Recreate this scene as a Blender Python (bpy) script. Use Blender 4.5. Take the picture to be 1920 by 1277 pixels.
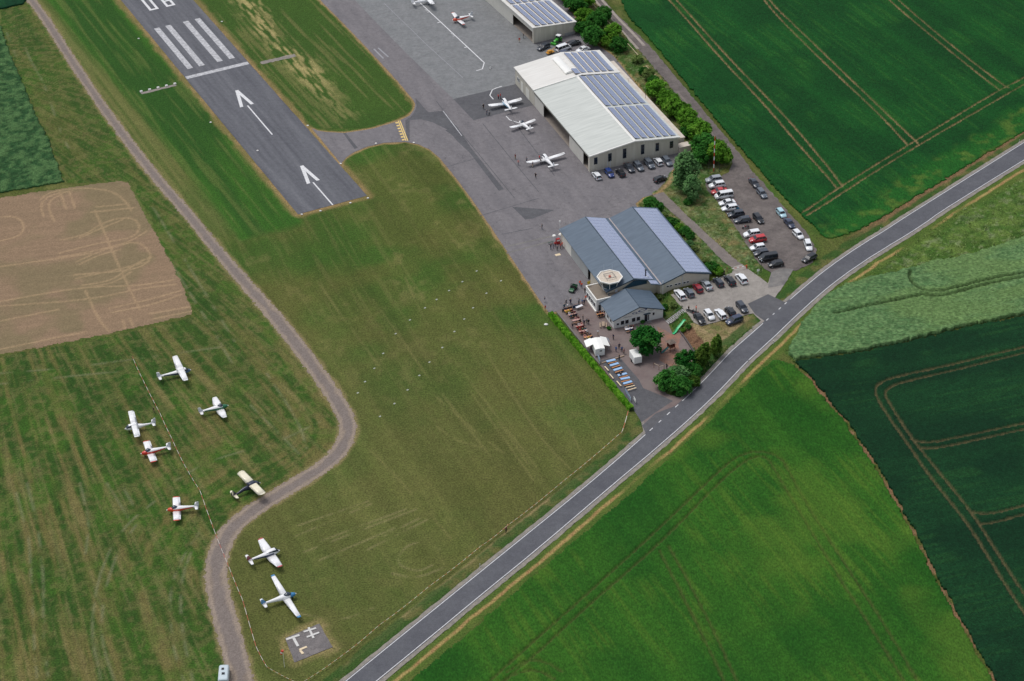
import bpy, bmesh, math, random
import numpy as np
from mathutils import Vector, Matrix
from mathutils.geometry import delaunay_2d_cdt
random.seed(7)
for o in list(bpy.data.objects): bpy.data.objects.remove(o)
scene = bpy.context.scene
C = scene.collection
R = math.radians

# ------------------------------------------------------------------ camera
CAM_H, CAM_F, CAM_PITCH, CAM_ROLL = 304.4, 4100.0, 0.6084, -0.0220   # metres, focal length in 1920-px units, radians
_cp, _sp = math.cos(CAM_PITCH), math.sin(CAM_PITCH)
_c, _s = math.cos(CAM_ROLL), math.sin(CAM_ROLL)
FWD = np.array([0, _cp, -_sp]); _r = np.array([1., 0, 0]); _u = np.array([0, _sp, _cp])
RIGHT = _c*_r + _s*_u; UP = -_s*_r + _c*_u
cam = bpy.data.objects.new('camera', bpy.data.cameras.new('camera')); C.objects.link(cam)
cam.data.sensor_width = 36.0; cam.data.lens = CAM_F/1920*36; cam.data.clip_start = 1; cam.data.clip_end = 20000
cam.matrix_world = Matrix(((RIGHT[0], UP[0], -FWD[0], 0), (RIGHT[1], UP[1], -FWD[1], 0), (RIGHT[2], UP[2], -FWD[2], CAM_H), (0, 0, 0, 1)))
scene.camera = cam
scene.render.resolution_x = 1024; scene.render.resolution_y = 681
# ------------------------------------------------------------------ sky, sun, exposure
SUN_EL, SUN_AZ = R(66), R(305)         # azimuth clockwise from +Y
world = bpy.data.worlds.new('World'); scene.world = world; world.use_nodes = True
nt = world.node_tree; nt.nodes.clear()
sky = nt.nodes.new('ShaderNodeTexSky'); sky.sky_type = 'NISHITA'; sky.sun_disc = False
sky.sun_elevation = SUN_EL; sky.sun_rotation = SUN_AZ; sky.altitude = 300; sky.air_density = 1.0; sky.dust_density = 3.0; sky.ozone_density = 1.0
hs = nt.nodes.new('ShaderNodeHueSaturation'); hs.inputs['Saturation'].default_value = 0.42; hs.inputs['Value'].default_value = 1.0
bg = nt.nodes.new('ShaderNodeBackground'); bg.inputs['Strength'].default_value = 0.14
wo = nt.nodes.new('ShaderNodeOutputWorld')
nt.links.new(sky.outputs[0], hs.inputs['Color']); nt.links.new(hs.outputs[0], bg.inputs['Color']); nt.links.new(bg.outputs[0], wo.inputs['Surface'])
sun = bpy.data.objects.new('sun', bpy.data.lights.new('sun', 'SUN')); C.objects.link(sun)
sun.data.energy = 1.4; sun.data.angle = R(24); sun.data.color = (1.0, 0.965, 0.92)
_d = Vector((math.sin(SUN_AZ)*math.cos(SUN_EL), math.cos(SUN_AZ)*math.cos(SUN_EL), math.sin(SUN_EL)))
sun.rotation_euler = _d.to_track_quat('Z', 'Y').to_euler()
scene.view_settings.view_transform = 'Standard'; scene.view_settings.look = 'None'
scene.view_settings.exposure = 0.0; scene.view_settings.gamma = 1.0
scene.render.engine = 'CYCLES'

# ------------------------------------------------------------------ survey: points read off the photograph, laid on the terrain in metres
def ray(px, py, z):
    d = (px-960)/CAM_F*RIGHT - (py-638.5)/CAM_F*UP + FWD
    t = (z-CAM_H)/d[2]
    return d[0]*t, d[1]*t
def sstep(a, b, x):
    t = np.clip((x-a)/(b-a), 0, 1); return t*t*(3-2*t)
_A = np.array(ray(1262, 590, 1)); _B = np.array(ray(1302, 655, 1)); _t = (_B-_A)/np.linalg.norm(_B-_A); _n = np.array([-_t[1], _t[0]])
if _n[0] < 0: _n = -_n
_C0 = np.array(ray(1345, 570, 1.9))
def hgt(x, y):                          # the car park behind the clubhouse lies about two metres above the terrace
    x = np.asarray(x, float); y = np.asarray(y, float)
    dx, dy = x-_A[0], y-_A[1]
    sd = dx*_n[0]+dy*_n[1]; t = dx*_t[0]+dy*_t[1]
    w = 5.0 + 0.9*np.maximum(0, t-9) + 0.9*np.maximum(0, -t-8)
    s = sstep(-0.4*w, 0.6*w, sd)
    r = np.hypot(x-_C0[0], y-_C0[1])
    return 1.9*s*(1-sstep(24, 62, r))
def G(px, py, dz=0.0):                  # pixel -> ground point (dz above the terrain)
    z = 0.0
    for _ in range(7):
        x, y = ray(px, py, z+dz); z = float(hgt(x, y))
    return np.array([x, y, z+dz])
def G2(px, py, dz=0.0): return G(px, py, dz)[:2]
def H1(x, y): return float(hgt(x, y))
def W(pts): return [tuple(G2(*p)) for p in pts]

# ------------------------------------------------------------------ numpy noise
def _hash(ix, iy, seed):
    h = (ix.astype(np.int64)*374761393 + iy.astype(np.int64)*668265263 + seed*974634777) & 0xffffffff
    h = ((h ^ (h >> 13))*1274126177) & 0xffffffff
    return ((h ^ (h >> 16)) & 0xffff)/65535.0
def vn(x, y, seed=0):
    ix = np.floor(x); iy = np.floor(y); fx = x-ix; fy = y-iy
    fx = fx*fx*(3-2*fx); fy = fy*fy*(3-2*fy)
    a = _hash(ix, iy, seed); b = _hash(ix+1, iy, seed); c = _hash(ix, iy+1, seed); d = _hash(ix+1, iy+1, seed)
    return (a*(1-fx)+b*fx)*(1-fy)+(c*(1-fx)+d*fx)*fy
def fbm(x, y, seed=0, o=4, g=0.5):
    s = 0; a = 1; t = 0
    for k in range(o):
        s = s+a*vn(x*2**k, y*2**k, seed+k*17); t += a; a *= g
    return s/t
def lin(r, g, b):
    f = lambda c: (c/255/12.92 if c/255 <= 0.04045 else ((c/255+0.055)/1.055)**2.4)
    return (f(r), f(g), f(b))
def L4(c): return (*lin(*c), 1.0)
def inpoly(x, y, pts):
    r = np.zeros(x.shape, bool); n = len(pts); j = n-1
    for i in range(n):
        xi, yi = pts[i]; xj, yj = pts[j]
        if yi != yj:
            k = (yi > y) != (yj > y)
            r ^= k & (x < (xj-xi)*(y-yi)/(yj-yi)+xi)
        j = i
    return r
def pdist(x, y, pts, closed=False, cut=1e9):        # distance to a polyline; beyond 'cut' metres it is just large
    d = np.full(x.shape, 1e6)
    P = list(pts)+([pts[0]] if closed else [])
    for (ax, ay), (bx, by) in zip(P[:-1], P[1:]):
        m = (x > min(ax, bx)-cut) & (x < max(ax, bx)+cut) & (y > min(ay, by)-cut) & (y < max(ay, by)+cut)
        if not m.any(): continue
        X = x[m]; Y = y[m]; ux, uy = bx-ax, by-ay; L = ux*ux+uy*uy+1e-12
        t = np.clip(((X-ax)*ux+(Y-ay)*uy)/L, 0, 1)
        d[m] = np.minimum(d[m], np.hypot(X-ax-t*ux, Y-ay-t*uy))
    return d
def smooth(pts, it=2):                              # Chaikin corner cutting, open line
    P = [np.array(p, float) for p in pts]
    for _ in range(it):
        Q = [P[0]]
        for a, b in zip(P[:-1], P[1:]): Q += [0.75*a+0.25*b, 0.25*a+0.75*b]
        Q.append(P[-1]); P = Q
    return [tuple(p) for p in P]

# ------------------------------------------------------------------ materials
MATS = {}
def mat(name, col, rough=0.7, var=0.12, scale=1.5, bump=0.0, bscale=8.0, metal=0.0, spec=0.5, col2=None, coords='Object', coat=0.0, detail=4.0, stretch=None):
    if name in MATS: return MATS[name]
    m = bpy.data.materials.new(name); m.use_nodes = True; t = m.node_tree; N = t.nodes; Lk = t.links
    p = N['Principled BSDF']; p.inputs['Roughness'].default_value = rough; p.inputs['Metallic'].default_value = metal
    p.inputs['Specular IOR Level'].default_value = spec; p.inputs['Coat Weight'].default_value = coat
    c = lin(*col); tc = N.new('ShaderNodeTexCoord')
    if var > 0 or col2:
        no = N.new('ShaderNodeTexNoise'); no.inputs['Scale'].default_value = scale; no.inputs['Detail'].default_value = detail
        if stretch:
            mp = N.new('ShaderNodeMapping'); mp.inputs['Scale'].default_value = stretch; Lk.new(tc.outputs[coords], mp.inputs['Vector']); Lk.new(mp.outputs[0], no.inputs['Vector'])
        else: Lk.new(tc.outputs[coords], no.inputs['Vector'])
        mx = N.new('ShaderNodeMix'); mx.data_type = 'RGBA'
        a = tuple(v*(1-var) for v in c); b = lin(*col2) if col2 else tuple(min(1, v*(1+var)) for v in c)
        mx.inputs[6].default_value = (*a, 1); mx.inputs[7].default_value = (*b, 1)
        mr = N.new('ShaderNodeMapRange'); mr.inputs[1].default_value = 0.3; mr.inputs[2].default_value = 0.7
        Lk.new(no.outputs[0], mr.inputs[0]); Lk.new(mr.outputs[0], mx.inputs[0]); Lk.new(mx.outputs[2], p.inputs['Base Color'])
    else: p.inputs['Base Color'].default_value = (*c, 1)
    if bump > 0:
        n2 = N.new('ShaderNodeTexNoise'); n2.inputs['Scale'].default_value = bscale; n2.inputs['Detail'].default_value = 5
        Lk.new(tc.outputs[coords], n2.inputs['Vector'])
        bp = N.new('ShaderNodeBump'); bp.inputs['Strength'].default_value = bump; bp.inputs['Distance'].default_value = 0.1
        Lk.new(n2.outputs[0], bp.inputs['Height']); Lk.new(bp.outputs[0], p.inputs['Normal'])
    MATS[name] = m; return m
def ground_mat(name, fine=3.0, amt=0.35, bump=0.5, bdist=0.15, rough=0.95, stretch=(1, 1, 1), rot=0.0):
    m = bpy.data.materials.new(name); m.use_nodes = True; t = m.node_tree; N = t.nodes; Lk = t.links
    p = N['Principled BSDF']; p.inputs['Roughness'].default_value = rough; p.inputs['Specular IOR Level'].default_value = 0.15
    at = N.new('ShaderNodeAttribute'); at.attribute_name = 'Col'
    tc = N.new('ShaderNodeTexCoord'); mp = N.new('ShaderNodeMapping'); mp.inputs['Scale'].default_value = stretch; mp.inputs['Rotation'].default_value = (0, 0, rot)
    Lk.new(tc.outputs['Object'], mp.inputs['Vector'])
    no = N.new('ShaderNodeTexNoise'); no.inputs['Scale'].default_value = fine; no.inputs['Detail'].default_value = 6; no.inputs['Roughness'].default_value = 0.7
    Lk.new(mp.outputs[0], no.inputs['Vector'])
    mr = N.new('ShaderNodeMapRange'); mr.inputs[1].default_value = 0.36; mr.inputs[2].default_value = 0.64; mr.inputs[3].default_value = 1-amt; mr.inputs[4].default_value = 1+amt
    Lk.new(no.outputs[0], mr.inputs[0])
    mu = N.new('ShaderNodeVectorMath'); mu.operation = 'SCALE'; Lk.new(at.outputs['Color'], mu.inputs[0]); Lk.new(mr.outputs[0], mu.inputs['Scale'])
    Lk.new(mu.outputs[0], p.inputs['Base Color'])
    bp = N.new('ShaderNodeBump'); bp.inputs['Strength'].default_value = bump; bp.inputs['Distance'].default_value = bdist
    Lk.new(no.outputs[0], bp.inputs['Height']); Lk.new(bp.outputs[0], p.inputs['Normal'])
    MATS[name] = m; return m

# ------------------------------------------------------------------ mesh helpers
def tag(o, label=None, cat=None, group=None, kind=None):
    if label: o['label'] = label
    if cat: o['category'] = cat
    if group: o['group'] = group
    if kind: o['kind'] = kind
    return o
def thing(name, label, cat, loc=(0, 0, 0), rz=0.0, group=None):
    o = bpy.data.objects.new(name, None); C.objects.link(o); o.empty_display_size = 0.5
    o.location = loc; o.rotation_euler = (0, 0, rz); return tag(o, label, cat, group)
class MB:
    def __init__(s): s.v = []; s.f = []; s.m = []
    def add(s, vs, fs, mi=0, M=None):
        b = len(s.v)
        s.v += [tuple(M @ Vector(q)) if M is not None else tuple(q) for q in vs]
        for k, f in enumerate(fs):
            s.f.append(tuple(b+i for i in f)); s.m.append(mi[k] if isinstance(mi, (list, tuple)) else mi)
        return s
    def box(s, x0, x1, y0, y1, z0, z1, mi=0, M=None):
        return s.add([(x0, y0, z0), (x1, y0, z0), (x1, y1, z0), (x0, y1, z0), (x0, y0, z1), (x1, y0, z1), (x1, y1, z1), (x0, y1, z1)],
                     [(0, 3, 2, 1), (4, 5, 6, 7), (0, 1, 5, 4), (1, 2, 6, 5), (2, 3, 7, 6), (3, 0, 4, 7)], mi, M)
    def tube(s, p, q, r0, r1=None, n=8, mi=0, M=None):
        r1 = r0 if r1 is None else r1
        p = Vector(p); q = Vector(q); d = (q-p).normalized()
        a = d.orthogonal().normalized(); b = d.cross(a)
        vs = [p+(a*math.cos(2*math.pi*k/n)+b*math.sin(2*math.pi*k/n))*r0 for k in range(n)]+[q+(a*math.cos(2*math.pi*k/n)+b*math.sin(2*math.pi*k/n))*r1 for k in range(n)]
        fs = [(k, (k+1) % n, n+(k+1) % n, n+k) for k in range(n)]+[tuple(range(n-1, -1, -1)), tuple(range(n, 2*n))]
        return s.add(vs, fs, mi, M)
    def loft(s, rings, mi=0, caps=True, M=None):
        n = len(rings[0]); vs = [v for r in rings for v in r]; fs = []; ms = []
        for k in range(len(rings)-1):
            for i in range(n):
                j = (i+1) % n; fs.append((k*n+i, k*n+j, (k+1)*n+j, (k+1)*n+i)); ms.append(mi(k, i) if callable(mi) else mi)
        if caps:
            fs += [tuple(range(n-1, -1, -1)), tuple(range((len(rings)-1)*n, len(rings)*n))]
            ms += [mi(0, 0) if callable(mi) else mi, mi(len(rings)-2, 0) if callable(mi) else mi]
        return s.add(vs, fs, ms, M)
    def slab(s, top, th, mi=0, M=None):              # polygon 'top' (3d points, counter-clockwise from above) given a thickness downwards
        n = len(top); vs = list(top)+[(x, y, z-th) for x, y, z in top]
        return s.add(vs, [tuple(range(n)), tuple(range(2*n-1, n-1, -1))]+[(i, n+i, n+(i+1) % n, (i+1) % n) for i in range(n)], mi, M)
    def wall(s, pts, nrm, th, mi=0, M=None):         # flat polygon 'pts' extruded by th along nrm
        n = len(pts); nv = Vector(nrm)*th
        vs = [Vector(p) for p in pts]+[Vector(p)+nv for p in pts]
        return s.add(vs, [tuple(range(n-1, -1, -1)), tuple(range(n, 2*n))]+[(i, (i+1) % n, n+(i+1) % n, n+i) for i in range(n)], mi, M)
    def mesh(s, name, mats, smooth=False):
        me = bpy.data.meshes.new(name); me.from_pydata(s.v, [], s.f)
        for m in (mats if isinstance(mats, (list, tuple)) else [mats]): me.materials.append(m)
        if len(me.materials) > 1: me.polygons.foreach_set('material_index', s.m)
        if smooth: me.polygons.foreach_set('use_smooth', [True]*len(me.polygons))
        me.update()
        bm = bmesh.new(); bm.from_mesh(me); bmesh.ops.recalc_face_normals(bm, faces=bm.faces); bm.to_mesh(me); bm.free()
        return me
    def build(s, name, mats, parent=None, smooth=False, loc=None):
        o = bpy.data.objects.new(name, s.mesh(name, mats, smooth)); C.objects.link(o); o.parent = parent
        if loc is not None: o.location = loc
        return o
def copy_tree(o, parent=None):
    c = o.copy(); C.objects.link(c); c.parent = parent
    if parent is not None: c.matrix_parent_inverse = o.matrix_parent_inverse.copy()
    for ch in o.children: copy_tree(ch, c)
    return c
def sheet(name, poly, m, dz, step=4.0, jitter=0.0, edge=None, kind='structure', label=None, cat=None, parent=None):
    """A paved sheet draped on the terrain: crisp outline, inner grid points so that it follows the ground."""
    P = [np.array(p[:2], float) for p in poly]
    if edge:
        Q = []
        for a, b in zip(P, P[1:]+P[:1]):
            n = max(1, int(np.linalg.norm(b-a)/edge)); Q += [a+(b-a)*k/n for k in range(n)]
        if jitter: Q = [q+np.array([random.uniform(-jitter, jitter), random.uniform(-jitter, jitter)]) for q in Q]
        P = Q
    n = len(P); V = [Vector(p) for p in P]
    xs = [p[0] for p in P]; ys = [p[1] for p in P]
    gx, gy = np.meshgrid(np.arange(min(xs)+step/2, max(xs), step), np.arange(min(ys)+step/2, max(ys), step))
    gx = gx.ravel(); gy = gy.ravel()
    if len(gx):
        ok = inpoly(gx, gy, [tuple(p) for p in P]); gx = gx[ok]; gy = gy[ok]
        if len(gx):
            ok = pdist(gx, gy, [tuple(p) for p in P], True) > 0.35*step; V += [Vector((a, b)) for a, b in zip(gx[ok], gy[ok])]
    vv, ee, ff, *_ = delaunay_2d_cdt(V, [(i, (i+1) % n) for i in range(n)], [], 1, 1e-4)
    z = hgt([v.x for v in vv], [v.y for v in vv])+dz
    me = bpy.data.meshes.new(name); me.from_pydata([(v.x, v.y, float(k)) for v, k in zip(vv, z)], [], [tuple(f) for f in ff]); me.materials.append(m)
    bm = bmesh.new(); bm.from_mesh(me)
    for f in bm.faces:
        if f.normal.z < 0: f.normal_flip()
    bm.to_mesh(me); bm.free()
    o = bpy.data.objects.new(name, me); C.objects.link(o); o.parent = parent
    return tag(o, label, cat, None, kind if parent is None else None)
def ribbon(name, pts, w, m, dz, parent=None, kind=None, d0=2.0, mesh_only=None):
    P = [np.array(p[:2], float) for p in pts]; Q = [P[0]]
    for a, b in zip(P[:-1], P[1:]):
        k = max(1, int(np.linalg.norm(b-a)/d0)); Q += [a+(b-a)*i/k for i in range(1, k+1)]
    vs = []
    for i, q in enumerate(Q):
        d = Q[min(i+1, len(Q)-1)]-Q[max(i-1, 0)]; d = d/(np.linalg.norm(d)+1e-9); nn = np.array([-d[1], d[0]])
        ww = w(i/(len(Q)-1)) if callable(w) else w
        for s in (1, -1):
            p = q+nn*s*ww/2; vs.append((p[0], p[1], H1(*p)+dz))
    fs = [(2*i, 2*i+1, 2*i+3, 2*i+2) for i in range(len(Q)-1)]
    b = MB().add(vs, fs)
    if mesh_only is not None: mesh_only.add(vs, fs); return None
    o = b.build(name, m, parent)
    for f in o.data.polygons:
        if f.normal.z < 0: f.flip()
    return tag(o, kind=kind) if kind else o
# ================================================================== SETTING: outlines
RW_A, RW_B = np.array(G2(556, 400)), np.array(G2(691, 369.5))
_l = np.array(G2(226.6, 0))-np.array(G2(556, 400)); _rr = np.array(G2(362, 0))-np.array(G2(691, 369.5))
RD = _l/np.linalg.norm(_l)+_rr/np.linalg.norm(_rr); RD /= np.linalg.norm(RD); RN = np.array([RD[1], -RD[0]])
RO = (RW_A+RW_B)/2
def RW(s, t): return tuple(RO+RD*s+RN*t)             # runway frame: s metres from the paved end, t metres to the right of the axis
RWW = 20.1
def rs(px, py): d = np.array(G2(px, py))-RO; return float(d@RD), float(d@RN)
runway_poly = [RW(0, -RWW/2), RW(0, RWW/2), RW(260, RWW/2), RW(260, -RWW/2)]
road_l = [(580, 1334), (650.4, 1276), (753.7, 1192), (867.3, 1100), (954, 1029.6), (1056.7, 946.8), (1140, 877), (1211.5, 814.4), (1278, 753), (1352, 679), (1431.6, 606), (1480, 562.8), (1552.7, 502.7), (1615, 459), (1678, 420), (1710.6, 399), (1834, 321.6), (1919.6, 267.6), (2010, 212)]
road_r = [(630, 1340), (706.5, 1276.7), (800, 1200.5), (899.2, 1118), (1008, 1029.6), (1139.5, 917), (1239.5, 833.3), (1338.5, 743), (1440, 643), (1502.6, 582.8), (1570, 525), (1650, 470), (1733, 420), (1761, 399), (1831.5, 355), (1919.6, 300.5), (2010, 246)]
ROAD_L = smooth(W(road_l), 1); ROAD_R = smooth(W(road_r), 1)
def offset(pts, d):
    P = [np.array(p) for p in pts]; out = []
    for i, p in enumerate(P):
        t = P[min(i+1, len(P)-1)]-P[max(i-1, 0)]; t = t/np.linalg.norm(t); out.append(tuple(p+np.array([-t[1], t[0]])*d))
    return out
road_poly = offset(ROAD_L, 0.25)+offset(ROAD_R, -0.25)[::-1]
shoulder_poly = offset(ROAD_L, 1.15)+offset(ROAD_R, -1.25)[::-1]
apron_px = [(585, 241), (597, 245.5), (612, 248), (645, 249.5), (672, 246), (700, 241), (745, 228), (768, 217), (777, 205), (778.5, 196), (775, 188), (745, 152), (690, 92), (640, 40), (600, 0), (545, -60),
            (930, -75), (1010, -60), (1085, 42), (1108, 66), (1112, 80), (1150, 105), (1290, 280), (1268, 312), (1258, 340), (1240, 360), (1222, 366), (1205, 371), (1192, 382), (1205, 420), (1150, 520),
            (1120, 562), (1100, 562), (1042, 584), (1030, 588), (1014, 566), (1000, 545), (975, 508), (950, 470), (915, 418), (880, 367), (850, 328), (825, 297), (806, 281), (785, 271), (760, 266.5), (720, 268), (690, 275), (665, 285), (650, 295), (639, 307)]
apron_poly = W(apron_px)
terrace_px = [(1042, 584), (1100, 562), (1118, 580), (1150, 612), (1240, 592), (1252, 604), (1262, 628), (1277, 622), (1304, 664), (1290, 690), (1255, 690), (1232, 715), (1250, 738), (1292, 752), (1268, 762), (1211, 814), (1204, 800), (1200, 776), (1180, 756), (1150, 716), (1118, 676), (1080, 630), (1052, 596)]
terrace_poly = W(terrace_px)
lot_px = [(1258, 553), (1300, 540), (1340, 524), (1372, 512), (1376, 500), (1392, 496), (1440, 532), (1446, 512), (1462, 503), (1488, 505), (1470, 535), (1452, 560), (1476, 567), (1440, 600), (1432, 606), (1412, 588), (1350, 602), (1315, 612), (1300, 604), (1290, 590), (1278, 576), (1268, 566)]
lot_poly = W(lot_px)
carpark_px = [(1322, 345), (1340, 328), (1352, 330), (1368, 322), (1374, 306), (1330, 252), (1260, 166), (1196, 92), (1150, 40), (1102, -10), (1085, -40), (1110, -40), (1128, -4), (1162, 32), (1220, 88), (1290, 172), (1345, 238), (1388, 290), (1412, 322), (1448, 362), (1478, 398), (1508, 430), (1532, 470), (1524, 492), (1492, 508), (1462, 506), (1444, 512), (1424, 496), (1402, 462), (1370, 412), (1345, 378), (1326, 358)]
carpark_poly = W(carpark_px)
lane_px = [(1222, 366), (1244, 360), (1262, 378), (1300, 415), (1340, 452), (1376, 484), (1396, 499), (1378, 507), (1352, 488), (1318, 452), (1280, 416), (1244, 386)]
lane_poly = W(lane_px)
track_px = [(30, -40), (58, 0), (78, 25), (112, 78), (152, 140), (192, 200), (240, 265), (290, 330), (345, 392), (398, 458), (450, 520), (500, 575), (545, 630), (590, 690), (625, 740), (648, 778), (654, 806), (644, 836), (624, 860), (590, 886), (548, 911), (500, 940), (456, 970), (424, 1003), (408, 1040), (404, 1082), (413, 1130), (428, 1180), (441, 1230), (452, 1277), (465, 1340)]
TRACK = smooth(W(track_px), 2)
FIELDS = {
 'top_wheat': [(1150, -40), (1176, 28), (1237, 96), (1300, 173), (1351, 236), (1402, 294), (1432, 328), (1464, 364), (1494, 396), (1522, 420), (1546, 446), (1556, 448), (1600, 436), (1652, 408), (1750, 350), (1850, 288), (1920, 247), (2060, 165), (2060, -60), (1150, -60)],
 'rye': [(2060, 412), (1920, 448), (1850, 472), (1790, 488), (1750, 494), (1706, 508), (1640, 522), (1585, 538), (1548, 560), (1520, 588), (1500, 618), (1484, 650), (1477, 666), (1490, 676), (1600, 662), (1700, 640), (1800, 615), (1920, 590), (2060, 558)],
 'dark_wheat': [(1490, 680), (1600, 666), (1700, 644), (1800, 619), (1920, 595), (2060, 562), (2060, 1400), (1935, 1400), (1868, 1277), (1830, 1212), (1790, 1140), (1720, 1005), (1650, 880), (1590, 792), (1540, 732), (1515, 702)],
 'barley': [(700, 1340), (772, 1277), (860, 1205), (960, 1118), (1080, 1015), (1200, 912), (1290, 830), (1370, 752), (1420, 704), (1452, 676), (1470, 680), (1493, 691), (1511, 707), (1536, 737), (1586, 797), (1645, 886), (1715, 1011), (1785, 1147), (1825, 1219), (1861, 1278), (1929, 1400), (700, 1400)],
 'ploughed': [(-160, 388), (0, 371), (60, 362), (150, 349), (228, 338), (240, 343), (262, 385), (300, 455), (340, 530), (362, 590), (300, 604), (200, 627), (100, 647), (0, 664), (-160, 700)],
 'beet': [(-160, -20), (0, 50), (22, 110), (58, 196), (90, 262), (119, 342), (60, 352), (0, 363), (-160, 384)],
 'corner': [(-160, -60), (60, -60), (50, -4), (44, 8), (0, 18), (-160, 40)],
}
FW = {k: W(v) for k, v in FIELDS.items()}
TRAM = {
 'top_wheat': [[(1405, -40), (1440, 15), (1540, 115), (1653, 220), (1700.5, 273)], [(1420, -40), (1440, 2.5), (1500, 59), (1615, 170), (1715.5, 265.5), (1724, 274)], [(1640, -30), (1663, 0), (1765.7, 85), (1846, 150), (1872, 169)], [(1656, -30), (1680.5, 0), (1790.7, 92.7), (1876, 158), (1890, 166)],
   [(1230, -40), (1285, 20), (1360, 104), (1440, 186.6), (1490, 240), (1556, 319), (1580, 352)], [(1215, -40), (1272, 20), (1350, 110), (1440, 205), (1490, 265.5), (1539, 319), (1570, 356)],
   [(2050, 70), (1920, 148), (1870, 172), (1720.6, 263), (1628, 319), (1560, 362), (1505, 400)], [(2050, 84), (1920, 160), (1723, 273), (1648, 319), (1575, 366), (1512, 406)]],
 'rye': [[(2050, 488), (1920, 516), (1850, 528), (1800, 542), (1765, 550), (1735, 550), (1714, 540), (1704, 524), (1706, 512)], [(2050, 500), (1920, 524), (1850, 536), (1800, 551), (1760, 560), (1735, 558)], [(1735, 556), (1640, 575), (1565, 592)]],
 'dark_wheat': [[(2050, 622), (1920, 653), (1800, 682), (1700, 704), (1655, 716), (1637, 732), (1655, 768), (1700, 832), (1740, 892), (1800, 966), (1832, 1012), (1880, 1092), (1920, 1152), (2000, 1270)],
   [(2050, 634), (1920, 664), (1800, 694), (1720, 712), (1674, 724), (1656, 738), (1672, 766), (1712, 828), (1760, 888), (1818, 958), (1850, 1008), (1898, 1084), (1930, 1130), (2000, 1240)],
   [(1708, 826), (1735, 834), (1790, 824), (1920, 796), (2050, 770)], [(1722, 842), (1750, 844), (1800, 834), (1920, 807), (2050, 780)],
   [(1822, 962), (1850, 968), (1920, 950), (2050, 920)], [(1834, 985), (1860, 984), (1920, 966), (2050, 938)]],
 'barley': [[(850, 1345), (920, 1277), (1000, 1205), (1100, 1116), (1228, 1000.6), (1356, 876.7), (1390.5, 853), (1424.6, 846.8), (1463, 857.5), (1480, 885), (1497, 919.4), (1535.7, 983.5), (1591, 1069), (1655, 1167), (1719, 1276), (1760, 1345)],
   [(880, 1345), (948, 1277), (1012, 1222), (1100, 1139), (1236.7, 1022), (1356, 898), (1399, 864), (1425, 856), (1441, 862), (1454.5, 885), (1510, 979), (1570, 1077.5), (1634, 1180), (1694, 1276), (1735, 1345)],
   [(1236.7, 1034.7), (1305, 1167), (1356, 1274), (1380, 1330)], [(1254, 1026), (1313.6, 1133), (1377.7, 1269.7), (1402, 1330)],
   [(925, 1290), (970, 1262), (1010, 1258), (1040, 1275)], [(950, 1262), (985, 1240), (1020, 1240), (1055, 1262)]],
}
SOILTR = [[(75, 375), (90, 362), (120, 355), (170, 352), (215, 360), (238, 380), (246, 395)], [(82, 405), (76, 388), (84, 372), (105, 363), (135, 358)], [(102, 415), (92, 395), (92, 376), (112, 366)],
   [(112, 357), (124, 392)], [(129, 356), (141, 391)], [(115, 450), (160, 440), (185, 422), (215, 410), (250, 408), (264, 425), (252, 444), (220, 450), (170, 459), (110, 475)], [(150, 446), (190, 428), (230, 412)],
   [(110, 482), (180, 470), (240, 455), (274, 434)], [(145, 490), (180, 474), (215, 462), (255, 452), (275, 465), (284, 480), (272, 498), (235, 508), (140, 515)], [(150, 495), (185, 478), (225, 468)],
   [(142, 522), (230, 503), (280, 490)], [(155, 535), (205, 527), (230, 512), (262, 490), (285, 482)], [(160, 540), (215, 530), (245, 510)], [(0, 565), (160, 537), (250, 537), (325, 525)], [(0, 574), (170, 562), (260, 541), (330, 533)],
   [(205, 578), (280, 562), (338, 545)], [(210, 586), (290, 570), (340, 552)], [(280, 588), (358, 575)], [(290, 597), (362, 583)], [(160, 545), (185, 600), (205, 622)], [(230, 600), (234, 615)], [(243, 597), (250, 612)],
   [(0, 407), (25, 405), (42, 415), (45, 428), (38, 442), (0, 452)], [(180, 388), (225, 384), (240, 382)], [(170, 398), (250, 390)], [(0, 500), (100, 486), (170, 475)], [(0, 602), (110, 580)], [(0, 655), (160, 622)], [(178, 395), (232, 520), (262, 580)]]

# ================================================================== SETTING: terrain raster
DX, DY = 0.32, 0.46
fx = [G2(*p) for p in ((-110, -45), (2030, -45), (2030, 1370), (-110, 1370))]
X0 = min(p[0] for p in fx); X1 = max(p[0] for p in fx); Y0 = min(p[1] for p in fx); Y1 = max(p[1] for p in fx)
NX = int((X1-X0)/DX)+2; NY = int((Y1-Y0)/DY)+2
ccx, ccy = np.meshgrid(X0+(np.arange(NX-1)+.5)*DX, Y0+(np.arange(NY-1)+.5)*DY)
view = inpoly(ccx, ccy, [tuple(p) for p in fx])
lab = np.full(ccx.shape, -1, np.int8); lab[view] = 0
jx = ccx+(fbm(ccx/1.3, ccy/1.3, 5, 2)-.5)*1.0; jy = ccy+(fbm(ccx/1.3, ccy/1.3, 9, 2)-.5)*1.0
LABS = ['grass', 'ploughed', 'beet', 'corner', 'top_wheat', 'rye', 'dark_wheat', 'barley', 'track']
for k, nm in enumerate(LABS[1:8], 1): lab[view & inpoly(jx, jy, FW[nm])] = k
def track_w(y): return np.interp(y, [340, 400, 440, 480, 560, 700], [2.5, 2.0, 2.0, 1.6, 1.45, 1.4])     # half width
_td = pdist(ccx, ccy, TRACK, cut=8)
lab[view & (_td+(fbm(ccx/.8, ccy/.8, 31, 2)-.5)*.8 < track_w(ccy)) & (lab == 0)] = 8
_hid = inpoly(ccx, ccy, runway_poly) | inpoly(ccx, ccy, apron_poly) | inpoly(ccx, ccy, road_poly)
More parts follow.
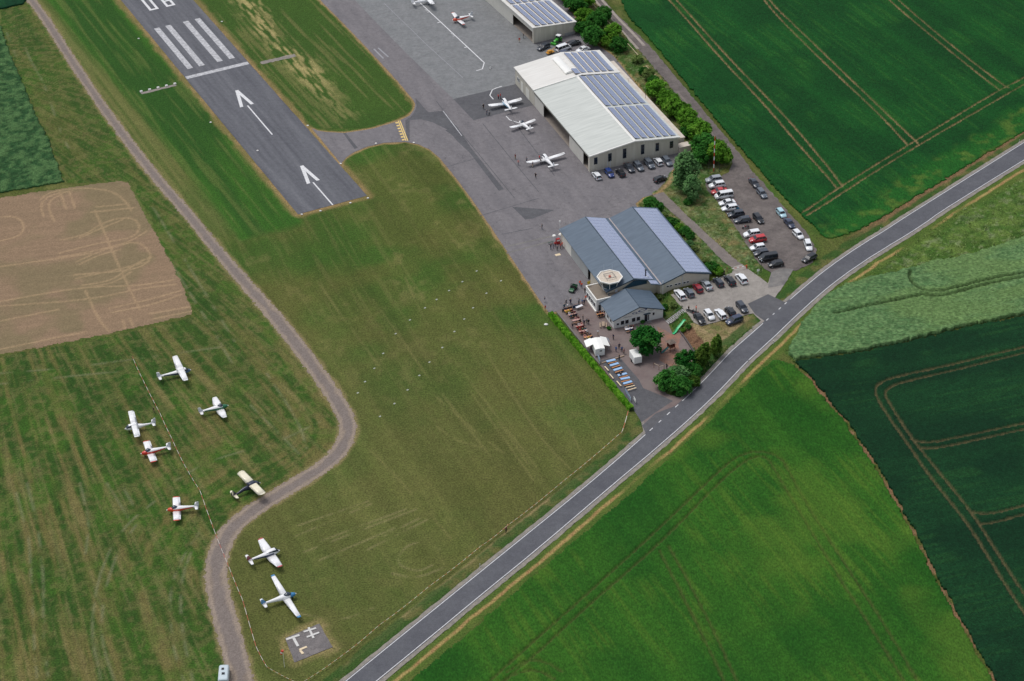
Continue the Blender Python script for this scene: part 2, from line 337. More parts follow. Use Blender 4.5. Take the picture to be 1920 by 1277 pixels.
_hd = np.minimum(np.minimum(pdist(ccx, ccy, runway_poly, True, 2), pdist(ccx, ccy, apron_poly, True, 2)), pdist(ccx, ccy, road_poly, True, 2))
lab[_hid & (_hd > 1.2) & (lab == 0)] = -1            # nothing grows under the asphalt

def mix(a, b, t):
    a = np.asarray(a, float); b = np.asarray(b, float); t = np.asarray(t)[..., None]; return a*(1-t)+b*t
def cl(*c): return np.array(lin(*c))
def along(x, y, d):                                  # coordinates along / across a direction
    return x*d[0]+y*d[1], x*d[1]-y*d[0]
HAX = np.array([-0.345, 0.9386])                      # hangar axis
FAN = np.array(ray(-160, 90, 0))
PK = W([(-160, 690), (0, 668), (200, 632), (366, 594), (330, 520), (250, 345), (118, 345), (60, 200), (0, 50), (0, 18), (44, 8), (60, -40), (110, -40)]+[(a+0, b) for a, b in track_px[1:]]+[(-160, 1340)])
MOW = W([(120, -40), (215, -30), (330, 118), (420, 228), (556, 402), (520, 420), (440, 370), (330, 240), (215, 95), (120, -20)])
SEED = W([(150, -40), (205, -40), (545, 400), (500, 425), (360, 310), (250, 165)])
MID = W([(362, -10), (690, 370), (585, 241), (700, 241), (777, 205), (600, 0), (560, -40), (330, -40)])
WEED = W([(2060, 260), (1760, 418), (1640, 500), (1540, 562), (1500, 618), (1470, 660), (1500, 690), (1700, 512), (2060, 412)])
ROUGH = W([(1060, -40), (1110, -30), (1200, 96), (1380, 300), (1340, 330), (1380, 420), (1430, 500), (1420, 545), (1340, 505), (1200, 380), (1290, 280), (1150, 105), (1085, 45)])
EMB = W([(1236, 545), (1262, 553), (1300, 604), (1420, 588), (1432, 606), (1300, 745), (1230, 740), (1235, 700), (1300, 662), (1250, 600)])
BARE = W([(1270, 622), (1300, 606), (1345, 600), (1412, 590), (1422, 606), (1360, 650), (1310, 662)])
BARE2 = W([(1274, 626), (1296, 612), (1318, 640), (1316, 662), (1304, 660)])
MAINTR = [[(760, 520), (790, 590), (850, 690), (930, 800), (1000, 900)], [(700, 560), (790, 690), (830, 740), (900, 830), (960, 910)], [(935, 790), (990, 870)], [(820, 800), (860, 830), (940, 845)], [(870, 700), (935, 785), (1010, 880)], [(730, 880), (790, 945), (845, 1010)], [(1000, 700), (1060, 790), (1090, 850)], [(640, 790), (740, 890)], [(560, 480), (640, 590), (720, 700)],
   [(820, 745), (880, 800), (945, 850)], [(900, 640), (960, 740), (1020, 830), (1070, 880)]]
SIDETR = [[(560, 985), (690, 940)], [(555, 1005), (660, 960), (695, 945)], [(600, 1015), (760, 955)], [(570, 1035), (700, 985), (780, 955)], [(600, 1050), (740, 990)], [(690, 1030), (800, 975)], [(560, 960), (620, 925)], [(720, 1005), (790, 970)], [(745, 1045), (765, 1020), (800, 1016), (825, 1030)], [(745, 1045), (750, 1062), (785, 1072), (810, 1060)], [(735, 1075), (780, 1085), (830, 1065)], [(560, 1150), (640, 1165), (700, 1140)]]
ROADTR = [[(640, 1256), (752, 1160), (867, 1068), (960, 1000), (1110, 880)], [(700, 1212), (800, 1125), (890, 1050), (985, 970), (1115, 872)]]
PARKTR = [[(24, 900), (40, 960), (55, 1010), (58, 1080), (62, 1180), (70, 1277)], [(50, 905), (70, 980), (82, 1080), (80, 1160), (90, 1277)], [(150, 905), (168, 980), (160, 1040)], [(190, 1277), (170, 1190), (180, 1100), (205, 1030), (240, 980), (290, 940)], [(215, 1277), (188, 1200), (195, 1110), (222, 1030), (255, 985)], [(345, 1277), (320, 1200), (318, 1100), (345, 1040), (372, 1000)], [(362, 1277), (340, 1180), (338, 1090), (360, 1030)],
   [(200, 905), (240, 970)], [(225, 905), (255, 955)], [(20, 35), (40, 70), (55, 110), (85, 160), (110, 240), (140, 300)], [(12, 60), (30, 105)], [(260, 395), (300, 460), (350, 540), (400, 620), (440, 690)], [(285, 385), (330, 460), (385, 550), (440, 640)], [(0, 700), (130, 690), (260, 672), (420, 650)], [(0, 720), (160, 702), (300, 690)], [(470, 760), (540, 830), (560, 850)], [(500, 700), (560, 790), (575, 840)], [(330, 900), (400, 860), (520, 830), (600, 790)]]
MOWT = [rs(446, 446)[1], rs(300, 265)[1], rs(100, 20)[1]]
def wl(L): return [W(p) for p in L]
def mind(x, y, lines, cut):
    d = np.full(x.shape, 1e6)
    for p in lines: d = np.minimum(d, pdist(x, y, smooth(p, 2), cut=cut))
    return d
def c_grass(x, y):
    n1 = fbm(x/14, y/14, 1, 4); n2 = fbm(x/3.2, y/3.2, 2, 4); n3 = vn(x/.55, y/.55, 3)
    s, t = along(x, y, RD); st = fbm(t/.9, s/24, 4, 3); st2 = fbm(t/3.5, s/60, 6, 3)
    hs_, ht_ = along(x, y, HAX); st3 = fbm(ht_/.8, hs_/20, 8, 3)
    olive = cl(79, 89, 41); green = cl(62, 89, 34); straw = cl(122, 117, 72); brown = cl(99, 94, 51)
    c = mix(olive, green, sstep(.35, .75, n1)); c = mix(c, straw, .4*sstep(.5, .72, n2)*sstep(.4, .62, fbm(x/9, y/9, 12, 3)))
    c = mix(c, brown, .35*sstep(.5, .75, fbm(x/20, y/20, 14, 3))); c = mix(c, straw, .22*sstep(.56, .74, st3)); lowm = sstep(480, 395, y+(n1-.5)*40); c = mix(c, mix(cl(102, 100, 58), cl(86, 92, 46), n2), .6*lowm); c = c*(.84+.4*st2)[..., None]*(.86+.28*n3)[..., None]
    # mown band beside the runway
    rs_ = s-RO@RD; rt_ = t-(RO[0]*RD[1]-RO[1]*RD[0]); ml = np.interp(rs_, [-6, 60, 160], MOWT); wm = sstep(-1, 1, rt_-ml+(n2-.5)*1.2)*sstep(-9.8, -11.2, rt_)*sstep(-7, -3, rs_+(n2-.5)*3)
    g = mix(cl(56, 96, 32), cl(46, 82, 30), sstep(.35, .65, st2)); g = mix(g, cl(98, 110, 56), .5*sstep(.52, .72, st)); c = mix(c, g*(.86+.28*n3)[..., None], wm)
    wl_ = sstep(2, -2, rt_-ml)*sstep(-60, -45, rt_)*sstep(-8, 8, rs_); c = mix(c, mix(cl(112, 114, 66), cl(86, 100, 50), sstep(.4, .6, fbm(t/1.1, s/40, 27, 3)))*(.86+.28*n3)[..., None], .75*wl_)
    # strip between runway and taxiway
    m = inpoly(x+(n2-.5)*2, y, MID); g = mix(cl(66, 92, 36), cl(56, 84, 33), n1); dm = pdist(x, y, W([(455, -10), (500, 60), (540, 100), (580, 140), (640, 215)]), cut=12); q = sstep(7, 0, dm+(n2-.5)*4)*(.35+.65*sstep(.4, .6, fbm(x/12, y/12, 23, 2))); g = mix(g, cl(176, 160, 108), .9*q*sstep(.42, .6, fbm(t/.7, s/5, 21, 3))); g = mix(g, straw, .5*sstep(.58, .72, st)); c[m] = (g*(.84+.32*n3)[..., None])[m]
    # aircraft parking meadow: swaths of cut hay
    m = inpoly(x+(n2-.5)*2, y+(n1-.5)*3, PK); rr = np.hypot(x-FAN[0], y-FAN[1]); aa = np.arctan2(x-FAN[0], FAN[1]-y)*330
    td = pdist(x, y, TRACK, cut=45); near = sstep(40, 6, td)
    sw = fbm(aa/1.9, rr/22, 24, 4); sw2 = fbm(aa/.8, rr/16, 26, 3); sw3 = np.where(td < 45, fbm(td/1.5, (s+t)/40, 28, 3), .5)
    w_ = np.where(td < 30, .55*near, 0); S = sw*(1-w_)+sw3*w_
    low = sstep(470, 400, y)
    g = mix(cl(46, 74, 27), cl(66, 85, 35), sstep(.3, .65, S)); g = mix(g, cl(108, 97, 59), (.35+.35*low)*sstep(.48, .68, S)); g = mix(g, cl(60, 94, 30), .5*sstep(.5, .72, fbm(x/7, y/7, 33, 3))); g = mix(g, cl(106, 100, 62), .35*sstep(.5, .66, fbm(x/1.6, y/1.6, 35, 3)))
    g = mix(g, cl(124, 114, 76), .3*sstep(.56, .72, sw2)); g = g*(.88+.42*n3)[..., None]*(.9+.28*n2)[..., None]
    c[m] = g[m]
    # right-hand meadow and rough ground
    m = inpoly(x, y, WEED); g = mix(cl(66, 96, 38), cl(94, 116, 54), sstep(.3, .7, n2)); g = mix(g, cl(118, 130, 90), .7*sstep(.58, .72, fbm(x/1.5, y/1.5, 41, 3))); g = mix(g, cl(54, 82, 34), .6*sstep(.55, .7, fbm(x/4, y/4, 43, 3))); c[m] = (g*(.75+.5*n3)[..., None])[m]
    m = inpoly(x, y, ROUGH); g = mix(cl(62, 92, 40), cl(104, 108, 66), sstep(.35, .7, fbm(x/3, y/3, 45, 4))); g = mix(g, cl(134, 112, 76), .5*sstep(.55, .7, fbm(x/2.4, y/2.4, 47, 3))); g = mix(g, cl(126, 138, 98), .5*sstep(.58, .72, fbm(x/.9, y/.9, 49, 2))); c[m] = (g*(.75+.5*n3)[..., None])[m]
    m = inpoly(x, y, EMB); g = mix(cl(52, 88, 32), cl(84, 100, 46), sstep(.35, .7, n2)); c[m] = (g*(.75+.5*n3)[..., None])[m]
    m = inpoly(x+(n2-.5)*1.5, y+(n3-.5), BARE); g = mix(cl(150, 132, 98), cl(118, 108, 72), sstep(.35, .7, n2)); g = mix(g, cl(90, 104, 54), .6*sstep(.55, .75, fbm(x/2, y/2, 51, 3))); c[m] = (g*(.8+.4*n3)[..., None])[m]
    m = inpoly(x+(n2-.5)*1.5, y+(n3-.5), BARE2); g = mix(cl(122, 94, 72), cl(92, 68, 52), sstep(.35, .7, fbm(x/1.2, y/1.2, 53, 3))); c[m] = g[m]
    # wheel marks
    d = mind(x, y, wl(MAINTR), 3); q = sstep(.45, .1, np.abs(d-.0))*sstep(.35, .6, st3+.1*n3); c = mix(c, straw*1.1, .42*q)
    d = mind(x, y, wl(SIDETR), 3); q = sstep(.5, .1, d)*sstep(.3, .55, n2); c = mix(c, cl(140, 132, 92), .45*q)
    d = mind(x, y, wl(ROADTR), 3); q = sstep(.7, .15, d); c = mix(c, cl(160, 140, 102), .6*q)
    d = mind(x, y, wl(PARKTR), 3); q = sstep(.55, .1, d)*sstep(.38, .6, n2); c = mix(c, cl(122, 124, 92), .5*q)
    # worn edges along asphalt, track and road
    rd = pdist(x, y, runway_poly, True, 6); e = sstep(2.6, .6, rd+(n2-.5)*2.4); c = mix(c, mix(cl(128, 114, 72), cl(160, 132, 92), sstep(.4, .7, n2)), .85*e)
    ad = pdist(x, y, apron_poly, True, 4); e = sstep(1.0, .2, ad+(n2-.5)*1.2); c = mix(c, cl(164, 136, 98), .8*e)
    td0 = np.abs(td-track_w(y)); e = sstep(1.1, .1, td0+(n2-.4)*1.6); c = mix(c, cl(140, 126, 88), .7*e)
    dl = pdist(x, y, ROAD_L, cut=9); dr = pdist(x, y, ROAD_R, cut=9)
    e = sstep(4.2, 3.4, dl+(n2-.5)*1.6)*sstep(.5, .9, dl); c = mix(c, mix(cl(52, 84, 36), cl(100, 100, 58), sstep(.45, .7, n2)), .85*e)
    up = sstep(520, 500, y-.0*x)*0+sstep(475, 490, y); e = up*sstep(2.4, 3.2, dl+(n2-.5))*sstep(5.4, 4.4, dl+(n2-.5)*1.2); c = mix(c, mix(cl(146, 112, 82), cl(104, 86, 62), n3), .85*e)
    e = sstep(6.0, 4.6, dr+(n2-.5)*2); c = mix(c, mix(cl(60, 90, 34), cl(96, 112, 50), n2), .9*e)
    bd = sstep(.65, .15, np.abs(dr-3.0+(n2-.5)*.8))*sstep(.25, .5, fbm(x/12, y/12, 61, 2)); c = mix(c, mix(cl(178, 158, 100), cl(160, 118, 84), n3), .85*bd)
    bdl = pdist(x, y, W([(1494, 686), (1515, 704), (1538, 734), (1588, 794), (1648, 882), (1718, 1007), (1788, 1143), (1828, 1215), (1866, 1277), (1932, 1400)]), cut=4); c = mix(c, mix(cl(132, 104, 76), cl(84, 92, 44), sstep(.4, .6, n2)), sstep(1.2, .5, bdl))
    # bare patch round the ground-signal square
    sd = pdist(x, y, W([(534.7, 1197.4), (598.6, 1169.5), (624, 1213.7), (552, 1242.8)]), True, 6); e = sstep(2.2, .3, sd+(n2-.5)*2); c = mix(c, mix(cl(158, 140, 98), cl(110, 108, 62), n3), .8*e)
    z = .05*fbm(x/.7, y/.7, 71, 2)-.025
    for p_, w2 in ((WEED, .5), (ROUGH, .45)): z = z+w2*fbm(x/1.4, y/1.4, 73, 3)*sstep(0, 2.5, np.where(inpoly(x, y, p_), pdist(x, y, p_, True, 4), 0))
    paved = inpoly(x, y, carpark_poly) | inpoly(x, y, lane_poly) | inpoly(x, y, lot_poly) | inpoly(x, y, terrace_poly) | inpoly(x, y, shoulder_poly)
    return c, np.where(paved, -.12, z)
def c_ploughed(x, y):
    s, t = along(x, y, np.array([.985, .17])); n = vn(x/.5, y/.5, 3)
    c = mix(cl(132, 112, 90), cl(148, 124, 100), fbm(t/.9, s/30, 81, 3)); c = mix(c, cl(112, 108, 76), .45*sstep(.45, .65, fbm(x/11, y/11, 83, 3))); c = c*(.9+.2*n)[..., None]
    d = mind(x, y, wl(SOILTR), 3); q = sstep(.55, .12, d); c = mix(c, cl(184, 156, 120), .5*q*(.5+.5*n))
    return c, .06*fbm(t/.5, s/4, 85, 2)-.02
def tram(x, y, key, w=.5):
    d = mind(x, y, wl(TRAM[key]), 3); return sstep(w, w*.35, d+(vn(x/.6, y/.6, 91)-.5)*.3)
def crop(x, y, key, dark, light, hi, h, rowd, soil, tw=.5, soilmix=.9, seed=100, blot=9.0):
    s, t = along(x, y, rowd); n = vn(x/.5, y/.5, seed); n2 = fbm(x/blot, y/blot, seed+1, 4); rw = fbm(t/.7, s/14, seed+3, 2); rw2 = fbm(t/5, s/70, seed+5, 3)
    c = mix(dark, light, sstep(.3, .7, .5*n2+.5*rw2)); c = mix(c, hi, .55*sstep(.52, .72, rw)*sstep(.4, .6, n2)); c = c*(.8+.4*n)[..., None]
    z = h*(.86+.1*rw+.12*n+.14*(n2-.5))
    if key in TRAM:
        q = tram(x, y, key, tw); c = mix(c, soil, soilmix*q); z = z*(1-.93*q)
    return c, z
def c_top(x, y):
    c, z = crop(x, y, 'top_wheat', cl(16, 64, 26), cl(22, 78, 30), cl(42, 92, 34), .45, np.array([-.42, .907]), cl(110, 104, 70), .34, .5, 200, 16)
    dl = pdist(x, y, ROAD_L, cut=30); e = sstep(14, 9, dl+(fbm(x/5, y/5, 211, 3)-.5)*6); c = mix(c, mix(cl(36, 94, 32), cl(84, 112, 44), sstep(.45, .75, fbm(x/3, y/3, 213, 3))), .75*e); z = z*(1-.5*e); q = tram(x, y, 'top_wheat', .34); c = mix(c, cl(160, 130, 96), .62*q*(.45+.55*sstep(.35, .6, fbm(x/9, y/9, 217, 2))))
    return c, z
def c_rye(x, y):
    s, t = along(x, y, np.array([.96, .28])); n = fbm(x/.7, y/.7, 301, 2); n2 = fbm(s/16, t/5, 303, 4)
    c = mix(cl(78, 112, 68), cl(106, 138, 88), sstep(.25, .75, n)); c = mix(c, cl(108, 134, 76), .5*sstep(.4, .7, n2)); c = c*(.82+.36*vn(x/.45, y/.45, 305))[..., None]
    q = tram(x, y, 'rye', .62); c = mix(c, cl(58, 78, 44), .8*q); z = 1.0*(.84+.2*n+.12*n2)*(1-.85*q)
    return c, z
def c_dark(x, y): return crop(x, y, 'dark_wheat', cl(14, 50, 28), cl(20, 60, 32), cl(32, 74, 36), .55, np.array([.96, .27]), cl(112, 98, 70), .42, .6, 400, 12)
def c_bar(x, y):
    c, z = crop(x, y, 'barley', cl(32, 80, 22), cl(50, 95, 27), cl(76, 106, 34), .45, np.array([-.39, .92]), cl(84, 84, 48), .42, .5, 500, 22)
    e = sstep(.52, .7, fbm(x/18, y/18, 511, 3)); c = mix(c, cl(88, 116, 40), .4*e); return c, z
def c_beet(x, y):
    n = fbm(x/1.6, y/1.6, 601, 3); c = mix(cl(42, 76, 42), cl(76, 108, 64), sstep(.3, .7, n)); return c*(.75+.5*vn(x/.6, y/.6, 603))[..., None], .45*n+.15
def c_corner(x, y): c, z = crop(x, y, 'corner', cl(12, 54, 32), cl(20, 66, 38), cl(30, 80, 40), .5, RD, cl(100, 90, 60), seed=620); return c, z
def c_track(x, y):
    d = pdist(x, y, TRACK, cut=8); n = fbm(x/1.0, y/1.0, 701, 3); w = track_w(y)
    c = mix(cl(148, 134, 120), cl(132, 119, 108), sstep(.35, .65, n)); q = sstep(.7, .35, d/w+(fbm(x/3, y/3, 703, 3)-.5)*.9); c = mix(c, mix(cl(112, 104, 102), cl(132, 122, 116), n), .8*q)
    c = mix(c, cl(162, 147, 132), .55*sstep(.22, .08, np.abs(d/w-.72))*sstep(.3, .55, n)); return c*(.88+.24*vn(x/.4, y/.4, 705))[..., None], .02*n-.01
CF = [c_grass, c_ploughed, c_beet, c_corner, c_top, c_rye, c_dark, c_bar, c_track]
GM = [ground_mat('grass_ground', 2.6, .46, .7, .22), ground_mat('tilled_soil', 2.5, .22, .4, .15), ground_mat('beet_leaves', 2.2, .5, .8, .4), ground_mat('crop_far', 2.5, .4, .7, .3),
      ground_mat('wheat_ears', 2.6, .38, .7, .35, stretch=(1, .5, 1), rot=.43), ground_mat('rye_ears', 2.0, .42, .9, .5, stretch=(.6, 1, 1), rot=-.28), ground_mat('wheat_dark', 3.0, .45, .7, .35), ground_mat('barley_ears', 2.6, .34, .6, .3, stretch=(1, .55, 1), rot=.4), ground_mat('track_gravel', 3.0, .25, .3, .08)]
TL = [('meadow', None, None, 'structure'), ('ploughed_field', None, None, 'structure'), ('beet_crop', 'blue-green leafy crop behind the bare ploughed field', 'crop', 'stuff'), ('corn_crop', 'dark green crop in the corner beyond the dirt track', 'crop', 'stuff'),
      ('wheat_crop', 'deep green wheat with pale tramlines beyond the farm track and hedge', 'crop', 'stuff'), ('rye_crop', 'tall grey-green rye between the road bend and the dark wheat', 'crop', 'stuff'),
      ('wheat_crop', 'very dark green wheat with curving tramlines below the rye', 'crop', 'stuff'), ('barley_crop', 'bright green young barley along the road', 'crop', 'stuff'), ('dirt_track', None, None, 'structure')]
vid = np.arange(NX*NY).reshape(NY, NX)
for k in range(9):
    m = lab == k
    if not m.any(): continue
    jj, ii = np.nonzero(m)
    q = np.stack([vid[jj, ii], vid[jj, ii+1], vid[jj+1, ii+1], vid[jj+1, ii]], 1)
    used, inv = np.unique(q, return_inverse=True); q = inv.reshape(-1, 4)
    x = X0+(used % NX)*DX; y = Y0+(used//NX)*DY
    c, dz = CF[k](x, y); z = hgt(x, y)+dz; n = len(x)
    V = np.stack([x, y, z], 1); F = [q]
    if TL[k][3] == 'stuff':                          # a standing crop ends in a wall of stalks down to the soil
        V = np.concatenate([V, np.stack([x, y, hgt(x, y)-.1], 1)]); c = np.concatenate([c, c])
        pad = np.zeros((lab.shape[0]+2, lab.shape[1]+2), bool); pad[1:-1, 1:-1] = m
        for (dj, di, a, b) in ((-1, 0, 0, 1), (0, 1, 1, 2), (1, 0, 2, 3), (0, -1, 3, 0)):
            e = ~pad[jj+1+dj, ii+1+di]; F.append(np.stack([q[e, b], q[e, a], q[e, a]+n, q[e, b]+n], 1))
    F = np.concatenate(F)
    me = bpy.data.meshes.new(TL[k][0]); me.vertices.add(len(V)); me.vertices.foreach_set('co', V.ravel().astype(np.float32))
    me.loops.add(F.size); me.loops.foreach_set('vertex_index', F.ravel().astype(np.int32))
    me.polygons.add(len(F)); me.polygons.foreach_set('loop_start', np.arange(0, F.size, 4, dtype=np.int32)); me.polygons.foreach_set('use_smooth', np.ones(len(F), bool))
    at = me.color_attributes.new('Col', 'FLOAT_COLOR', 'POINT'); at.data.foreach_set('color', np.concatenate([np.clip(c, 0, 1), np.ones((len(c), 1))], 1).ravel().astype(np.float32))
    me.materials.append(GM[k]); me.update(calc_edges=True); me.validate()
    o = bpy.data.objects.new(TL[k][0], me); C.objects.link(o); tag(o, TL[k][1], TL[k][2], None, TL[k][3])
# the wide country all round, out to the horizon
sheet_far = MB().add([(-6000, -4000, -.6), (6000, -4000, -.6), (6000, 9000, -.6), (-6000, 9000, -.6)], [(0, 1, 2, 3)]).build('ground', mat('far_fields', (66, 96, 44), .95, .35, .006, .5, .8, spec=.1, col2=(104, 116, 66)))
tag(sheet_far, kind='structure')

# ================================================================== SETTING: asphalt, concrete and paint
def asphalt(name, col, var=.1, patch=.10, scale=.18, speck=.16, col2=None, crack=0.0, stretch=None, rot=0.0):
    m = bpy.data.materials.new(name); m.use_nodes = True; t = m.node_tree; N = t.nodes; Lk = t.links; p = N['Principled BSDF']
    p.inputs['Roughness'].default_value = .85; p.inputs['Specular IOR Level'].default_value = .3; tc = N.new('ShaderNodeTexCoord')
    a = lin(*col); b = lin(*(col2 or tuple(min(255, c+14) for c in col)))
    n1 = N.new('ShaderNodeTexNoise'); n1.inputs['Scale'].default_value = scale; n1.inputs['Detail'].default_value = 6; n1.inputs['Roughness'].default_value = .6
    n2 = N.new('ShaderNodeTexNoise'); n2.inputs['Scale'].default_value = 5; n2.inputs['Detail'].default_value = 4
    n3 = N.new('ShaderNodeTexNoise'); n3.inputs['Scale'].default_value = .9; n3.inputs['Detail'].default_value = 3
    for n in (n2, n3): Lk.new(tc.outputs['Object'], n.inputs['Vector'])
    mp = N.new('ShaderNodeMapping'); mp.vector_type = 'POINT'; mp.inputs['Scale'].default_value = (1, 1, 1); mp.inputs['Rotation'].default_value = (0, 0, rot); Lk.new(tc.outputs['Object'], mp.inputs['Vector'])
    m0 = N.new('ShaderNodeMapping'); m0.inputs['Scale'].default_value = stretch or (1, 1, 1); Lk.new(mp.outputs[0], m0.inputs['Vector']); Lk.new(m0.outputs[0], n1.inputs['Vector'])
    mr = N.new('ShaderNodeMapRange'); mr.inputs[1].default_value = .32; mr.inputs[2].default_value = .68; Lk.new(n1.outputs[0], mr.inputs[0])
    mx = N.new('ShaderNodeMix'); mx.data_type = 'RGBA'; mx.inputs[6].default_value = (*a, 1); mx.inputs[7].default_value = (*b, 1); Lk.new(mr.outputs[0], mx.inputs[0])
    m2 = N.new('ShaderNodeMapRange'); m2.inputs[1].default_value = .3; m2.inputs[2].default_value = .7; m2.inputs[3].default_value = 1-speck; m2.inputs[4].default_value = 1+speck; Lk.new(n2.outputs[0], m2.inputs[0])
    m3 = N.new('ShaderNodeMapRange'); m3.inputs[1].default_value = .3; m3.inputs[2].default_value = .7; m3.inputs[3].default_value = 1-patch; m3.inputs[4].default_value = 1+patch; Lk.new(n3.outputs[0], m3.inputs[0])
    mm = N.new('ShaderNodeMath'); mm.operation = 'MULTIPLY'; Lk.new(m2.outputs[0], mm.inputs[0]); Lk.new(m3.outputs[0], mm.inputs[1])
    sc = N.new('ShaderNodeVectorMath'); sc.operation = 'SCALE'; Lk.new(mx.outputs[2], sc.inputs[0]); last = mm.outputs[0]
    if crack:
        vo = N.new('ShaderNodeTexVoronoi'); vo.feature = 'DISTANCE_TO_EDGE'; vo.inputs['Scale'].default_value = .12
        wv = N.new('ShaderNodeVectorMath'); wv.operation = 'MULTIPLY_ADD'; wv.inputs[1].default_value = (2.5, 2.5, 2.5); Lk.new(n3.outputs['Color'], wv.inputs[0]); Lk.new(tc.outputs['Object'], wv.inputs[2]); Lk.new(wv.outputs[0], vo.inputs['Vector'])
        cr = N.new('ShaderNodeMapRange'); cr.inputs[1].default_value = 0; cr.inputs[2].default_value = .012; cr.inputs[3].default_value = 1-crack; cr.inputs[4].default_value = 1; Lk.new(vo.outputs[0], cr.inputs[0])
        mk = N.new('ShaderNodeMath'); mk.operation = 'MULTIPLY'; Lk.new(last, mk.inputs[0]); Lk.new(cr.outputs[0], mk.inputs[1]); last = mk.outputs[0]
    Lk.new(last, sc.inputs['Scale']); Lk.new(sc.outputs[0], p.inputs['Base Color'])
    bp = N.new('ShaderNodeBump'); bp.inputs['Strength'].default_value = .25; bp.inputs['Distance'].default_value = .03; Lk.new(n2.outputs[0], bp.inputs['Height']); Lk.new(bp.outputs[0], p.inputs['Normal'])
    MATS[name] = m; return m
RANG = math.atan2(RD[1], RD[0]); M_rw = asphalt('runway_asphalt', (86, 87, 93), col2=(108, 109, 114), stretch=(.06, 1, 1), rot=-RANG, scale=.5); M_ap = asphalt('apron_asphalt', (110, 107, 110), col2=(126, 122, 124), crack=.3, stretch=(.25, 1, 1), rot=-math.atan2(.9386, -.345), scale=.3)
M_ap2 = asphalt('apron_light', (118, 120, 121), col2=(131, 132, 133), patch=.12, scale=.3); M_pd = asphalt('patch_dark', (86, 86, 90), col2=(96, 96, 99))
M_rd = asphalt('road_asphalt', (86, 87, 93), col2=(97, 98, 103), patch=.08); M_sh = asphalt('shoulder_gravel', (150, 142, 132), col2=(126, 122, 116), speck=.25, scale=.7)
M_lot = asphalt('lot_asphalt', (142, 136, 130), col2=(156, 150, 143), crack=.2); M_cp = asphalt('carpark_gravel', (94, 87, 85), col2=(118, 110, 106), speck=.25, scale=.25, patch=.14)
M_lane = asphalt('lane_gravel', (130, 121, 115), col2=(116, 108, 104), speck=.22, scale=.3); M_con = asphalt('old_concrete', (132, 128, 124), col2=(112, 110, 108), scale=.5, speck=.2)
M_white = mat('line_paint', (216, 216, 218), .7, .16, 2.2, col2=(232, 232, 232)); M_wpaint = mat('worn_paint', (168, 168, 172), .8, .2, 1.2, col2=(206, 206, 208)); M_yel = mat('yellow_paint', (226, 196, 120), .7, .12, 3); M_faint = mat('faded_paint', (150, 150, 154), .8, .1, 2)
def pavers():
    m = bpy.data.materials.new('terrace_pavers'); m.use_nodes = True; t = m.node_tree; N = t.nodes; Lk = t.links; p = N['Principled BSDF']; p.inputs['Roughness'].default_value = .9
    tc = N.new('ShaderNodeTexCoord'); mp = N.new('ShaderNodeMapping'); mp.inputs['Rotation'].default_value = (0, 0, -.35); Lk.new(tc.outputs['Object'], mp.inputs['Vector'])
    br = N.new('ShaderNodeTexBrick'); br.inputs['Scale'].default_value = 1.0; br.inputs['Brick Width'].default_value = .6; br.inputs['Row Height'].default_value = .3; br.inputs['Mortar Size'].default_value = .03
    br.inputs['Color1'].default_value = L4((126, 108, 104)); br.inputs['Color2'].default_value = L4((112, 98, 97)); br.inputs['Mortar'].default_value = L4((98, 88, 86)); Lk.new(mp.outputs[0], br.inputs['Vector'])
    no = N.new('ShaderNodeTexNoise'); no.inputs['Scale'].default_value = .3; no.inputs['Detail'].default_value = 5; Lk.new(tc.outputs['Object'], no.inputs['Vector'])
    mr = N.new('ShaderNodeMapRange'); mr.inputs[1].default_value = .35; mr.inputs[2].default_value = .7; Lk.new(no.outputs[0], mr.inputs[0])
    mx = N.new('ShaderNodeMix'); mx.data_type = 'RGBA'; mx.inputs[7].default_value = L4((128, 116, 112)); Lk.new(br.outputs[0], mx.inputs[6]); Lk.new(mr.outputs[0], mx.inputs[0]); Lk.new(mx.outputs[2], p.inputs['Base Color'])
    MATS['pavers'] = m; return m
sheet('road_shoulder', shoulder_poly, M_sh, .03, 2.2, .12, 1.2)
road = sheet('road', road_poly, M_rd, .075, 2.2, 0, 1.5)
runway = sheet('runway', runway_poly, M_rw, .06, 8, .06, 1.5)
apron = sheet('apron', apron_poly, M_ap, .05, 6, .08, 1.5)
sheet('terrace', terrace_poly, pavers(), .05, 2.5, .05, 1.5)
sheet('car_park', carpark_poly, M_cp, .04, 2.5, .25, 1.0)
lane_sheet = sheet('lane', lane_poly, M_lane, .05, 2.5, .2, 1.2)
sheet('parking_lot', lot_poly, M_lot, .065, 2.0, .08, 1.2)
def patch(parent, name, px, m, dz, step=4): return sheet(name, W(px), m, dz, step, parent=parent)
patch(apron, 'light_apron_slab', [(640, -30), (672, 8), (760, 98), (850, 186), (966, 159), (967, 134), (1060, 100), (1092, 76), (1002, 84), (936, 6), (900, -50), (640, -60)], M_ap2, .056)
patch(apron, 'dark_apron_patch', [(850, 186), (967, 158), (1003, 197), (958, 208), (888, 226)], M_pd, .058)
patch(apron, 'dark_taxi_patch', [(779, 184), (803, 211), (830, 208), (864, 252), (838, 243), (812, 230), (790, 224), (768, 226), (768, 222), (776, 212), (781, 200)], M_pd, .056, 2)
patch(apron, 'dark_taxi_patch', [(835, 245), (855, 235), (885, 280), (945, 355), (935, 358), (880, 286), (858, 266), (848, 254)], M_pd, .06, 2)
patch(apron, 'trench_patch', [(760, 226), (768, 220), (768, 264), (762, 264)], M_pd, .059, 2)
patch(apron, 'trench_patch', [(643, 249.5), (648, 249.5), (671, 277), (665, 280)], M_pd, .058, 2)
patch(apron, 'dark_apron_patch', [(960, 388), (1040, 394), (1000, 410), (985, 412)], M_pd, .057, 2)
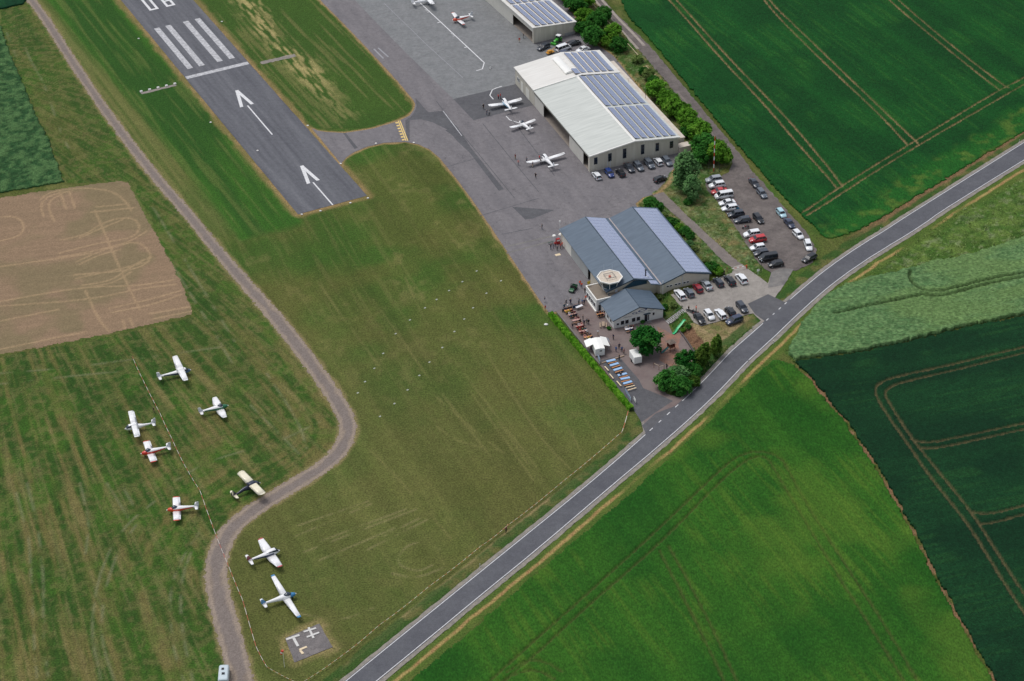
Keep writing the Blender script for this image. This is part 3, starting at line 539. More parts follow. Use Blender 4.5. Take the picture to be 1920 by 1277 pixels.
# runway paint (runway frame, metres)
def quad(parent, name, pts, m, dz): return sheet(name, pts, m, dz, 50, parent=parent)
s0 = np.mean([rs(351.5, 129.6)[0], rs(430.6, 111.6)[0]]); s1 = np.mean([rs(287.4, 53.4)[0], rs(364.7, 37.3)[0]])
for px, py in ((351.5, 129.6), (373.5, 124.5), (407.4, 116.4), (430.6, 111.6)):
    t = rs(px, py)[1]; quad(runway, 'threshold_stripe', [RW(s0, t), RW(s0, t+1.75), RW(s1, t+1.75), RW(s1, t)], M_wpaint, .068)
sb = np.mean([rs(344.2, 144.2)[0], rs(463.8, 116.4)[0]]); quad(runway, 'threshold_bar', [RW(sb-1.75, -RWW/2+.2), RW(sb-1.75, RWW/2-.2), RW(sb, RWW/2-.2), RW(sb, -RWW/2+.2)], M_wpaint, .068)
for tip, l, r, c0, c1 in (((440.5, 170.5), (453.5, 201), (473.5, 195.5), (465, 198), (511.5, 252.5)), ((562, 312), (579, 344.5), (597, 338.5), (588, 342), (625, 384.5))):
    st, tt = rs(*tip)
    for e, sg in ((l, -1), (r, 1)):
        se, te = rs(*e); quad(runway, 'arrow_stroke', [RW(st, tt+(0 if sg > 0 else .1)), RW(st, tt+(1.0 if sg > 0 else 1.1)), RW(se, te+.45), RW(se, te-.55)], M_white, .068 if sg > 0 else .0705)
    a = rs(*c0); b = rs(*c1); quad(runway, 'centre_dash', [RW(a[0], -.35+a[1]), RW(a[0], .05+a[1]), RW(b[0], .05+b[1]), RW(b[0], -.35+b[1])], M_white, .068)
# runway designator 06
def seg(parent, s, t, ds, dt, k): quad(parent, 'designator_stroke', [RW(s, t), RW(s, t+dt), RW(s+ds, t+dt), RW(s+ds, t)], M_white, .068+.0015*k)
d0s, d0t = rs(281, 20.5); e0s, e0t = rs(312, 13)
seg(runway, d0s, d0t, 9, .8, 0); seg(runway, d0s, d0t+2.2, 9, .8, 0); seg(runway, d0s, d0t+.8, .9, 1.4, 0); seg(runway, d0s+8.1, d0t+.8, .9, 1.4, 0)
seg(runway, d0s, e0t, 9, .8, 0); seg(runway, d0s, e0t+2.2, 4.6, .8, 0); seg(runway, d0s, e0t+.8, .9, 1.4, 0); seg(runway, d0s+3.7, e0t+.8, .9, 1.4, 0); seg(runway, d0s+8.1, e0t+.8, .9, 2.2, 0)
# apron and taxiway paint
def line(parent, px, w, m, dz, name='painted_line'): return ribbon(name, W(px), w, m, dz, parent)
line(apron, [(770, -22), (786, 4), (908, 118), (904.5, 129.5), (893, 133)], .32, M_white, .066)
for a in ((826, 41.5), (876.5, 88)): line(apron, [(a[0], a[1]), (a[0]-6, a[1]+1.6)], .3, M_white, .068)
for a in ((801, 18), (803, 20), (805.5, 22.5), (850, 62.5), (852, 65), (854, 67)): line(apron, [(a[0]-.5, a[1]), (a[0]-4.5, a[1]+1)], .2, M_white, .068)
line(apron, [(941, 162), (930, 165.5), (923, 169), (918.5, 179), (925, 186.5)], .3, M_white, .066); line(apron, [(949, 218), (955.5, 225), (975, 231.5)], .3, M_white, .064)
line(apron, [(720, 6), (800, 84), (868, 146)], .18, M_faint, .064); line(apron, [(830.5, 208), (866, 255)], .25, M_wpaint, .066)
line(apron, [(701, 92), (719, 110)], .5, M_faint, .064); line(apron, [(709, 90), (728, 107)], .5, M_faint, .064)
line(apron, [(750, 226.5), (764.5, 264)], .3, M_yel, .066, 'hold_line'); line(apron, [(746.8, 227), (761, 264)], .3, M_yel, .066, 'hold_line')
for k in range(7):
    f = .04+k*.145; a = (743+14*f, 228+36.5*f); line(apron, [a, (a[0]+.9, a[1]+2.4)], .75, M_yel, .066, 'hold_dash')
for px in ([(818, 190), (850, 232), (890, 280), (965, 372)], [(905, 232), (960, 300), (1010, 360)], [(835, 314), (890, 298)], [(960, 225), (1040, 330)], [(900, 405), (1010, 372)], [(940, 440), (1000, 428)]):
    line(apron, px, .22, M_pd, .064, 'tar_seam')
for px in ([(948, 463), (1040, 442)], [(950, 475), (1035, 452)]): line(apron, px, .6, M_con, .063, 'concrete_strip')
# road paint
i0 = 0
def sub(pts, y0, y1): return [p for p in pts if y0 <= p[1] <= y1]
yA, yB, yC = G2(1211.5, 814.4)[1], G2(1278, 753)[1], G2(1431.6, 606)[1]; yD = G2(1480, 562.8)[1]
def cutline(pts, ya, yb):
    P = [np.array(p) for p in pts]; Q = []
    for a, b in zip(P[:-1], P[1:]):
        n = max(1, int(np.linalg.norm(b-a)/.25)); Q += [a+(b-a)*i/n for i in range(n)]
    return [tuple(q) for q in Q if ya <= q[1] <= yb]
ribbon('edge_line', cutline(ROAD_L, 0, yA), .17, M_white, .084, road); ribbon('edge_line', cutline(ROAD_L, yB, yC), .17, M_white, .084, road); ribbon('edge_line', cutline(ROAD_L, yD, 9e3), .17, M_white, .084, road)
ribbon('edge_line', ROAD_R, .17, M_white, .084, road)
for ya, yb, n in ((yA, yB, 4), (yC, yD, 4)):
    for k in range(n):
        f0 = (k+.42)/(n+.25); f1 = (k+.84)/(n+.25); q = cutline(ROAD_L, ya+(yb-ya)*f0, ya+(yb-ya)*f1)
        if len(q) > 1: ribbon('edge_dash', q, .2, M_white, .084, road)
line(road, [(1209, 812), (1206, 795), (1199, 778)], .6, M_sh, .055, 'kerb_strip')
patch(apron, 'asphalt_patch', [(1204, 798), (1230, 775), (1292, 752), (1268, 763), (1211, 814)], M_pd, .058, 3)
bt = sheet('table_yard', W([(1126, 676), (1160, 668), (1198, 712), (1206, 728), (1240, 742), (1262, 752), (1226, 776), (1203, 792), (1180, 756), (1150, 716)]), M_pd, .0585, 3)
pg = sheet('play_sand', W([(1232, 612), (1262, 628), (1277, 624), (1302, 664), (1290, 688), (1262, 690), (1236, 676), (1240, 650)]), asphalt('play_sand', (152, 110, 92), col2=(122, 106, 98), scale=.5), .0575, 2.5)
M_rut = asphalt('pale_rut', (168, 158, 148), col2=(150, 140, 132), speck=.2, scale=.5)
for px in ([(1098, -20), (1140, 30), (1178, 72), (1196, 92)], [(1112, -20), (1152, 28), (1190, 66), (1208, 86)]): ribbon('wheel_rut', smooth(W(px), 2), .9, M_rut, .075, lane_sheet)
for px in ([(1270, 172), (1330, 245), (1372, 295)], [(1240, 372), (1300, 425), (1350, 472)]): ribbon('wheel_rut', smooth(W(px), 2), .7, M_lane, .078, lane_sheet)
sheet('lot_patch', W([(1402, 570), (1440, 552), (1474, 568), (1436, 604), (1416, 590)]), M_pd, .072, 2.5)
sheet('lot_entry', W([(1446, 511), (1462, 503), (1488, 505), (1470, 535), (1440, 540)]), M_con, .072, 2.5)
# ================================================================== BUILDINGS
M_beige = mat('beige_cladding', (194, 188, 173), .6, .06, 1.0, .15, 3, col2=(208, 203, 190), stretch=(1.4, 1.4, .12), detail=5); M_beige2 = mat('door_cladding', (208, 205, 196), .55, .05, .8)
M_wroof = mat('white_roof_sheet', (222, 219, 212), .5, .05, 1.0, .1, 2, col2=(230, 228, 222), stretch=(.12, 1.6, 1)); M_groof = mat('grey_roof_sheet', (194, 198, 192), .6, .07, 1.0, .15, 2, col2=(207, 210, 204), stretch=(.1, 1.5, 1), detail=6); M_trim = mat('white_trim', (238, 236, 230), .5, .03, 1)
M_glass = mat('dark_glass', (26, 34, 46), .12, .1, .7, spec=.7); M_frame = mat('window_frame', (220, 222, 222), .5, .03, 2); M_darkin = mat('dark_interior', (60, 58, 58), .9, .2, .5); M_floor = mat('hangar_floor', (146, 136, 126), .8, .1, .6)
M_rust = mat('rack_brown', (104, 84, 72), .8, .15, 3); M_annex = mat('annex_concrete', (206, 194, 180), .85, .09, .7, col2=(216, 206, 194))
M_blue = mat('slate_blue_sheet', (80, 96, 112), .55, .05, 1.0, col2=(90, 106, 122), stretch=(.1, 1.4, 1), detail=6); M_bluedk = mat('dark_blue_trim', (48, 68, 84), .5, .05, 2)
M_cream = mat('cream_render', (204, 196, 180), .85, .06, .7, .1, 4); M_wren = mat('white_render', (222, 222, 218), .8, .05, .8, .1, 4); M_greyd = mat('grey_door', (168, 170, 168), .6, .05, .6); M_wdoor = mat('white_door', (226, 224, 214), .6, .04, .6)
M_bit = mat('roof_gravel', (150, 138, 124), .95, .2, .7, .4, 5, col2=(126, 116, 104)); M_tan = mat('cab_roof_felt', (206, 194, 178), .9, .08, 1.2, .2, 4)
def solar(name, c1, c2, rough, grid, cell):
    m = bpy.data.materials.new(name); m.use_nodes = True; t = m.node_tree; N = t.nodes; Lk = t.links; p = N['Principled BSDF']; p.inputs['Roughness'].default_value = rough; p.inputs['Specular IOR Level'].default_value = .8
    tc = N.new('ShaderNodeTexCoord'); no = N.new('ShaderNodeTexNoise'); no.inputs['Scale'].default_value = .25; Lk.new(tc.outputs['Object'], no.inputs['Vector'])
    mx = N.new('ShaderNodeMix'); mx.data_type = 'RGBA'; mx.inputs[6].default_value = L4(c1); mx.inputs[7].default_value = L4(c2); Lk.new(no.outputs[0], mx.inputs[0]); Lk.new(mx.outputs[2], p.inputs['Base Color'])
    MATS[name] = m; return m
M_sol = solar('solar_glass', (124, 136, 168), (138, 150, 180), .25, 0, 0); M_sol2 = solar('solar_glass_blue', (150, 160, 188), (162, 172, 198), .25, 0, 0); M_alu = mat('aluminium_frame', (206, 212, 222), .4, .03, 2)
def window(parent, x, z, w, h, M, glass=M_glass, bars=0, frame=M_frame, fw=.08, name='window'):
    """A window on the outside of a wall: proud frame, pane set back inside it. M maps (along wall, out of wall, up)."""
    b = MB()
    b.box(x, x+fw, 0, .10, z, z+h, M=M).box(x+w-fw, x+w, 0, .10, z, z+h, M=M).box(x+fw, x+w-fw, 0, .10, z, z+fw, M=M).box(x+fw, x+w-fw, 0, .10, z+h-fw, z+h, M=M)
    for k in range(bars): b.box(x+fw, x+w-fw, .03, .07, z+(k+1)*h/(bars+1)-.03, z+(k+1)*h/(bars+1)+.03, M=M)
    f = b.build(name, frame, parent); MB().box(x+fw, x+w-fw, .01, .05, z+fw, z+h-fw, M=M).build('pane', glass, f); return f
def wallM(origin, ux, out): return Matrix(((ux[0], out[0], 0, origin[0]), (ux[1], out[1], 0, origin[1]), (0, 0, 1, origin[2]), (0, 0, 0, 1)))

# ---------------- large beige hangar
BN = G(1105.5, 323.1); BA = math.atan2(.35295, .93564)
hg = thing('hangar', 'large beige hangar with pale roof and rows of solar panels', 'hangar', BN, BA)
Wd, Ln, EV, RG, XR = 26.6, 55.4, 5.1, 6.85, 13.3; Y1s = 40.4
MB().box(.15, Wd-.15, .2, Ln-.2, -.05, .075).build('floor', M_floor, hg)
MB().wall([(0, 0, -.2), (Wd, 0, -.2), (Wd, 0, EV), (XR, 0, RG), (0, 0, EV)], (0, 1, 0), .2).build('end_wall', M_beige, hg)
MB().wall([(0, Ln-.2, -.2), (Wd, Ln-.2, -.2), (Wd, Ln-.2, EV+.2), (XR, Ln-.2, RG+.2), (0, Ln-.2, EV+.2)], (0, 1, 0), .2).build('end_wall', M_beige, hg)
MB().box(Wd-.2, Wd, .2, Ln-.2, -.2, EV-.02).build('rear_wall', M_beige, hg)
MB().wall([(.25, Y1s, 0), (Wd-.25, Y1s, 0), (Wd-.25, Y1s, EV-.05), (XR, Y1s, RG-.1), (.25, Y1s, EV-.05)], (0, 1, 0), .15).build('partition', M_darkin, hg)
fw_ = MB(); fw_.box(0, .25, .2, 1.0, -.2, EV-.02); fw_.box(0, .25, Y1s, Ln-.2, -.2, EV+.1); fw_.box(0, .25, 1.0, Y1s, 4.35, EV-.02); fw_.build('front_wall', M_beige, hg)
for a, b in ((4.6, 9.6), (9.65, 14.5), (33.6, 37.0), (37.05, Y1s)): MB().box(.04, .2, a, b, .06, 4.34).build('sliding_door', M_beige2, hg)
MB().box(-.14, -.02, .8, Y1s, 4.3, 4.5).build('door_rail', mat('rail_grey', (120, 118, 112), .5), hg)
for a, w in ((44.4, 2.6), (49.2, 1.6)): MB().box(-.05, -.005, a, a+w, .05, 3.2).build('wall_panel', M_wdoor, hg)
MF = wallM((0, 0, 0), (0, 1), (-1, 0)); ME = wallM((0, 0, 0), (1, 0), (0, -1))
for a in (51.9, 52.9): window(hg, a, 2.0, .75, 1.3, MF)
for x, h in ((1.3, 2.1), (5.5, 2.45), (9.9, 2.95), (15.3, 2.95), (19.7, 2.5), (24.0, 2.1)): window(hg, x, 2.15, 1.0, h, ME, bars=2, fw=.06, frame=M_bluedk)
for x in (5.3, 6.2): MB().tube((x, -.06, 0), (x, -.06, 2.4), .05, n=6).build('downpipe', M_alu, hg)
def gable(parent, x0, xr, x1, y0, y1, e, r, th, m, names=('roof_slope', 'roof_slope'), e1=None):
    e1 = e if e1 is None else e1
    a = MB().slab([(x0, y0, e), (xr, y0, r), (xr, y1, r), (x0, y1, e)], th).build(names[0], m, parent)
    b = MB().slab([(xr, y0, r), (x1, y0, e1), (x1, y1, e1), (xr, y1, r)], th).build(names[1], m, parent); return a, b
r1, r2 = gable(hg, -.3, XR, Wd+.3, -.3, Y1s, EV+.1, RG+.14, .16, M_groof); r3, r4 = gable(hg, -.35, XR+1.2, Wd+.3, Y1s+.01, Ln+.3, EV+.32, RG+.38, .18, M_wroof)
MB().slab([(XR-.35, -.32, RG+.21), (XR+.35, -.32, RG+.21), (XR+.35, Y1s, RG+.21), (XR-.35, Y1s, RG+.21)], .1).build('ridge_cap', M_trim, hg)
tr = MB()
for (xa, za, xb, zb) in ((-.32, EV+.1, XR, RG+.14), (XR, RG+.14, Wd+.32, EV+.1)): tr.add([(xa, -.42, za+.06), (xb, -.42, zb+.06), (xb, -.1, zb+.06), (xa, -.1, za+.06), (xa, -.42, za-.28), (xb, -.42, zb-.28), (xb, -.302, zb-.28), (xa, -.302, za-.28)], [(0, 1, 2, 3), (4, 5, 1, 0), (7, 6, 5, 4), (0, 3, 7, 4), (1, 5, 6, 2)])
tr.build('verge_trim', M_trim, hg)
tr = MB(); tr.slab([(-.4, Y1s-.15, EV+.42), (XR+1.2, Y1s-.15, RG+.47), (XR+1.2, Y1s+.25, RG+.47), (-.4, Y1s+.25, EV+.42)], .3); tr.build('step_trim', M_trim, hg)
sk = MB(); rings = []
for k in range(13):
    a = math.pi*k/12; rings.append((12.0-1.25*math.cos(a), RG+.15+.62*math.sin(a)))
for k, (ya, yb) in enumerate(((43.0, 47.9), (47.95, 53.0))):
    b = MB(); b.loft([[(x, ya, z) for x, z in rings], [(x, yb, z) for x, z in rings]]); b.build('skylight', mat('skylight_white', (244, 243, 238), .35, .03, 1), hg)
def zr(x, add=0): return RG+.14-(x-XR)*(RG-EV+.04)/(Wd-XR)+add
def solar_rows(parent, xs, y0, y1, zf, wid=1.75, lift=.42, npan=None):
    for x in xs:
        n = npan or max(1, int((y1-y0)/1.02)); f = MB(); pm = MB(); d = (y1-y0)/n; za, zb = zf(x)+lift, zf(x+wid)+.10
        row = MB().slab([(x, y0, za), (x+wid, y0, zb), (x+wid, y1, zb), (x, y1, za)], .05).build('solar_row', M_alu, parent)
        for k in range(n): pm.slab([(x+.03, y0+k*d+.03, za+.012), (x+wid-.03, y0+k*d+.03, zb+.012), (x+wid-.03, y0+(k+1)*d-.03, zb+.012), (x+.03, y0+(k+1)*d-.03, za+.012)], .02)
        pm.build('cells', M_sol, row); MB().box(x+.1, x+.18, y0+.05, y1-.05, zf(x)+.02, za-.09).build('rack', M_rust, row)
solar_rows(hg, [XR+.45+2.15*k for k in range(6)], .7, 19.6, zr); solar_rows(hg, [XR+.45+2.15*k for k in range(6)], 20.9, 39.9, zr)
solar_rows(hg, [XR+1.75+2.15*k for k in range(5)], 41.6, 54.7, lambda x: zr(x, .3)); solar_rows(hg, [XR-.3], 41.2, 44.4, lambda x: RG+.42, npan=3)
an = thing('annex', 'low flat-roofed concrete annex along the rear of the beige hangar', 'annex', BN, BA)
MB().box(Wd+.05, Wd+3.0, 2.5, 51.5, -.2, 3.0).build('walls', M_beige, an); MB().box(Wd+.35, Wd+3.15, 2.3, 51.7, 3.0, 3.2).build('flat_roof', M_annex, an)
MB().tube((Wd+2.2, 27, 3.2), (Wd+2.2, 27, 6.6), .06, n=6).build('flue', mat('dark_metal', (62, 62, 66), .5), an)
MB().tube((Wd+1.8, 38, 3.2), (Wd+1.8, 38, 4.2), .03, n=6).tube((Wd+1.2, 38, 4.2), (Wd+2.4, 38, 4.2), .03, n=6).build('aerial', MATS['dark_metal'], an)
MB().box(Wd+.1, Wd+3.6, -.6, 1.8, -.2, 2.0).build('side_wall', M_annex, an)

# ---------------- far hangar at the top of the apron
N2 = G(1000.5, 82); TA = math.atan2(6.1, 12.72)
# local x runs along the near end wall, local y back along the apron
th = thing('hangar', 'beige mono-pitch hangar with open front at the far end of the apron', 'hangar', N2, TA); TW, TLn = 14.3, 36.0
MB().box(.2, TW-.2, .2, TLn, -.05, .075).build('floor', M_floor, th)
MB().wall([(0, 0, -.2), (TW, 0, -.2), (TW, 0, 3.9), (0, 0, 5.3)], (0, 1, 0), .2).build('end_wall', M_beige, th)
MB().wall([(0, TLn, -.2), (TW, TLn, -.2), (TW, TLn, 3.9), (0, TLn, 5.3)], (0, 1, 0), .2).build('end_wall', M_beige, th)
MB().box(TW-.2, TW, .2, TLn, -.2, 3.85).build('rear_wall', M_beige, th); MB().box(-.02, .2, .2, TLn, 3.7, 5.22).build('fascia', M_beige2, th); MB().box(0, .2, .2, .7, -.2, 3.7).build('corner_post', M_beige, th)
for a, b in ((14.2, 21.0), (21.05, 28), (28.05, 36)): MB().box(.06, .22, a, b, .06, 3.69).build('sliding_door', M_beige2, th)
MB().slab([(-.4, -.3, 5.52), (TW+.3, -.3, 4.05), (TW+.3, TLn+.3, 4.05), (-.4, TLn+.3, 5.52)], .2).build('roof_slope', M_wroof, th)
solar_rows(th, [.9+2.2*k for k in range(6)], .5, 16.2, lambda x: 5.49-x*.1)
solar_rows(th, [.9+2.2*k for k in range(6)], 17.3, 34.5, lambda x: 5.49-x*.1)
MB().box(10.6, 14.0, -.06, -.005, .05, .9).build('wall_panel', M_greyd, th)
for x in (3.5, 8.0): MB().box(x, x+2.2, 4, 9, .1, 1.6).build('stored_crate', M_darkin, th)

# ---------------- blue twin-bay hangar
LN = G(1106, 524); LA = math.atan2(.33959068, .94057332); LU = np.array([.94057332, .33959068]); LV = np.array([-.33959068, .94057332])
LN = (LN[0], LN[1], 0.0)
bh = thing('hangar', 'twin-gabled hangar with slate-blue roof and solar panels beside the control tower', 'hangar', LN, LA)
E4, R6 = 4.35, 6.35
def walls(parent, pts, n, th_, m, nm): return MB().wall(pts, n, th_).build(nm, m, parent)
walls(bh, [(-.5, -12.5, -.3), (13.0, -12.5, -.3), (13.0, -12.5, E4-.1), (6.4, -12.5, R6-.15), (-.5, -12.5, E4-.1)], (0, 1, 0), .25, M_cream, 'end_wall')
walls(bh, [(13.05, -14.5, -.3), (26.4, -14.5, -.3), (26.4, -14.5, E4-.1), (19.6, -14.5, R6-.15), (13.05, -14.5, E4-.1)], (0, 1, 0), .25, M_cream, 'end_wall')
walls(bh, [(-.5, 18.4, -.3), (26.4, 18.4, -.3), (26.4, 18.4, E4-.1), (19.6, 18.4, R6-.15), (13.1, 18.4, E4-.1), (6.4, 18.4, R6-.15), (-.5, 18.4, E4-.1)], (0, 1, 0), .25, M_cream, 'end_wall')
MB().box(26.15, 26.4, -14.2, 18.35, -.3, E4-.12).build('side_wall', M_cream, bh); MB().box(13.05, 13.3, -14.2, -12.3, -.3, E4-.15).build('side_wall', M_cream, bh)
MB().box(-.5, -.25, -12.2, -1.6, -.3, E4-.12).box(-.5, -.25, .3, 18.35, 3.9, E4-.12).box(-.5, -.25, -1.6, .3, 3.4, E4-.12).box(-.5, -.25, 17.9, 18.35, -.3, 3.9).build('front_wall', M_cream, bh)
for a, b, m in ((.3, 5.2, M_greyd), (5.25, 11.6, M_greyd), (11.65, 17.85, M_wdoor)): MB().box(-.44, -.3, a, b, .04, 3.89).build('sliding_door', m, bh)
MB().box(0, 26, -12, 18, -.1, .08).build('floor', M_floor, bh)
ra = MB().slab([(-1.0, -12.9, E4-.02), (6.4, -12.9, R6+.05), (6.4, 18.9, R6+.05), (-1.0, 18.9, E4-.02)], .14).build('roof_slope', M_blue, bh)
rb = MB().slab([(6.4, -12.9, R6+.05), (13.05, -12.9, E4), (13.05, 18.9, E4), (6.4, 18.9, R6+.05)], .14).build('roof_slope', M_blue, bh)
rc = MB().slab([(13.12, -14.95, E4), (19.6, -14.95, R6+.05), (19.6, 18.9, R6+.05), (13.12, 18.9, E4)], .14).build('roof_slope', M_blue, bh)
rd_ = MB().slab([(19.6, -14.95, R6+.05), (26.8, -14.95, E4-.02), (26.8, 18.9, E4-.02), (19.6, 18.9, R6+.05)], .14).build('roof_slope', M_blue, bh)
MB().box(12.9, 13.3, -14.9, 18.9, E4-.13, E4+.04).build('valley_gutter', mat('gutter_pink', (168, 158, 156), .6), bh)
MB().slab([(10.2, -15.1, R6+.05-(10.2-6.4)*.308), (13.05, -15.1, E4), (13.05, -12.91, E4), (10.2, -12.91, R6+.05-(10.2-6.4)*.308)], .14).build('roof_slope', M_blue, bh)
for xa, za, xb, zb, y in ((13.12, E4, 19.6, R6+.05, -14.95), (19.6, R6+.05, 26.8, E4-.02, -14.95), (-1, E4-.02, 6.4, R6+.05, -12.9), (6.4, R6+.05, 10.2, R6-1.12, -12.9)):
    vt = MB().add([(xa, y-.07, za+.02), (xb, y-.07, zb+.02), (xb, y-.002, zb+.02), (xa, y-.002, za+.02), (xa, y-.07, za-.3), (xb, y-.07, zb-.3), (xb, y-.002, zb-.3), (xa, y-.002, za-.3)], [(0, 1, 2, 3), (4, 5, 1, 0), (7, 6, 5, 4), (0, 3, 7, 4), (1, 5, 6, 2)]); vt.build('verge_trim', M_bluedk, bh)

for xr in (6.4, 19.6): MB().tube((xr, -12.8 if xr < 10 else -14.9, R6+.06), (xr, 18.85, R6+.06), .1, n=6).build('ridge_cap', M_bluedk, bh)
PAN = MB().box(.04, 1.07, .05, 1.59, .0, .04).mesh('solar_panel', M_sol2); FRM = MB()
def panels(parent, x0, z0, slope, y0, nx, ny):
    a = math.atan(slope)
    tray = MB().slab([(x0, y0, z0+.05), (x0+nx*1.11*math.cos(a), y0, z0+.05-nx*1.11*math.sin(a)), (x0+nx*1.11*math.cos(a), y0+ny*1.64, z0+.05-nx*1.11*math.sin(a)), (x0, y0+ny*1.64, z0+.05)], .03).build('panel_tray', M_alu, parent)
    for i in range(nx):
        for j in range(ny):
            o = bpy.data.objects.new('solar_panel', PAN); C.objects.link(o); o.parent = parent
            o.location = (x0+i*1.11*math.cos(a), y0+j*1.64, z0+.06-i*1.11*math.sin(a)); o.rotation_euler = (0, a, 0)
panels(bh, 6.62, R6-.0, .305, -12.6, 5, 19); panels(bh, 10.25, R6-.0-3.63*.307, .305, -14.9, 2, 1); panels(bh, 19.82, R6-.0, .281, -14.7, 6, 20)
ML = wallM((0, -14.5, 0), (1, 0), (0, -1))
for x in (14.6, 15.5, 16.9, 17.8, 19.2, 20.1): window(bh, x, 2.75, .75, .6, ML)
MB().tube((13.6, -14.75, 0), (13.6, -14.75, 5.2), .09, n=8).build('downpipe', M_trim, bh); MB().tube((19.0, -14.62, 2), (19.0, -14.62, 6.9), .05, n=6).build('vent_pipe', M_alu, bh)
MB().tube((10.4, -11.2, 5), (10.4, -11.2, 6.9), .17, n=10).tube((10.4, -11.2, 6.9), (10.4, -11.2, 7.2), .25, n=10).build('chimney', mat('flue_dark', (64, 68, 74), .4), bh)
MB().tube((10.7, -11.6, 5.0), (10.7, -11.6, 5.45), .5, .3, n=12).build('chimney_flashing', M_alu, bh)
MB().tube((-.9, 18.3, 4.2), (-.9, 18.3, 7.0), .035, n=6).box(-1.05, -.75, 18.15, 18.45, 6.8, 7.15).build('lamp_mast', M_trim, bh)
MB().wall([(3.4, -12.75, 4.0), (10.1, -12.75, 4.0), (10.1, -12.75, 5.0), (6.6, -12.75, 5.75)], (0, 1, 0), .05).build('gable_glazing', mat('teal_sheet', (32, 66, 84), .35, .1, .8), bh)

# ---------------- clubhouse
cx0, cx1, cy0, cy1 = -3.35, 10.6, -23.0, -14.4
ch = thing('clubhouse', 'white clubhouse with slate-blue gable roof and sign above its windows', 'clubhouse', LN, LA)
CE, CR, CXR = 2.62, 4.9, 3.7
walls(ch, [(cx0+.4, cy0+.35, -.2), (cx1-.4, cy0+.35, -.2), (cx1-.4, cy0+.35, CE-.02), (CXR, cy0+.35, CR-.12), (cx0+.4, cy0+.35, CE-.02)], (0, 1, 0), .2, M_wren, 'gable_wall')
walls(ch, [(cx0+.4, cy1-.2, -.2), (cx1-.4, cy1-.2, -.2), (cx1-.4, cy1-.2, CE-.02), (CXR, cy1-.2, CR-.12), (cx0+.4, cy1-.2, CE-.02)], (0, 1, 0), .18, M_wren, 'gable_wall')
MB().box(cx0+.4, cx0+.6, cy0+.55, cy1-.2, -.2, CE-.05).build('side_wall', M_wren, ch); MB().box(cx1-.6, cx1-.4, cy0+.55, cy1-.2, -.2, CE-.05).build('side_wall', M_wren, ch)
gable(ch, cx0, CXR, cx1, cy0, cy1+.3, CE+.02, CR+.1, .13, M_blue)
MB().tube((CXR, cy0+.05, CR+.1), (CXR, cy1+.25, CR+.1), .09, n=6).build('ridge_cap', M_bluedk, ch)
vt = MB()
for xa, za, xb, zb in ((cx0, CE+.02, CXR, CR+.1), (CXR, CR+.1, cx1, CE+.02)):
    vt.add([(xa, cy0-.06, za+.02), (xb, cy0-.06, zb+.02), (xb, cy0-.002, zb+.02), (xa, cy0-.002, za+.02), (xa, cy0-.06, za-.22), (xb, cy0-.06, zb-.22), (xb, cy0-.002, zb-.22), (xa, cy0-.002, za-.22)], [(0, 1, 2, 3), (4, 5, 1, 0), (7, 6, 5, 4), (0, 3, 7, 4), (1, 5, 6, 2)])
vt.build('verge_trim', M_bluedk, ch)
MC = wallM((0, cy0+.35, 0), (1, 0), (0, -1))
for x, w, z, h in ((-2.3, .8, .8, .75), (-1.2, 1.05, .65, 1.3), (0, 1.05, .65, 1.3), (1.75, 1.1, .75, 1.3), (3.0, 1.1, .75, 1.3), (7.3, .65, 1.35, 1.0)): window(ch, x, z, w, h, MC)
dr = MB().box(5.1, 6.5, 0, .08, .03, 2.15, M=MC).build('door', M_frame, ch); MB().box(5.2, 6.0, .081, .1, .12, 2.05, M=MC).box(6.15, 6.4, .081, .1, .3, 1.95, M=MC).build('pane', M_glass, dr); MB().tube((6.06, -cy0*0+cy0+.35-.13, 1.0), (6.06, cy0+.35-.13, 1.25), .02, n=5).build('handle', M_alu, dr)
MB().box(4.9, 6.7, 0, .5, 2.35, 2.43, M=MC).build('door_canopy', M_bluedk, ch); MB().box(4.8, 6.8, .02, 1.0, .04, .1, M=MC).build('doorstep', M_con, ch)
# the sign: faint lettering strokes and two blue oval emblems
M_sign = mat('sign_blue', (64, 78, 124), .6, .1, 4); M_faintl = mat('sign_grey', (122, 124, 132), .7, .1, 5)
def oval(cx, cz, rx, rz, tilt=0.0):
    b = MB(); n = 20; vs = []
    for k in range(n):
        a = 2*math.pi*k/n
        for s in (1, .62): vs += [(cx+rx*s*math.cos(a), .012, cz+rz*s*math.sin(a)+tilt*rx*s*math.cos(a))]
    return b.add(vs, [(2*k, 2*k+1, (2*k+3) % (2*n), (2*k+2) % (2*n)) for k in range(n)], M=MC)
oval(2.6, 3.25, .7, .3).build('sign_emblem', M_sign, ch); oval(4.7, 3.6, 1.25, .34, .1).build('sign_emblem', M_sign, ch)
for x, z, w in ((-.4, 2.5, 2.3), (2.9, 2.85, 2.4), (6.2, 2.95, 1.5)):
    b = MB(); k = 0; xx = x
    while xx < x+w:
        b.box(xx, xx+.1, .004, .02, z, z+.2, M=MC); b.box(xx+.1, xx+.16, .004, .02, z+(.12 if k % 2 else 0), z+(.2 if k % 2 else .06), M=MC); xx += .24; k += 1
    b.build('sign_lettering', M_faintl, ch)
MCW = wallM((cx0+.4, 0, 0), (0, 1), (-1, 0))
for y in (-21.5, -19.6, -17.4): window(ch, y, .8, 1.1, 1.1, MCW)

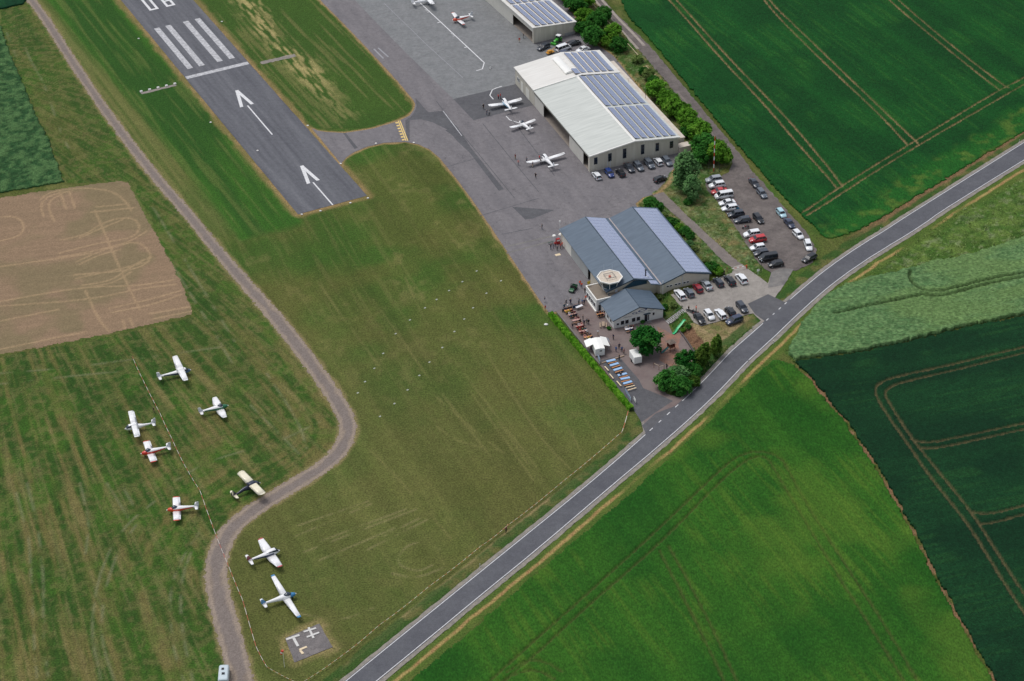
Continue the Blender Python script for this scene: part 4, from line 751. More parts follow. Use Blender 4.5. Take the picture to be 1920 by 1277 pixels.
# ---------------- control tower building
tb = thing('control_tower', 'octagonal white control cab on the flat-roofed block beside the clubhouse', 'tower', LN, LA)
tx0, tx1, ty0, ty1, TH = -4.1, 2.9, -14.35, -7.4, 3.55
MB().box(tx0, tx1, ty0, ty1, -.2, TH-.12).build('walls', M_wren, tb); MB().box(tx0+.2, tx1, ty0+.2, ty1-.2, TH-.12, TH).build('flat_roof', M_bit, tb)
MB().box(tx0-.08, tx0+.2, ty0-.08, ty1+.08, TH-.12, TH+.12).box(tx0+.2, tx1, ty0-.08, ty0+.2, TH-.12, TH+.12).box(tx0+.2, tx1, ty1-.2, ty1+.08, TH-.12, TH+.12).build('parapet', M_trim, tb)
MT = wallM((tx0, 0, 0), (0, 1), (-1, 0))
for y in (-13.7, -12.2, -10.7, -9.2): window(tb, y, .9, 1.2, 1.4, MT)
MTS = wallM((0, ty0, 0), (1, 0), (0, -1)); window(tb, -3.7, .1, 1.1, 2.1, MTS, name='door'); MB().box(tx0-.3, tx0-.002, ty0+.1, ty1, 0.03, .35).build('plinth', M_trim, tb)
ox, oy = 1.05, -10.4
def octa(r, z, ph=.39): return [(ox+r*math.cos(ph+k*math.pi/4), oy+r*math.sin(ph+k*math.pi/4), z) for k in range(8)]
cab = MB().loft([octa(1.95, TH-.05), octa(2.25, TH+1.0)]).build('cab_base', M_trim, tb)
gl = MB().loft([octa(2.2, TH+1.0), octa(2.75, TH+2.96)]).build('cab_glazing', mat('cab_glass', (38, 62, 74), .1, .1, .6, spec=.8), tb)
for a, b in zip(octa(2.25, TH+.95), octa(2.8, TH+2.98)): MB().tube(a, b, .07, n=6).build('mullion', M_trim, gl)
rf = MB().loft([octa(2.8, TH+2.95), octa(3.2, TH+3.02), octa(3.25, TH+3.2)]).build('cab_roof', M_trim, tb); MB().loft([octa(3.0, TH+3.19), octa(3.0, TH+3.24)]).build('roof_felt', M_tan, rf)
rm = MB()
for k in range(8):
    a = octa(3.28, TH+3.2)[k]; b = octa(3.28, TH+3.2)[(k+1) % 8]; c = octa(3.02, TH+3.2)[k]; d = octa(3.02, TH+3.2)[(k+1) % 8]
    rm.add([a, b, d, c]+[(p[0], p[1], TH+3.4) for p in (a, b, d, c)], [(4, 5, 6, 7), (0, 1, 5, 4), (1, 2, 6, 5), (2, 3, 7, 6), (3, 0, 4, 7)])
rm.build('roof_rim', M_trim, rf)
rl = MB()
for x in (-1.2, 1.2):
    for y in (-1.1, 1.1): rl.tube((ox+x, oy+y, TH+3.2), (ox+x, oy+y, TH+3.75), .04, n=5)
rl.box(ox-1.25, ox+1.25, oy-1.15, oy-1.05, TH+3.6, TH+3.75).box(ox-1.25, ox+1.25, oy+1.05, oy+1.15, TH+3.6, TH+3.75).box(ox-1.25, ox-1.15, oy-1.05, oy+1.05, TH+3.6, TH+3.75).box(ox+1.15, ox+1.25, oy-1.05, oy+1.05, TH+3.6, TH+3.75)
rl.build('roof_platform', mat('grating', (160, 156, 150), .7), rf); MB().tube((ox, oy, TH+3.2), (ox, oy, TH+3.7), .35, .25, n=10).build('beacon', mat('beacon_red', (196, 110, 96), .5), rf)
for x, y, h in ((-.8, 1.9, 3.0), (1.3, 1.6, 2.6), (-2.2, .3, 2.2)): MB().tube((ox+x, oy+y, TH+3.2), (ox+x, oy+y, TH+3.2+h), .03, .015, n=5).build('aerial', M_alu, rf)
MB().box(1.6, 2.2, -12.7, -12.2, TH, TH+.6).build('air_unit', M_alu, tb); MB().tube((-.5, -13.6, TH), (-.5, -13.6, TH+.7), .12, n=6).build('roof_vent', M_bluedk, tb)
c_ = MB().tube((-3.4, -7.6, TH+.1), (-3.4, -7.6, TH+.9), .05, n=6).box(-3.8, -3.0, -7.63, -7.57, TH+.6, TH+1.4).build('yellow_board', mat('sign_yellow', (206, 178, 40), .6, .1, 3), tb)
# ================================================================== VEGETATION
def leaf_mat(name, c1, c2, c3):
    m = bpy.data.materials.new(name); m.use_nodes = True; t = m.node_tree; N = t.nodes; Lk = t.links; N.clear()
    out = N.new('ShaderNodeOutputMaterial'); tc = N.new('ShaderNodeTexCoord'); oi = N.new('ShaderNodeObjectInfo')
    no = N.new('ShaderNodeTexNoise'); no.inputs['Scale'].default_value = 1.1; no.inputs['Detail'].default_value = 3; Lk.new(tc.outputs['Object'], no.inputs['Vector'])
    cr = N.new('ShaderNodeValToRGB'); e = cr.color_ramp.elements; e[0].position = .3; e[0].color = L4(c1); e[1].position = .7; e[1].color = L4(c3); q = cr.color_ramp.elements.new(.5); q.color = L4(c2); Lk.new(no.outputs[0], cr.inputs[0])
    hv = N.new('ShaderNodeHueSaturation'); Lk.new(cr.outputs[0], hv.inputs['Color']); mr = N.new('ShaderNodeMapRange'); mr.inputs[3].default_value = .85; mr.inputs[4].default_value = 1.15; Lk.new(oi.outputs['Random'], mr.inputs[0]); Lk.new(mr.outputs[0], hv.inputs['Value'])
    d = N.new('ShaderNodeBsdfDiffuse'); tr = N.new('ShaderNodeBsdfTranslucent'); mx = N.new('ShaderNodeMixShader'); mx.inputs[0].default_value = .18
    Lk.new(hv.outputs[0], d.inputs['Color']); Lk.new(hv.outputs[0], tr.inputs['Color']); Lk.new(d.outputs[0], mx.inputs[1]); Lk.new(tr.outputs[0], mx.inputs[2]); Lk.new(mx.outputs[0], out.inputs['Surface'])
    MATS[name] = m; return m
LF = {'bright': leaf_mat('leaves_bright', (66, 112, 36), (96, 146, 48), (132, 174, 68)), 'deep': leaf_mat('leaves_deep', (44, 92, 38), (64, 120, 50), (96, 146, 66)), 'grey': leaf_mat('leaves_grey', (72, 112, 64), (102, 144, 88), (134, 170, 112)), 'thuja': leaf_mat('leaves_thuja', (56, 84, 36), (82, 112, 44), (114, 134, 58)), 'hedge': leaf_mat('leaves_hedge', (70, 128, 30), (104, 164, 46), (142, 192, 66)), 'maple': leaf_mat('leaves_maple', (30, 80, 34), (46, 104, 42), (72, 130, 56)), 'weed': leaf_mat('leaves_weed', (98, 122, 62), (120, 142, 80), (152, 164, 112))}
M_bark = mat('bark', (84, 70, 56), .9, .25, 3, .5, 6)
def rnd_dir(rs):
    v = rs.normal(size=3); return v/np.linalg.norm(v)
def crown_mesh(name, rx, ry, rz, zc, seed, n_cl=34, per=90, leaf=.30, kind='bright', lump=.33, cone=0.0):
    rs = np.random.RandomState(seed); vs = []; fs = []
    for c in range(n_cl):
        d = rnd_dir(rs); d[2] = d[2]*.9+.12; rad = .55+.35*rs.rand()**.6
        if c < n_cl*.2: rad *= .45
        ctr = np.array([d[0]*rx*rad, d[1]*ry*rad, d[2]*rz*rad]); sz = lump*(.75+.6*rs.rand())
        if cone: k = 1-cone*(ctr[2]/rz+1)/2; ctr[0] *= k; ctr[1] *= k; sz *= .55+.45*k
        for _ in range(per):
            u = rnd_dir(rs)*(rs.rand()**.4); p = ctr+u*np.array([rx, ry, rz])*sz; s_ = leaf*(.55+.8*rs.rand())
            nrm = (u*1.0+np.array([0, 0, .55])+rs.normal(size=3)*.45); nrm /= np.linalg.norm(nrm)
            a = np.cross(nrm, rnd_dir(rs)); a /= np.linalg.norm(a)+1e-9; b = np.cross(nrm, a); k = len(vs)
            p[2] = max(p[2], -zc+.12)
            for (q, w) in ((-1, 0), (.1, -.62), (1, 0), (.1, .62)): vs.append(p+a*q*s_+b*w*s_+np.array([0, 0, zc]))
            fs.append((k, k+1, k+2, k+3))
    me = bpy.data.meshes.new(name); me.from_pydata([tuple(v) for v in vs], [], fs); me.materials.append(LF[kind]); return me
def trunk_mesh(h, r, seed, limbs=6, spread=1.5):
    rs = np.random.RandomState(seed); b = MB(); p = Vector((0, 0, -.15)); top = Vector((.1, -.08, h)); b.tube(p, top*.55, r, r*.75, 8); b.tube(top*.55, top, r*.75, r*.35, 8)
    for k in range(limbs):
        a = 2*math.pi*k/limbs+rs.rand(); z = h*(.35+.5*rs.rand()); q = top*(z/h); e = q+Vector((math.cos(a)*spread*(.6+.5*rs.rand()), math.sin(a)*spread*(.6+.5*rs.rand()), h*.35)); b.tube(q, e, r*.4, r*.12, 6)
    return b.mesh('trunk', M_bark)
CROWNS = {}
def crownlib(k):
    if k not in CROWNS:
        kind, sh, sd = k
        P = {'round': (1.0, 1.0, .85, .95, 90, 60, .085, .23, 0), 'bush': (1.0, 1.0, .75, .66, 80, 60, .085, .25, 0), 'column': (.72, .72, 1.3, 1.22, 80, 60, .085, .24, .45), 'tall': (.95, .95, 1.45, 1.4, 110, 60, .085, .22, .15), 'spread': (1.25, 1.0, .6, .52, 40, 80, .12, .34, 0)}[sh]
        CROWNS[k] = (crown_mesh('crown', P[0], P[1], P[2], P[3], sd, P[4], P[5], P[6], kind, P[7], P[8]), trunk_mesh(P[3]*1.05, .07, sd, 6, .5))
    return CROWNS[k]
def plant(name, label, cat, px, py, size, kind, shape, seed, group=None, sq=(1, 1, 1), rz=None):
    p = G(px, py); t = thing(name, label, cat, p, (seed*1.7) % 6.28 if rz is None else rz, group); cm, tm = crownlib((kind, shape, seed % 3))
    t.scale = (size*sq[0], size*sq[1], size*sq[2])
    for nm, me in (('trunk', tm), ('crown', cm)):
        o = bpy.data.objects.new(nm, me); C.objects.link(o); o.parent = t
    return t
plant('maple_tree', 'round bushy deep-green tree between the white box trailer and the play tower', 'tree', 1212, 664, 4.0, 'maple', 'round', 1)
plant('willow_tree', 'tall grey-green tree standing beside the black hatchback at the hangar corner', 'tree', 1284, 358, 4.5, 'grey', 'tall', 2, sq=(1.0, 1.0, .92))
plant('willow_tree', 'slimmer grey-green tree growing in front of the tallest one', 'tree', 1297, 378, 2.9, 'grey', 'tall', 1)
k = 0
HB = [(1140, 84, 3.0, 'bright'), (1112, 86, 3.1, 'deep'), (1120, 58, 3.0, 'deep'), (1096, 44, 3.0, 'bright'), (1080, 22, 3.2, 'deep'), (1100, 14, 2.8, 'bright'), (1062, 0, 3.2, 'bright'), (1085, -14, 3.0, 'deep'), (1132, 40, 2.4, 'deep'), (1090, 62, 2.2, 'deep'), (1160, 96, 2.6, 'deep'), (1150, 70, 2.2, 'bright')]
ORDN = ['first', 'second', 'third', 'fourth', 'fifth', 'sixth', 'seventh', 'eighth', 'ninth', 'tenth', 'eleventh', 'twelfth', 'thirteenth']
for i, (px, py, s_, kd) in enumerate(sorted(HB, key=lambda q: -q[1])):
    k += 1; s_ *= 1.15; plant('hedge_tree', ORDN[i]+[' leafy tree', ' dark leafy tree'][kd == 'deep']+' behind the far hangar, counted from the annex', 'tree', px, py, s_, kd, ('round', 'bush')[k % 2], k, 'trees behind the far hangar')
for i, (px, py, s_, kd) in enumerate([(1232, 186, 2.9, 'bright'), (1252, 200, 2.8, 'bright'), (1262, 218, 2.7, 'bright'), (1276, 222, 2.9, 'bright'), (1288, 238, 2.7, 'bright'), (1300, 252, 2.9, 'bright'), (1310, 266, 3.0, 'bright'), (1290, 256, 2.0, 'deep'), (1216, 150, 1.7, 'weed'), (1206, 140, 1.4, 'deep'), (1226, 162, 1.6, 'deep'), (1195, 118, 1.5, 'weed')]):
    k += 1; s_ *= 1.18; plant('hedgerow_bush', {'bright': ORDN[i % 7]+' fresh green bush between annex and farm track, counted towards the mast', 'deep': {7: 'small dark bush within the fresh green row behind the annex', 9: 'small dark bush at the annex wall beside the pale scrub', 10: 'dark bush at the start of the fresh green row behind the annex'}.get(i), 'weed': ['low pale scrub bush beside the sunken rail', 'pale scrub bush beside the farm track rail'][i % 2]}[kd], 'bush', px, py, s_, kd, ('bush', 'round')[k % 2], k, 'bushes between annex and farm track')
for i, (px, py, s_, kd) in enumerate([(1320, 296, 3.5, 'deep'), (1342, 304, 3.2, 'bright'), (1356, 308, 2.3, 'bright'), (1312, 310, 2.4, 'deep')]):
    k += 1; s_ *= 1.15; plant('mast_bush', {'deep': ['large', '', '', 'smaller'][i]+' dense dark tree behind the red and white mast', 'bright': ['', 'large', 'smaller', ''][i]+' broad green bush beside the red and white mast'}[kd], 'bush', px, py, s_, kd, 'round', k, 'bushes round the mast')
for i, (px, py, s_, kd, sh) in enumerate([(1219, 392, 2.0, 'deep', 'round'), (1232, 400, 1.9, 'deep', 'round'), (1246, 408, 1.1, 'weed', 'bush'), (1256, 418, 1.2, 'deep', 'bush'), (1264, 424, 1.5, 'deep', 'bush'), (1274, 434, 1.5, 'bright', 'bush'), (1284, 440, 1.6, 'deep', 'bush'), (1294, 448, 1.4, 'deep', 'bush'), (1292, 462, 1.2, 'grey', 'bush'), (1302, 470, 1.0, 'weed', 'bush'), (1334, 510, 2.0, 'deep', 'bush'), (1346, 514, 1.5, 'bright', 'bush'), (1322, 492, 1.0, 'weed', 'bush')]):
    k += 1; plant('shrub', {'deep': 'dark shrub along the slate-blue hangar wall, '+ORDN[i]+' in the row from the apron', 'bright': 'light green shrub along the slate-blue hangar wall, '+ORDN[i]+' in the row from the apron', 'weed': 'dry low scrub along the slate-blue hangar wall, '+ORDN[i]+' in the row from the apron', 'grey': 'grey-green shrub along the slate-blue hangar wall, '+ORDN[i]+' in the row from the apron'}[kd], 'shrub', px, py, s_, kd, sh, k, 'shrubs along the blue hangar')
for i, (px, py, s_, kd, sh, lb) in enumerate([(1252, 728, 2.6, 'deep', 'bush', 'wide dark shrub at the roadside corner of the playground'), (1278, 736, 2.3, 'deep', 'bush', 'low shrub next to the road beside the white kerb stone'), (1270, 716, 2.4, 'grey', 'bush', 'pale leafy shrub behind the swing frame'), (1286, 692, 2.3, 'maple', 'round', 'round green bush beside the swing frame'), (1312, 694, 2.2, 'thuja', 'column', 'olive conifer bush, second from the bare slope'), (1322, 682, 2.1, 'thuja', 'column', 'olive conifer bush next to the column-shaped cypress'), (1343, 668, 2.1, 'thuja', 'column', 'slim column-shaped conifer standing alone at the roadside'), (1298, 704, 1.9, 'deep', 'bush', 'small dark shrub between round bush and road'), (1300, 724, 1.5, 'thuja', 'bush', 'low olive shrub on the road verge')]):
    plant('roadside_shrub', lb, 'shrub', px, py, s_*1.2, kd, sh, i)
for i, (px, py, s_, kd, lb) in enumerate([(1246, 580, 1.0, 'deep', 'dark shrub on the bank beside the stairs'), (1243, 592, .7, 'deep', 'small shrub at the foot of the stairs'), (1262, 576, 1.1, 'weed', 'dry shrub on the bank above the stairs'), (1281, 622, .7, 'bright', 'leafy shrub between green slide and bare slope'), (1290, 616, .8, 'deep', 'dark shrub beside the top of the green slide'), (1238, 560, .9, 'weed', 'low scrub behind the clubhouse corner')]):
    plant('bank_shrub', lb, 'shrub', px, py, s_, kd, 'bush', i+3)
for i, (px, py) in enumerate([(1188, 626), (1142, 618), (1205, 606)]): plant('planter_shrub', 'small leafy plant against the clubhouse wall', 'plant', px, py, .6, 'deep', 'bush', i, 'plants at the clubhouse wall')
plant('sapling', 'young bush at the edge of the lane behind the tall tree', 'bush', 1290, 384, 1.3, 'deep', 'bush', 2)
# the clipped hedge along the terrace
def hedge_mesh(L, w, h, seed, n):
    rs = np.random.RandomState(seed); vs = []; fs = []
    for _ in range(n):
        x = rs.rand()*L; f = rs.rand()
        bulge = 1+.09*math.sin(x*1.27+seed)+.08*math.sin(x*3.1+1)+.07*math.sin(x*.41)
        if f < .5: y = (rs.rand()-.5)*w*bulge; z = h*(bulge*.5+.5)*(.92+.12*rs.rand()); nr = np.array([0, 0, 1.])
        else: y = (1 if f < .75 else -1)*w/2*bulge*(.9+.2*rs.rand()); z = rs.rand()*h; nr = np.array([0, np.sign(y), .5])
        nr = nr+rs.normal(size=3)*.5; nr /= np.linalg.norm(nr); a = np.cross(nr, rnd_dir(rs)); a /= np.linalg.norm(a); b = np.cross(nr, a); s_ = .17*(.6+.8*rs.rand()); k = len(vs); p = np.array([x, y, z])
        for q, w_ in ((-1, 0), (.1, -.6), (1, 0), (.1, .6)): vs.append(p+a*q*s_+b*w_*s_)
        fs.append((k, k+1, k+2, k+3))
    me = bpy.data.meshes.new('foliage'); me.from_pydata([tuple(v) for v in vs], [], fs); me.materials.append(LF['hedge']); return me
a = G(1032, 592); b = G(1184, 771); Lh = float(np.linalg.norm((b-a)[:2])); an_ = math.atan2(b[1]-a[1], b[0]-a[0])
hd = thing('hedge', 'long clipped bright-green hedge between the terrace and the mown airfield', 'hedge', a, an_)
o = bpy.data.objects.new('foliage', hedge_mesh(Lh, 1.15, 1.15, 3, 11000)); C.objects.link(o); o.parent = hd
MB().box(.1, Lh-.1, -.35, .35, 0, .85).build('branch_core', mat('hedge_wood', (38, 56, 22), .95, .3, 3), hd)
# scrub between hangar bank and track: rough tufts, nobody could count them
def tufts(name, poly, n, size, kind, seed, label):
    rs = np.random.RandomState(seed); xs = [p[0] for p in poly]; ys = [p[1] for p in poly]; vs = []; fs = []
    X = rs.uniform(min(xs), max(xs), n*3); Y = rs.uniform(min(ys), max(ys), n*3); ok = inpoly(X, Y, poly)
    for pl in (BARE, BARE2, carpark_poly, lane_poly, lot_poly, apron_poly, terrace_poly, shoulder_poly): ok &= ~inpoly(X, Y, pl)
    X = X[ok][:n]; Y = Y[ok][:n]; Z = hgt(X, Y)
    for x, y, z in zip(X, Y, Z):
        for _ in range(5):
            s_ = size*(.5+rs.rand()); aa = rs.rand()*6.28; d = np.array([math.cos(aa), math.sin(aa), 0]); e = np.array([-d[1], d[0], 0]); p = np.array([x, y, z])+rs.normal(size=3)*[.2, .2, .0]; k = len(vs)
            vs += [p-d*.12*s_, p+d*.12*s_, p+d*.1*s_+e*.35*s_+np.array([0, 0, .55*s_]), p-d*.1*s_+e*.35*s_+np.array([0, 0, .5*s_])]; fs.append((k, k+1, k+2, k+3))
    me = bpy.data.meshes.new(name); me.from_pydata([tuple(v) for v in vs], [], fs); me.materials.append(LF[kind]); o = bpy.data.objects.new(name, me); C.objects.link(o); tag(o, label, 'weeds', None, 'stuff')
tufts('scrub_weeds', ROUGH, 2200, .6, 'weed', 5, 'pale rough weeds on the bank between hangars and car park')
tufts('meadow_weeds', WEED, 2600, .65, 'weed', 6, 'unmown weedy meadow between the road and the rye')
tufts('bank_weeds', EMB, 500, .6, 'weed', 8, 'rough green grass on the bank below the upper parking lot')

# ================================================================== AIRCRAFT
M_pw = mat('aircraft_white', (244, 244, 244), .35, .02, 1, coat=.3); M_can = mat('canopy_glass', (44, 58, 74), .08, .1, 1.5, spec=.8); M_tyre = mat('tyre_rubber', (28, 28, 30), .8); M_prop = mat('propeller', (60, 60, 64), .4); M_met = mat('bare_metal', (190, 192, 196), .3, metal=.8)
def pm(n, c): return mat('paint_'+n, c, .35, .03, 1, coat=.3)
def ring(x, zc, hw, hh, n=14, ex=2.3):
    return [(x, hw*math.copysign(abs(math.cos(2*math.pi*k/n))**(2/ex), math.cos(2*math.pi*k/n)), zc+hh*math.copysign(abs(math.sin(2*math.pi*k/n))**(2/ex), math.sin(2*math.pi*k/n))) for k in range(n)]
def panel(pts_le, pts_te, t0, t1, sgn, mi=None):
    """A lifting surface from root to tip: leading and trailing edge points, thickness at root and tip."""
    b = MB(); rings = []; n = len(pts_le)
    for i, (l, e) in enumerate(zip(pts_le, pts_te)):
        l = Vector(l); e = Vector(e); t = t0+(t1-t0)*i/(n-1); up = Vector((0, 0, 1)); m = l.lerp(e, .28)
        rings.append([l, l.lerp(e, .1)+up*t*.4, m+up*t*.55, l.lerp(e, .65)+up*t*.35, e, l.lerp(e, .65)-up*t*.2, m-up*t*.4, l.lerp(e, .1)-up*t*.32])
    return b.loft([[tuple(v) for v in r] for r in rings], mi if mi else 0)
def aircraft(label, tipA, tipB, nose, tail, span, length, high=False, cr=1.6, ct=1.2, body=M_pw, nosec=M_pw, wing=M_pw, tipc=None, finc=None, stripe=None, stab=3.0, tailw=None, dih=5.0, sweep=.0, crank=None, roundtip=False, dragger=False, cabin=(0.0, 1.9), cabw=.56, fw=.56, fh=.62, fin_h=1.15, slim=.16, wz=None, wingmid=None, bubble=False, struts=True, finlow=True, boom=False, tailc=None, twin=False):
    cr *= 1.13; ct *= 1.13; fw *= 1.08; fh *= 1.05; wz = wz if wz is not None else (2.05 if high else .85)
    A = ray(*tipA, wz+.2); B = ray(*tipB, wz+.2); cxy = (np.array(A)+np.array(B))/2; n_ = np.array(ray(*nose, 1.1)); t_ = np.array(ray(*tail, 1.1))
    f = (n_-t_)/np.linalg.norm(n_-t_); w = np.array(A)-np.array(B); w = np.array([-w[1], w[0]])/np.linalg.norm(w)
    if w@f < 0: w = -w
    f = f*.55+w*.45; ang = math.atan2(f[1], f[0]); t = thing('aircraft', label, 'aircraft', (cxy[0], cxy[1], H1(*cxy)+.06), ang, None)
    xn = length*.315; xt = xn-length; zc = 1.08 if not dragger else 1.15; tz = zc+.12 if not dragger else .75
    S = [(xn-.06, zc-.04, .16, .16), (xn-.22, zc-.04, .34, .34), (xn-.75, zc-.02, fw*.82, fh*.72), (xn-1.35, zc, fw*.95, fh*.86), (.35, zc+.02, fw, fh*.92), (-.9, zc+.04, fw*.96, fh*.88), (-1.9, zc+.08, fw*(.55 if boom else .72), fh*(.5 if boom else .66)), (xt*.72, tz+.02, fw*(.28 if boom else .42), fh*(.3 if boom else .4)), (xt+.25, tz+.06, slim, .2)]
    mats = [body, nosec, stripe or body]
    def mi(k, i): return 1 if k < 3 else (2 if stripe and i in (0, 6, 7, 13) and k < 7 else 0)
    fu = MB().loft([ring(*s) for s in S], mi).build('fuselage', mats, t, True)
    # cabin
    c0, c1 = cabin; ch_ = .62 if not high else .5; base = zc+fh*.62
    if bubble: cr_ = [ring(c1, base-.05, .1, .08), ring(c1-.45, base+.08, cabw*.8, .28), ring((c0+c1)/2, base+.16, cabw*.92, .42), ring(c0+.35, base+.1, cabw*.75, .3), ring(c0-.25, base-.02, .14, .12)]
    else: cr_ = [ring(c1+.12, base-.12, cabw*.85, .1, ex=4), ring(c1-.5, base+.14, cabw*.84, ch_*.62, ex=4), ring((c0+c1)/2-.1, base+.16, cabw*.86, ch_*.66, ex=4), ring(c0-.2, base+.12, cabw*.8, ch_*.55, ex=4), ring(c0-1.2, base-.12, cabw*.5, .16, ex=3)]
    def mc(k, i): return 0 if (bubble or k == 0 or (k < 3 and i not in (2, 3, 4, 5))) else 1
    if twin: mc = lambda k, i: 0 if k == 0 or (k < 3 and i in (0, 1, 6, 7)) else 1
    MB().loft(cr_, mc).build('canopy', [M_can, body], t, True)
    d = math.tan(R(dih)); y0 = 0.0 if high else fw*.6
    for sg in (1, -1):
        hs2 = span/2; st = [0.0, .55, .93, 1.0] if crank is None else [0.0, crank, .93, 1.0]
        le = []; te = []
        for s_ in st:
            y = y0+(hs2-y0)*s_
            if crank is not None: c = cr if s_ <= crank else cr+(ct-cr)*(s_-crank)/(1-crank)
            else: c = cr+(ct-cr)*s_
            if roundtip and s_ == 1.0: c *= .45
            elif s_ == 1.0: c *= .86
            xl = cr*.55-sweep*s_*hs2*.1-(0 if crank is not None and s_ <= crank else (cr-c)*.35); z = wz+d*max(0, y-y0)
            le.append((xl, sg*y, z)); te.append((xl-c, sg*y, z))
        wn = panel(le[:3], te[:3], .2, .14, sg).build('wing', wing, t, True); panel(le[2:], te[2:], .14, .06, sg).build('wing_tip', tipc or wing, wn, True)
        a1 = Vector(te[0]).lerp(Vector(te[2]), .5); a2 = Vector(te[0]).lerp(Vector(te[2]), .97)
        MB().add([a1+Vector((.34, 0, .075)), a2+Vector((.30, 0, .06)), a2+Vector((.02, 0, .02)), a1+Vector((.02, 0, .025))], [(0, 1, 2, 3)]).build('aileron', mat('control_surface', (226, 228, 230), .4), wn) if wing is M_pw else None
        hs3 = stab/2; x0 = xt+.95; z0 = tz+.16
        panel([(x0, sg*.1, z0), (x0-.12, sg*hs3*.8, z0), (x0-.22, sg*hs3, z0)], [(x0-.92, sg*.1, z0), (x0-.85, sg*hs3*.8, z0), (x0-(.55 if roundtip else .78), sg*hs3, z0)], .1, .06, sg).build('tailplane', tailc or wing, t, True)
        if high and struts: MB().tube((.25, sg*fw*.9, zc-.3), (.15, sg*hs2*.52, wz+d*hs2*.4-.05), .05, n=6).build('strut', wing, t)
    if high: panel([(cr*.55, -.62, wz+.02), (cr*.55, 0, wz+.04), (cr*.55, .62, wz+.02)], [(cr*.55-cr, -.62, wz+.02), (cr*.55-cr, 0, wz+.04), (cr*.55-cr, .62, wz+.02)], .2, .2, 1).build('wing_centre', wingmid or wing, t, True)
    # fin
    fz = tz+.1; b = MB(); pr = [(xt+1.35, fz, .06), (xt+.95, fz+.25, .05), (xt+.38, fz+fin_h, .03), (xt-.02, fz+fin_h, .02), (xt+.06, fz, .03)]
    if roundtip: pr = [(xt+1.2, fz, .06), (xt+.8, fz+.4, .05), (xt+.5, fz+fin_h*.85, .04), (xt+.15, fz+fin_h, .03), (xt-.2, fz+fin_h*.8, .02), (xt-.3, fz+.3, .02), (xt+.0, fz-.1, .03)]
    n = len(pr); b.add([(x, .05, z) for x, z, _ in pr]+[(x, -.05, z) for x, z, _ in pr], [tuple(range(n)), tuple(range(2*n-1, n-1, -1))]+[(i, n+i, n+(i+1) % n, (i+1) % n) for i in range(n)])
    fn = b.build('fin', finc or body, t); MB().box(xt-.06, xt+.28, -.055, .055, fz+.05, fz+fin_h-.1).build('rudder', tailc or finc or body, fn)
    # propeller and spinner
    MB().loft([ring(xn-.1, zc-.04, .17, .17, 10), ring(xn+.1, zc-.04, .11, .11, 10), ring(xn+.2, zc-.04, .02, .02, 10)]).build('spinner', M_pw, t, True)
    pa = R(25); b = MB()
    for sg in (1, -1): b.add([(xn+.03, sg*math.cos(pa)*.1-.05, zc-.04+sg*math.sin(pa)*.1), (xn+.06, sg*math.cos(pa)*.1+.05, zc-.04+sg*math.sin(pa)*.1), (xn+.06, sg*math.cos(pa)*.92+.04, zc-.04+sg*math.sin(pa)*.92), (xn+.03, sg*math.cos(pa)*.92-.04, zc-.04+sg*math.sin(pa)*.92+.09)], [(0, 1, 2, 3)])
    b.build('propeller', M_prop, t)
    # gear
    G_ = [(.05 if not dragger else .55, 1.15), (.05 if not dragger else .55, -1.15)]
    for x, y in G_:
        w_ = MB().tube((x, y-.07, .2), (x, y+.07, .2), .2, n=12).build('wheel', M_tyre, t); MB().tube((x, y-.075, .2), (x, y+.075, .2), .09, n=8).build('hub', M_met, w_)
        MB().tube((x, y*.95, .25), (x, y*(.85 if not high else .4), (wz if not high else zc-.3)), .045, n=6).build('gear_leg', M_pw, t); MB().loft([ring(x-.32, .28, .05, .06, 8)]+[ring(x, .33, .11, .15, 8), ring(x+.3, .27, .05, .06, 8)]).translate_(y) if False else None
    xw = (xn-.75, .17) if not dragger else (xt+.35, .12)
    w_ = MB().tube((xw[0], -.06, xw[1]), (xw[0], .06, xw[1]), xw[1], n=10).build('wheel', M_tyre, t); MB().tube((xw[0], 0, xw[1]), (xw[0], 0, zc-.4 if not dragger else tz), .04, n=6).build('gear_leg', M_met, t)
    return t
blu = pm('blue', (74, 104, 140)); red = pm('red', (206, 54, 40)); ora = pm('orange', (214, 78, 44)); grn = pm('green', (38, 112, 76)); nav = pm('navy', (34, 42, 66)); cre = pm('cream', (240, 232, 206)); sky_ = pm('sky', (64, 138, 190)); drk = pm('maroon', (130, 40, 48)); pink = pm('tipred', (206, 92, 96)); gry = pm('grey', (206, 210, 214)); bst = pm('bstripe', (60, 70, 96))
aircraft('white high-wing aircraft with blue-grey nose, the highest parked on the hay meadow', (326, 669.5), (347.5, 712.5), (357, 690), (297, 703), 10.9, 8.1, True, 1.65, 1.15, nosec=blu, stripe=bst, dih=2, stab=3.3, finc=gry)
aircraft('white low-wing aircraft with green nose and dark canopy on the hay meadow', (400.5, 746.5), (420, 783.7), (429, 759.8), (380, 772), 8.7, 7.0, False, 1.7, .95, nosec=grn, stripe=grn, crank=.45, dih=4, stab=2.9, bubble=True, cabin=(-.2, 1.2), finc=gry)
aircraft('all-white slim-tailed high-wing aircraft parked next to a person on the hay meadow', (242.6, 769.6), (261.8, 818.9), (232, 805.5), (289, 797), 10.4, 7.0, True, 1.35, 1.25, dih=1, stab=2.6, boom=True, finc=gry, fin_h=1.3, struts=False, wz=1.95)
aircraft('red-nosed white low-wing aircraft just beyond the barrier tape', (274.6, 828.4), (290.5, 866), (260.5, 851), (313, 840), 8.4, 6.8, False, 1.55, 1.45, nosec=red, tipc=red, stripe=red, stab=2.7, bubble=True, cabin=(-.1, 1.3), finc=gry)
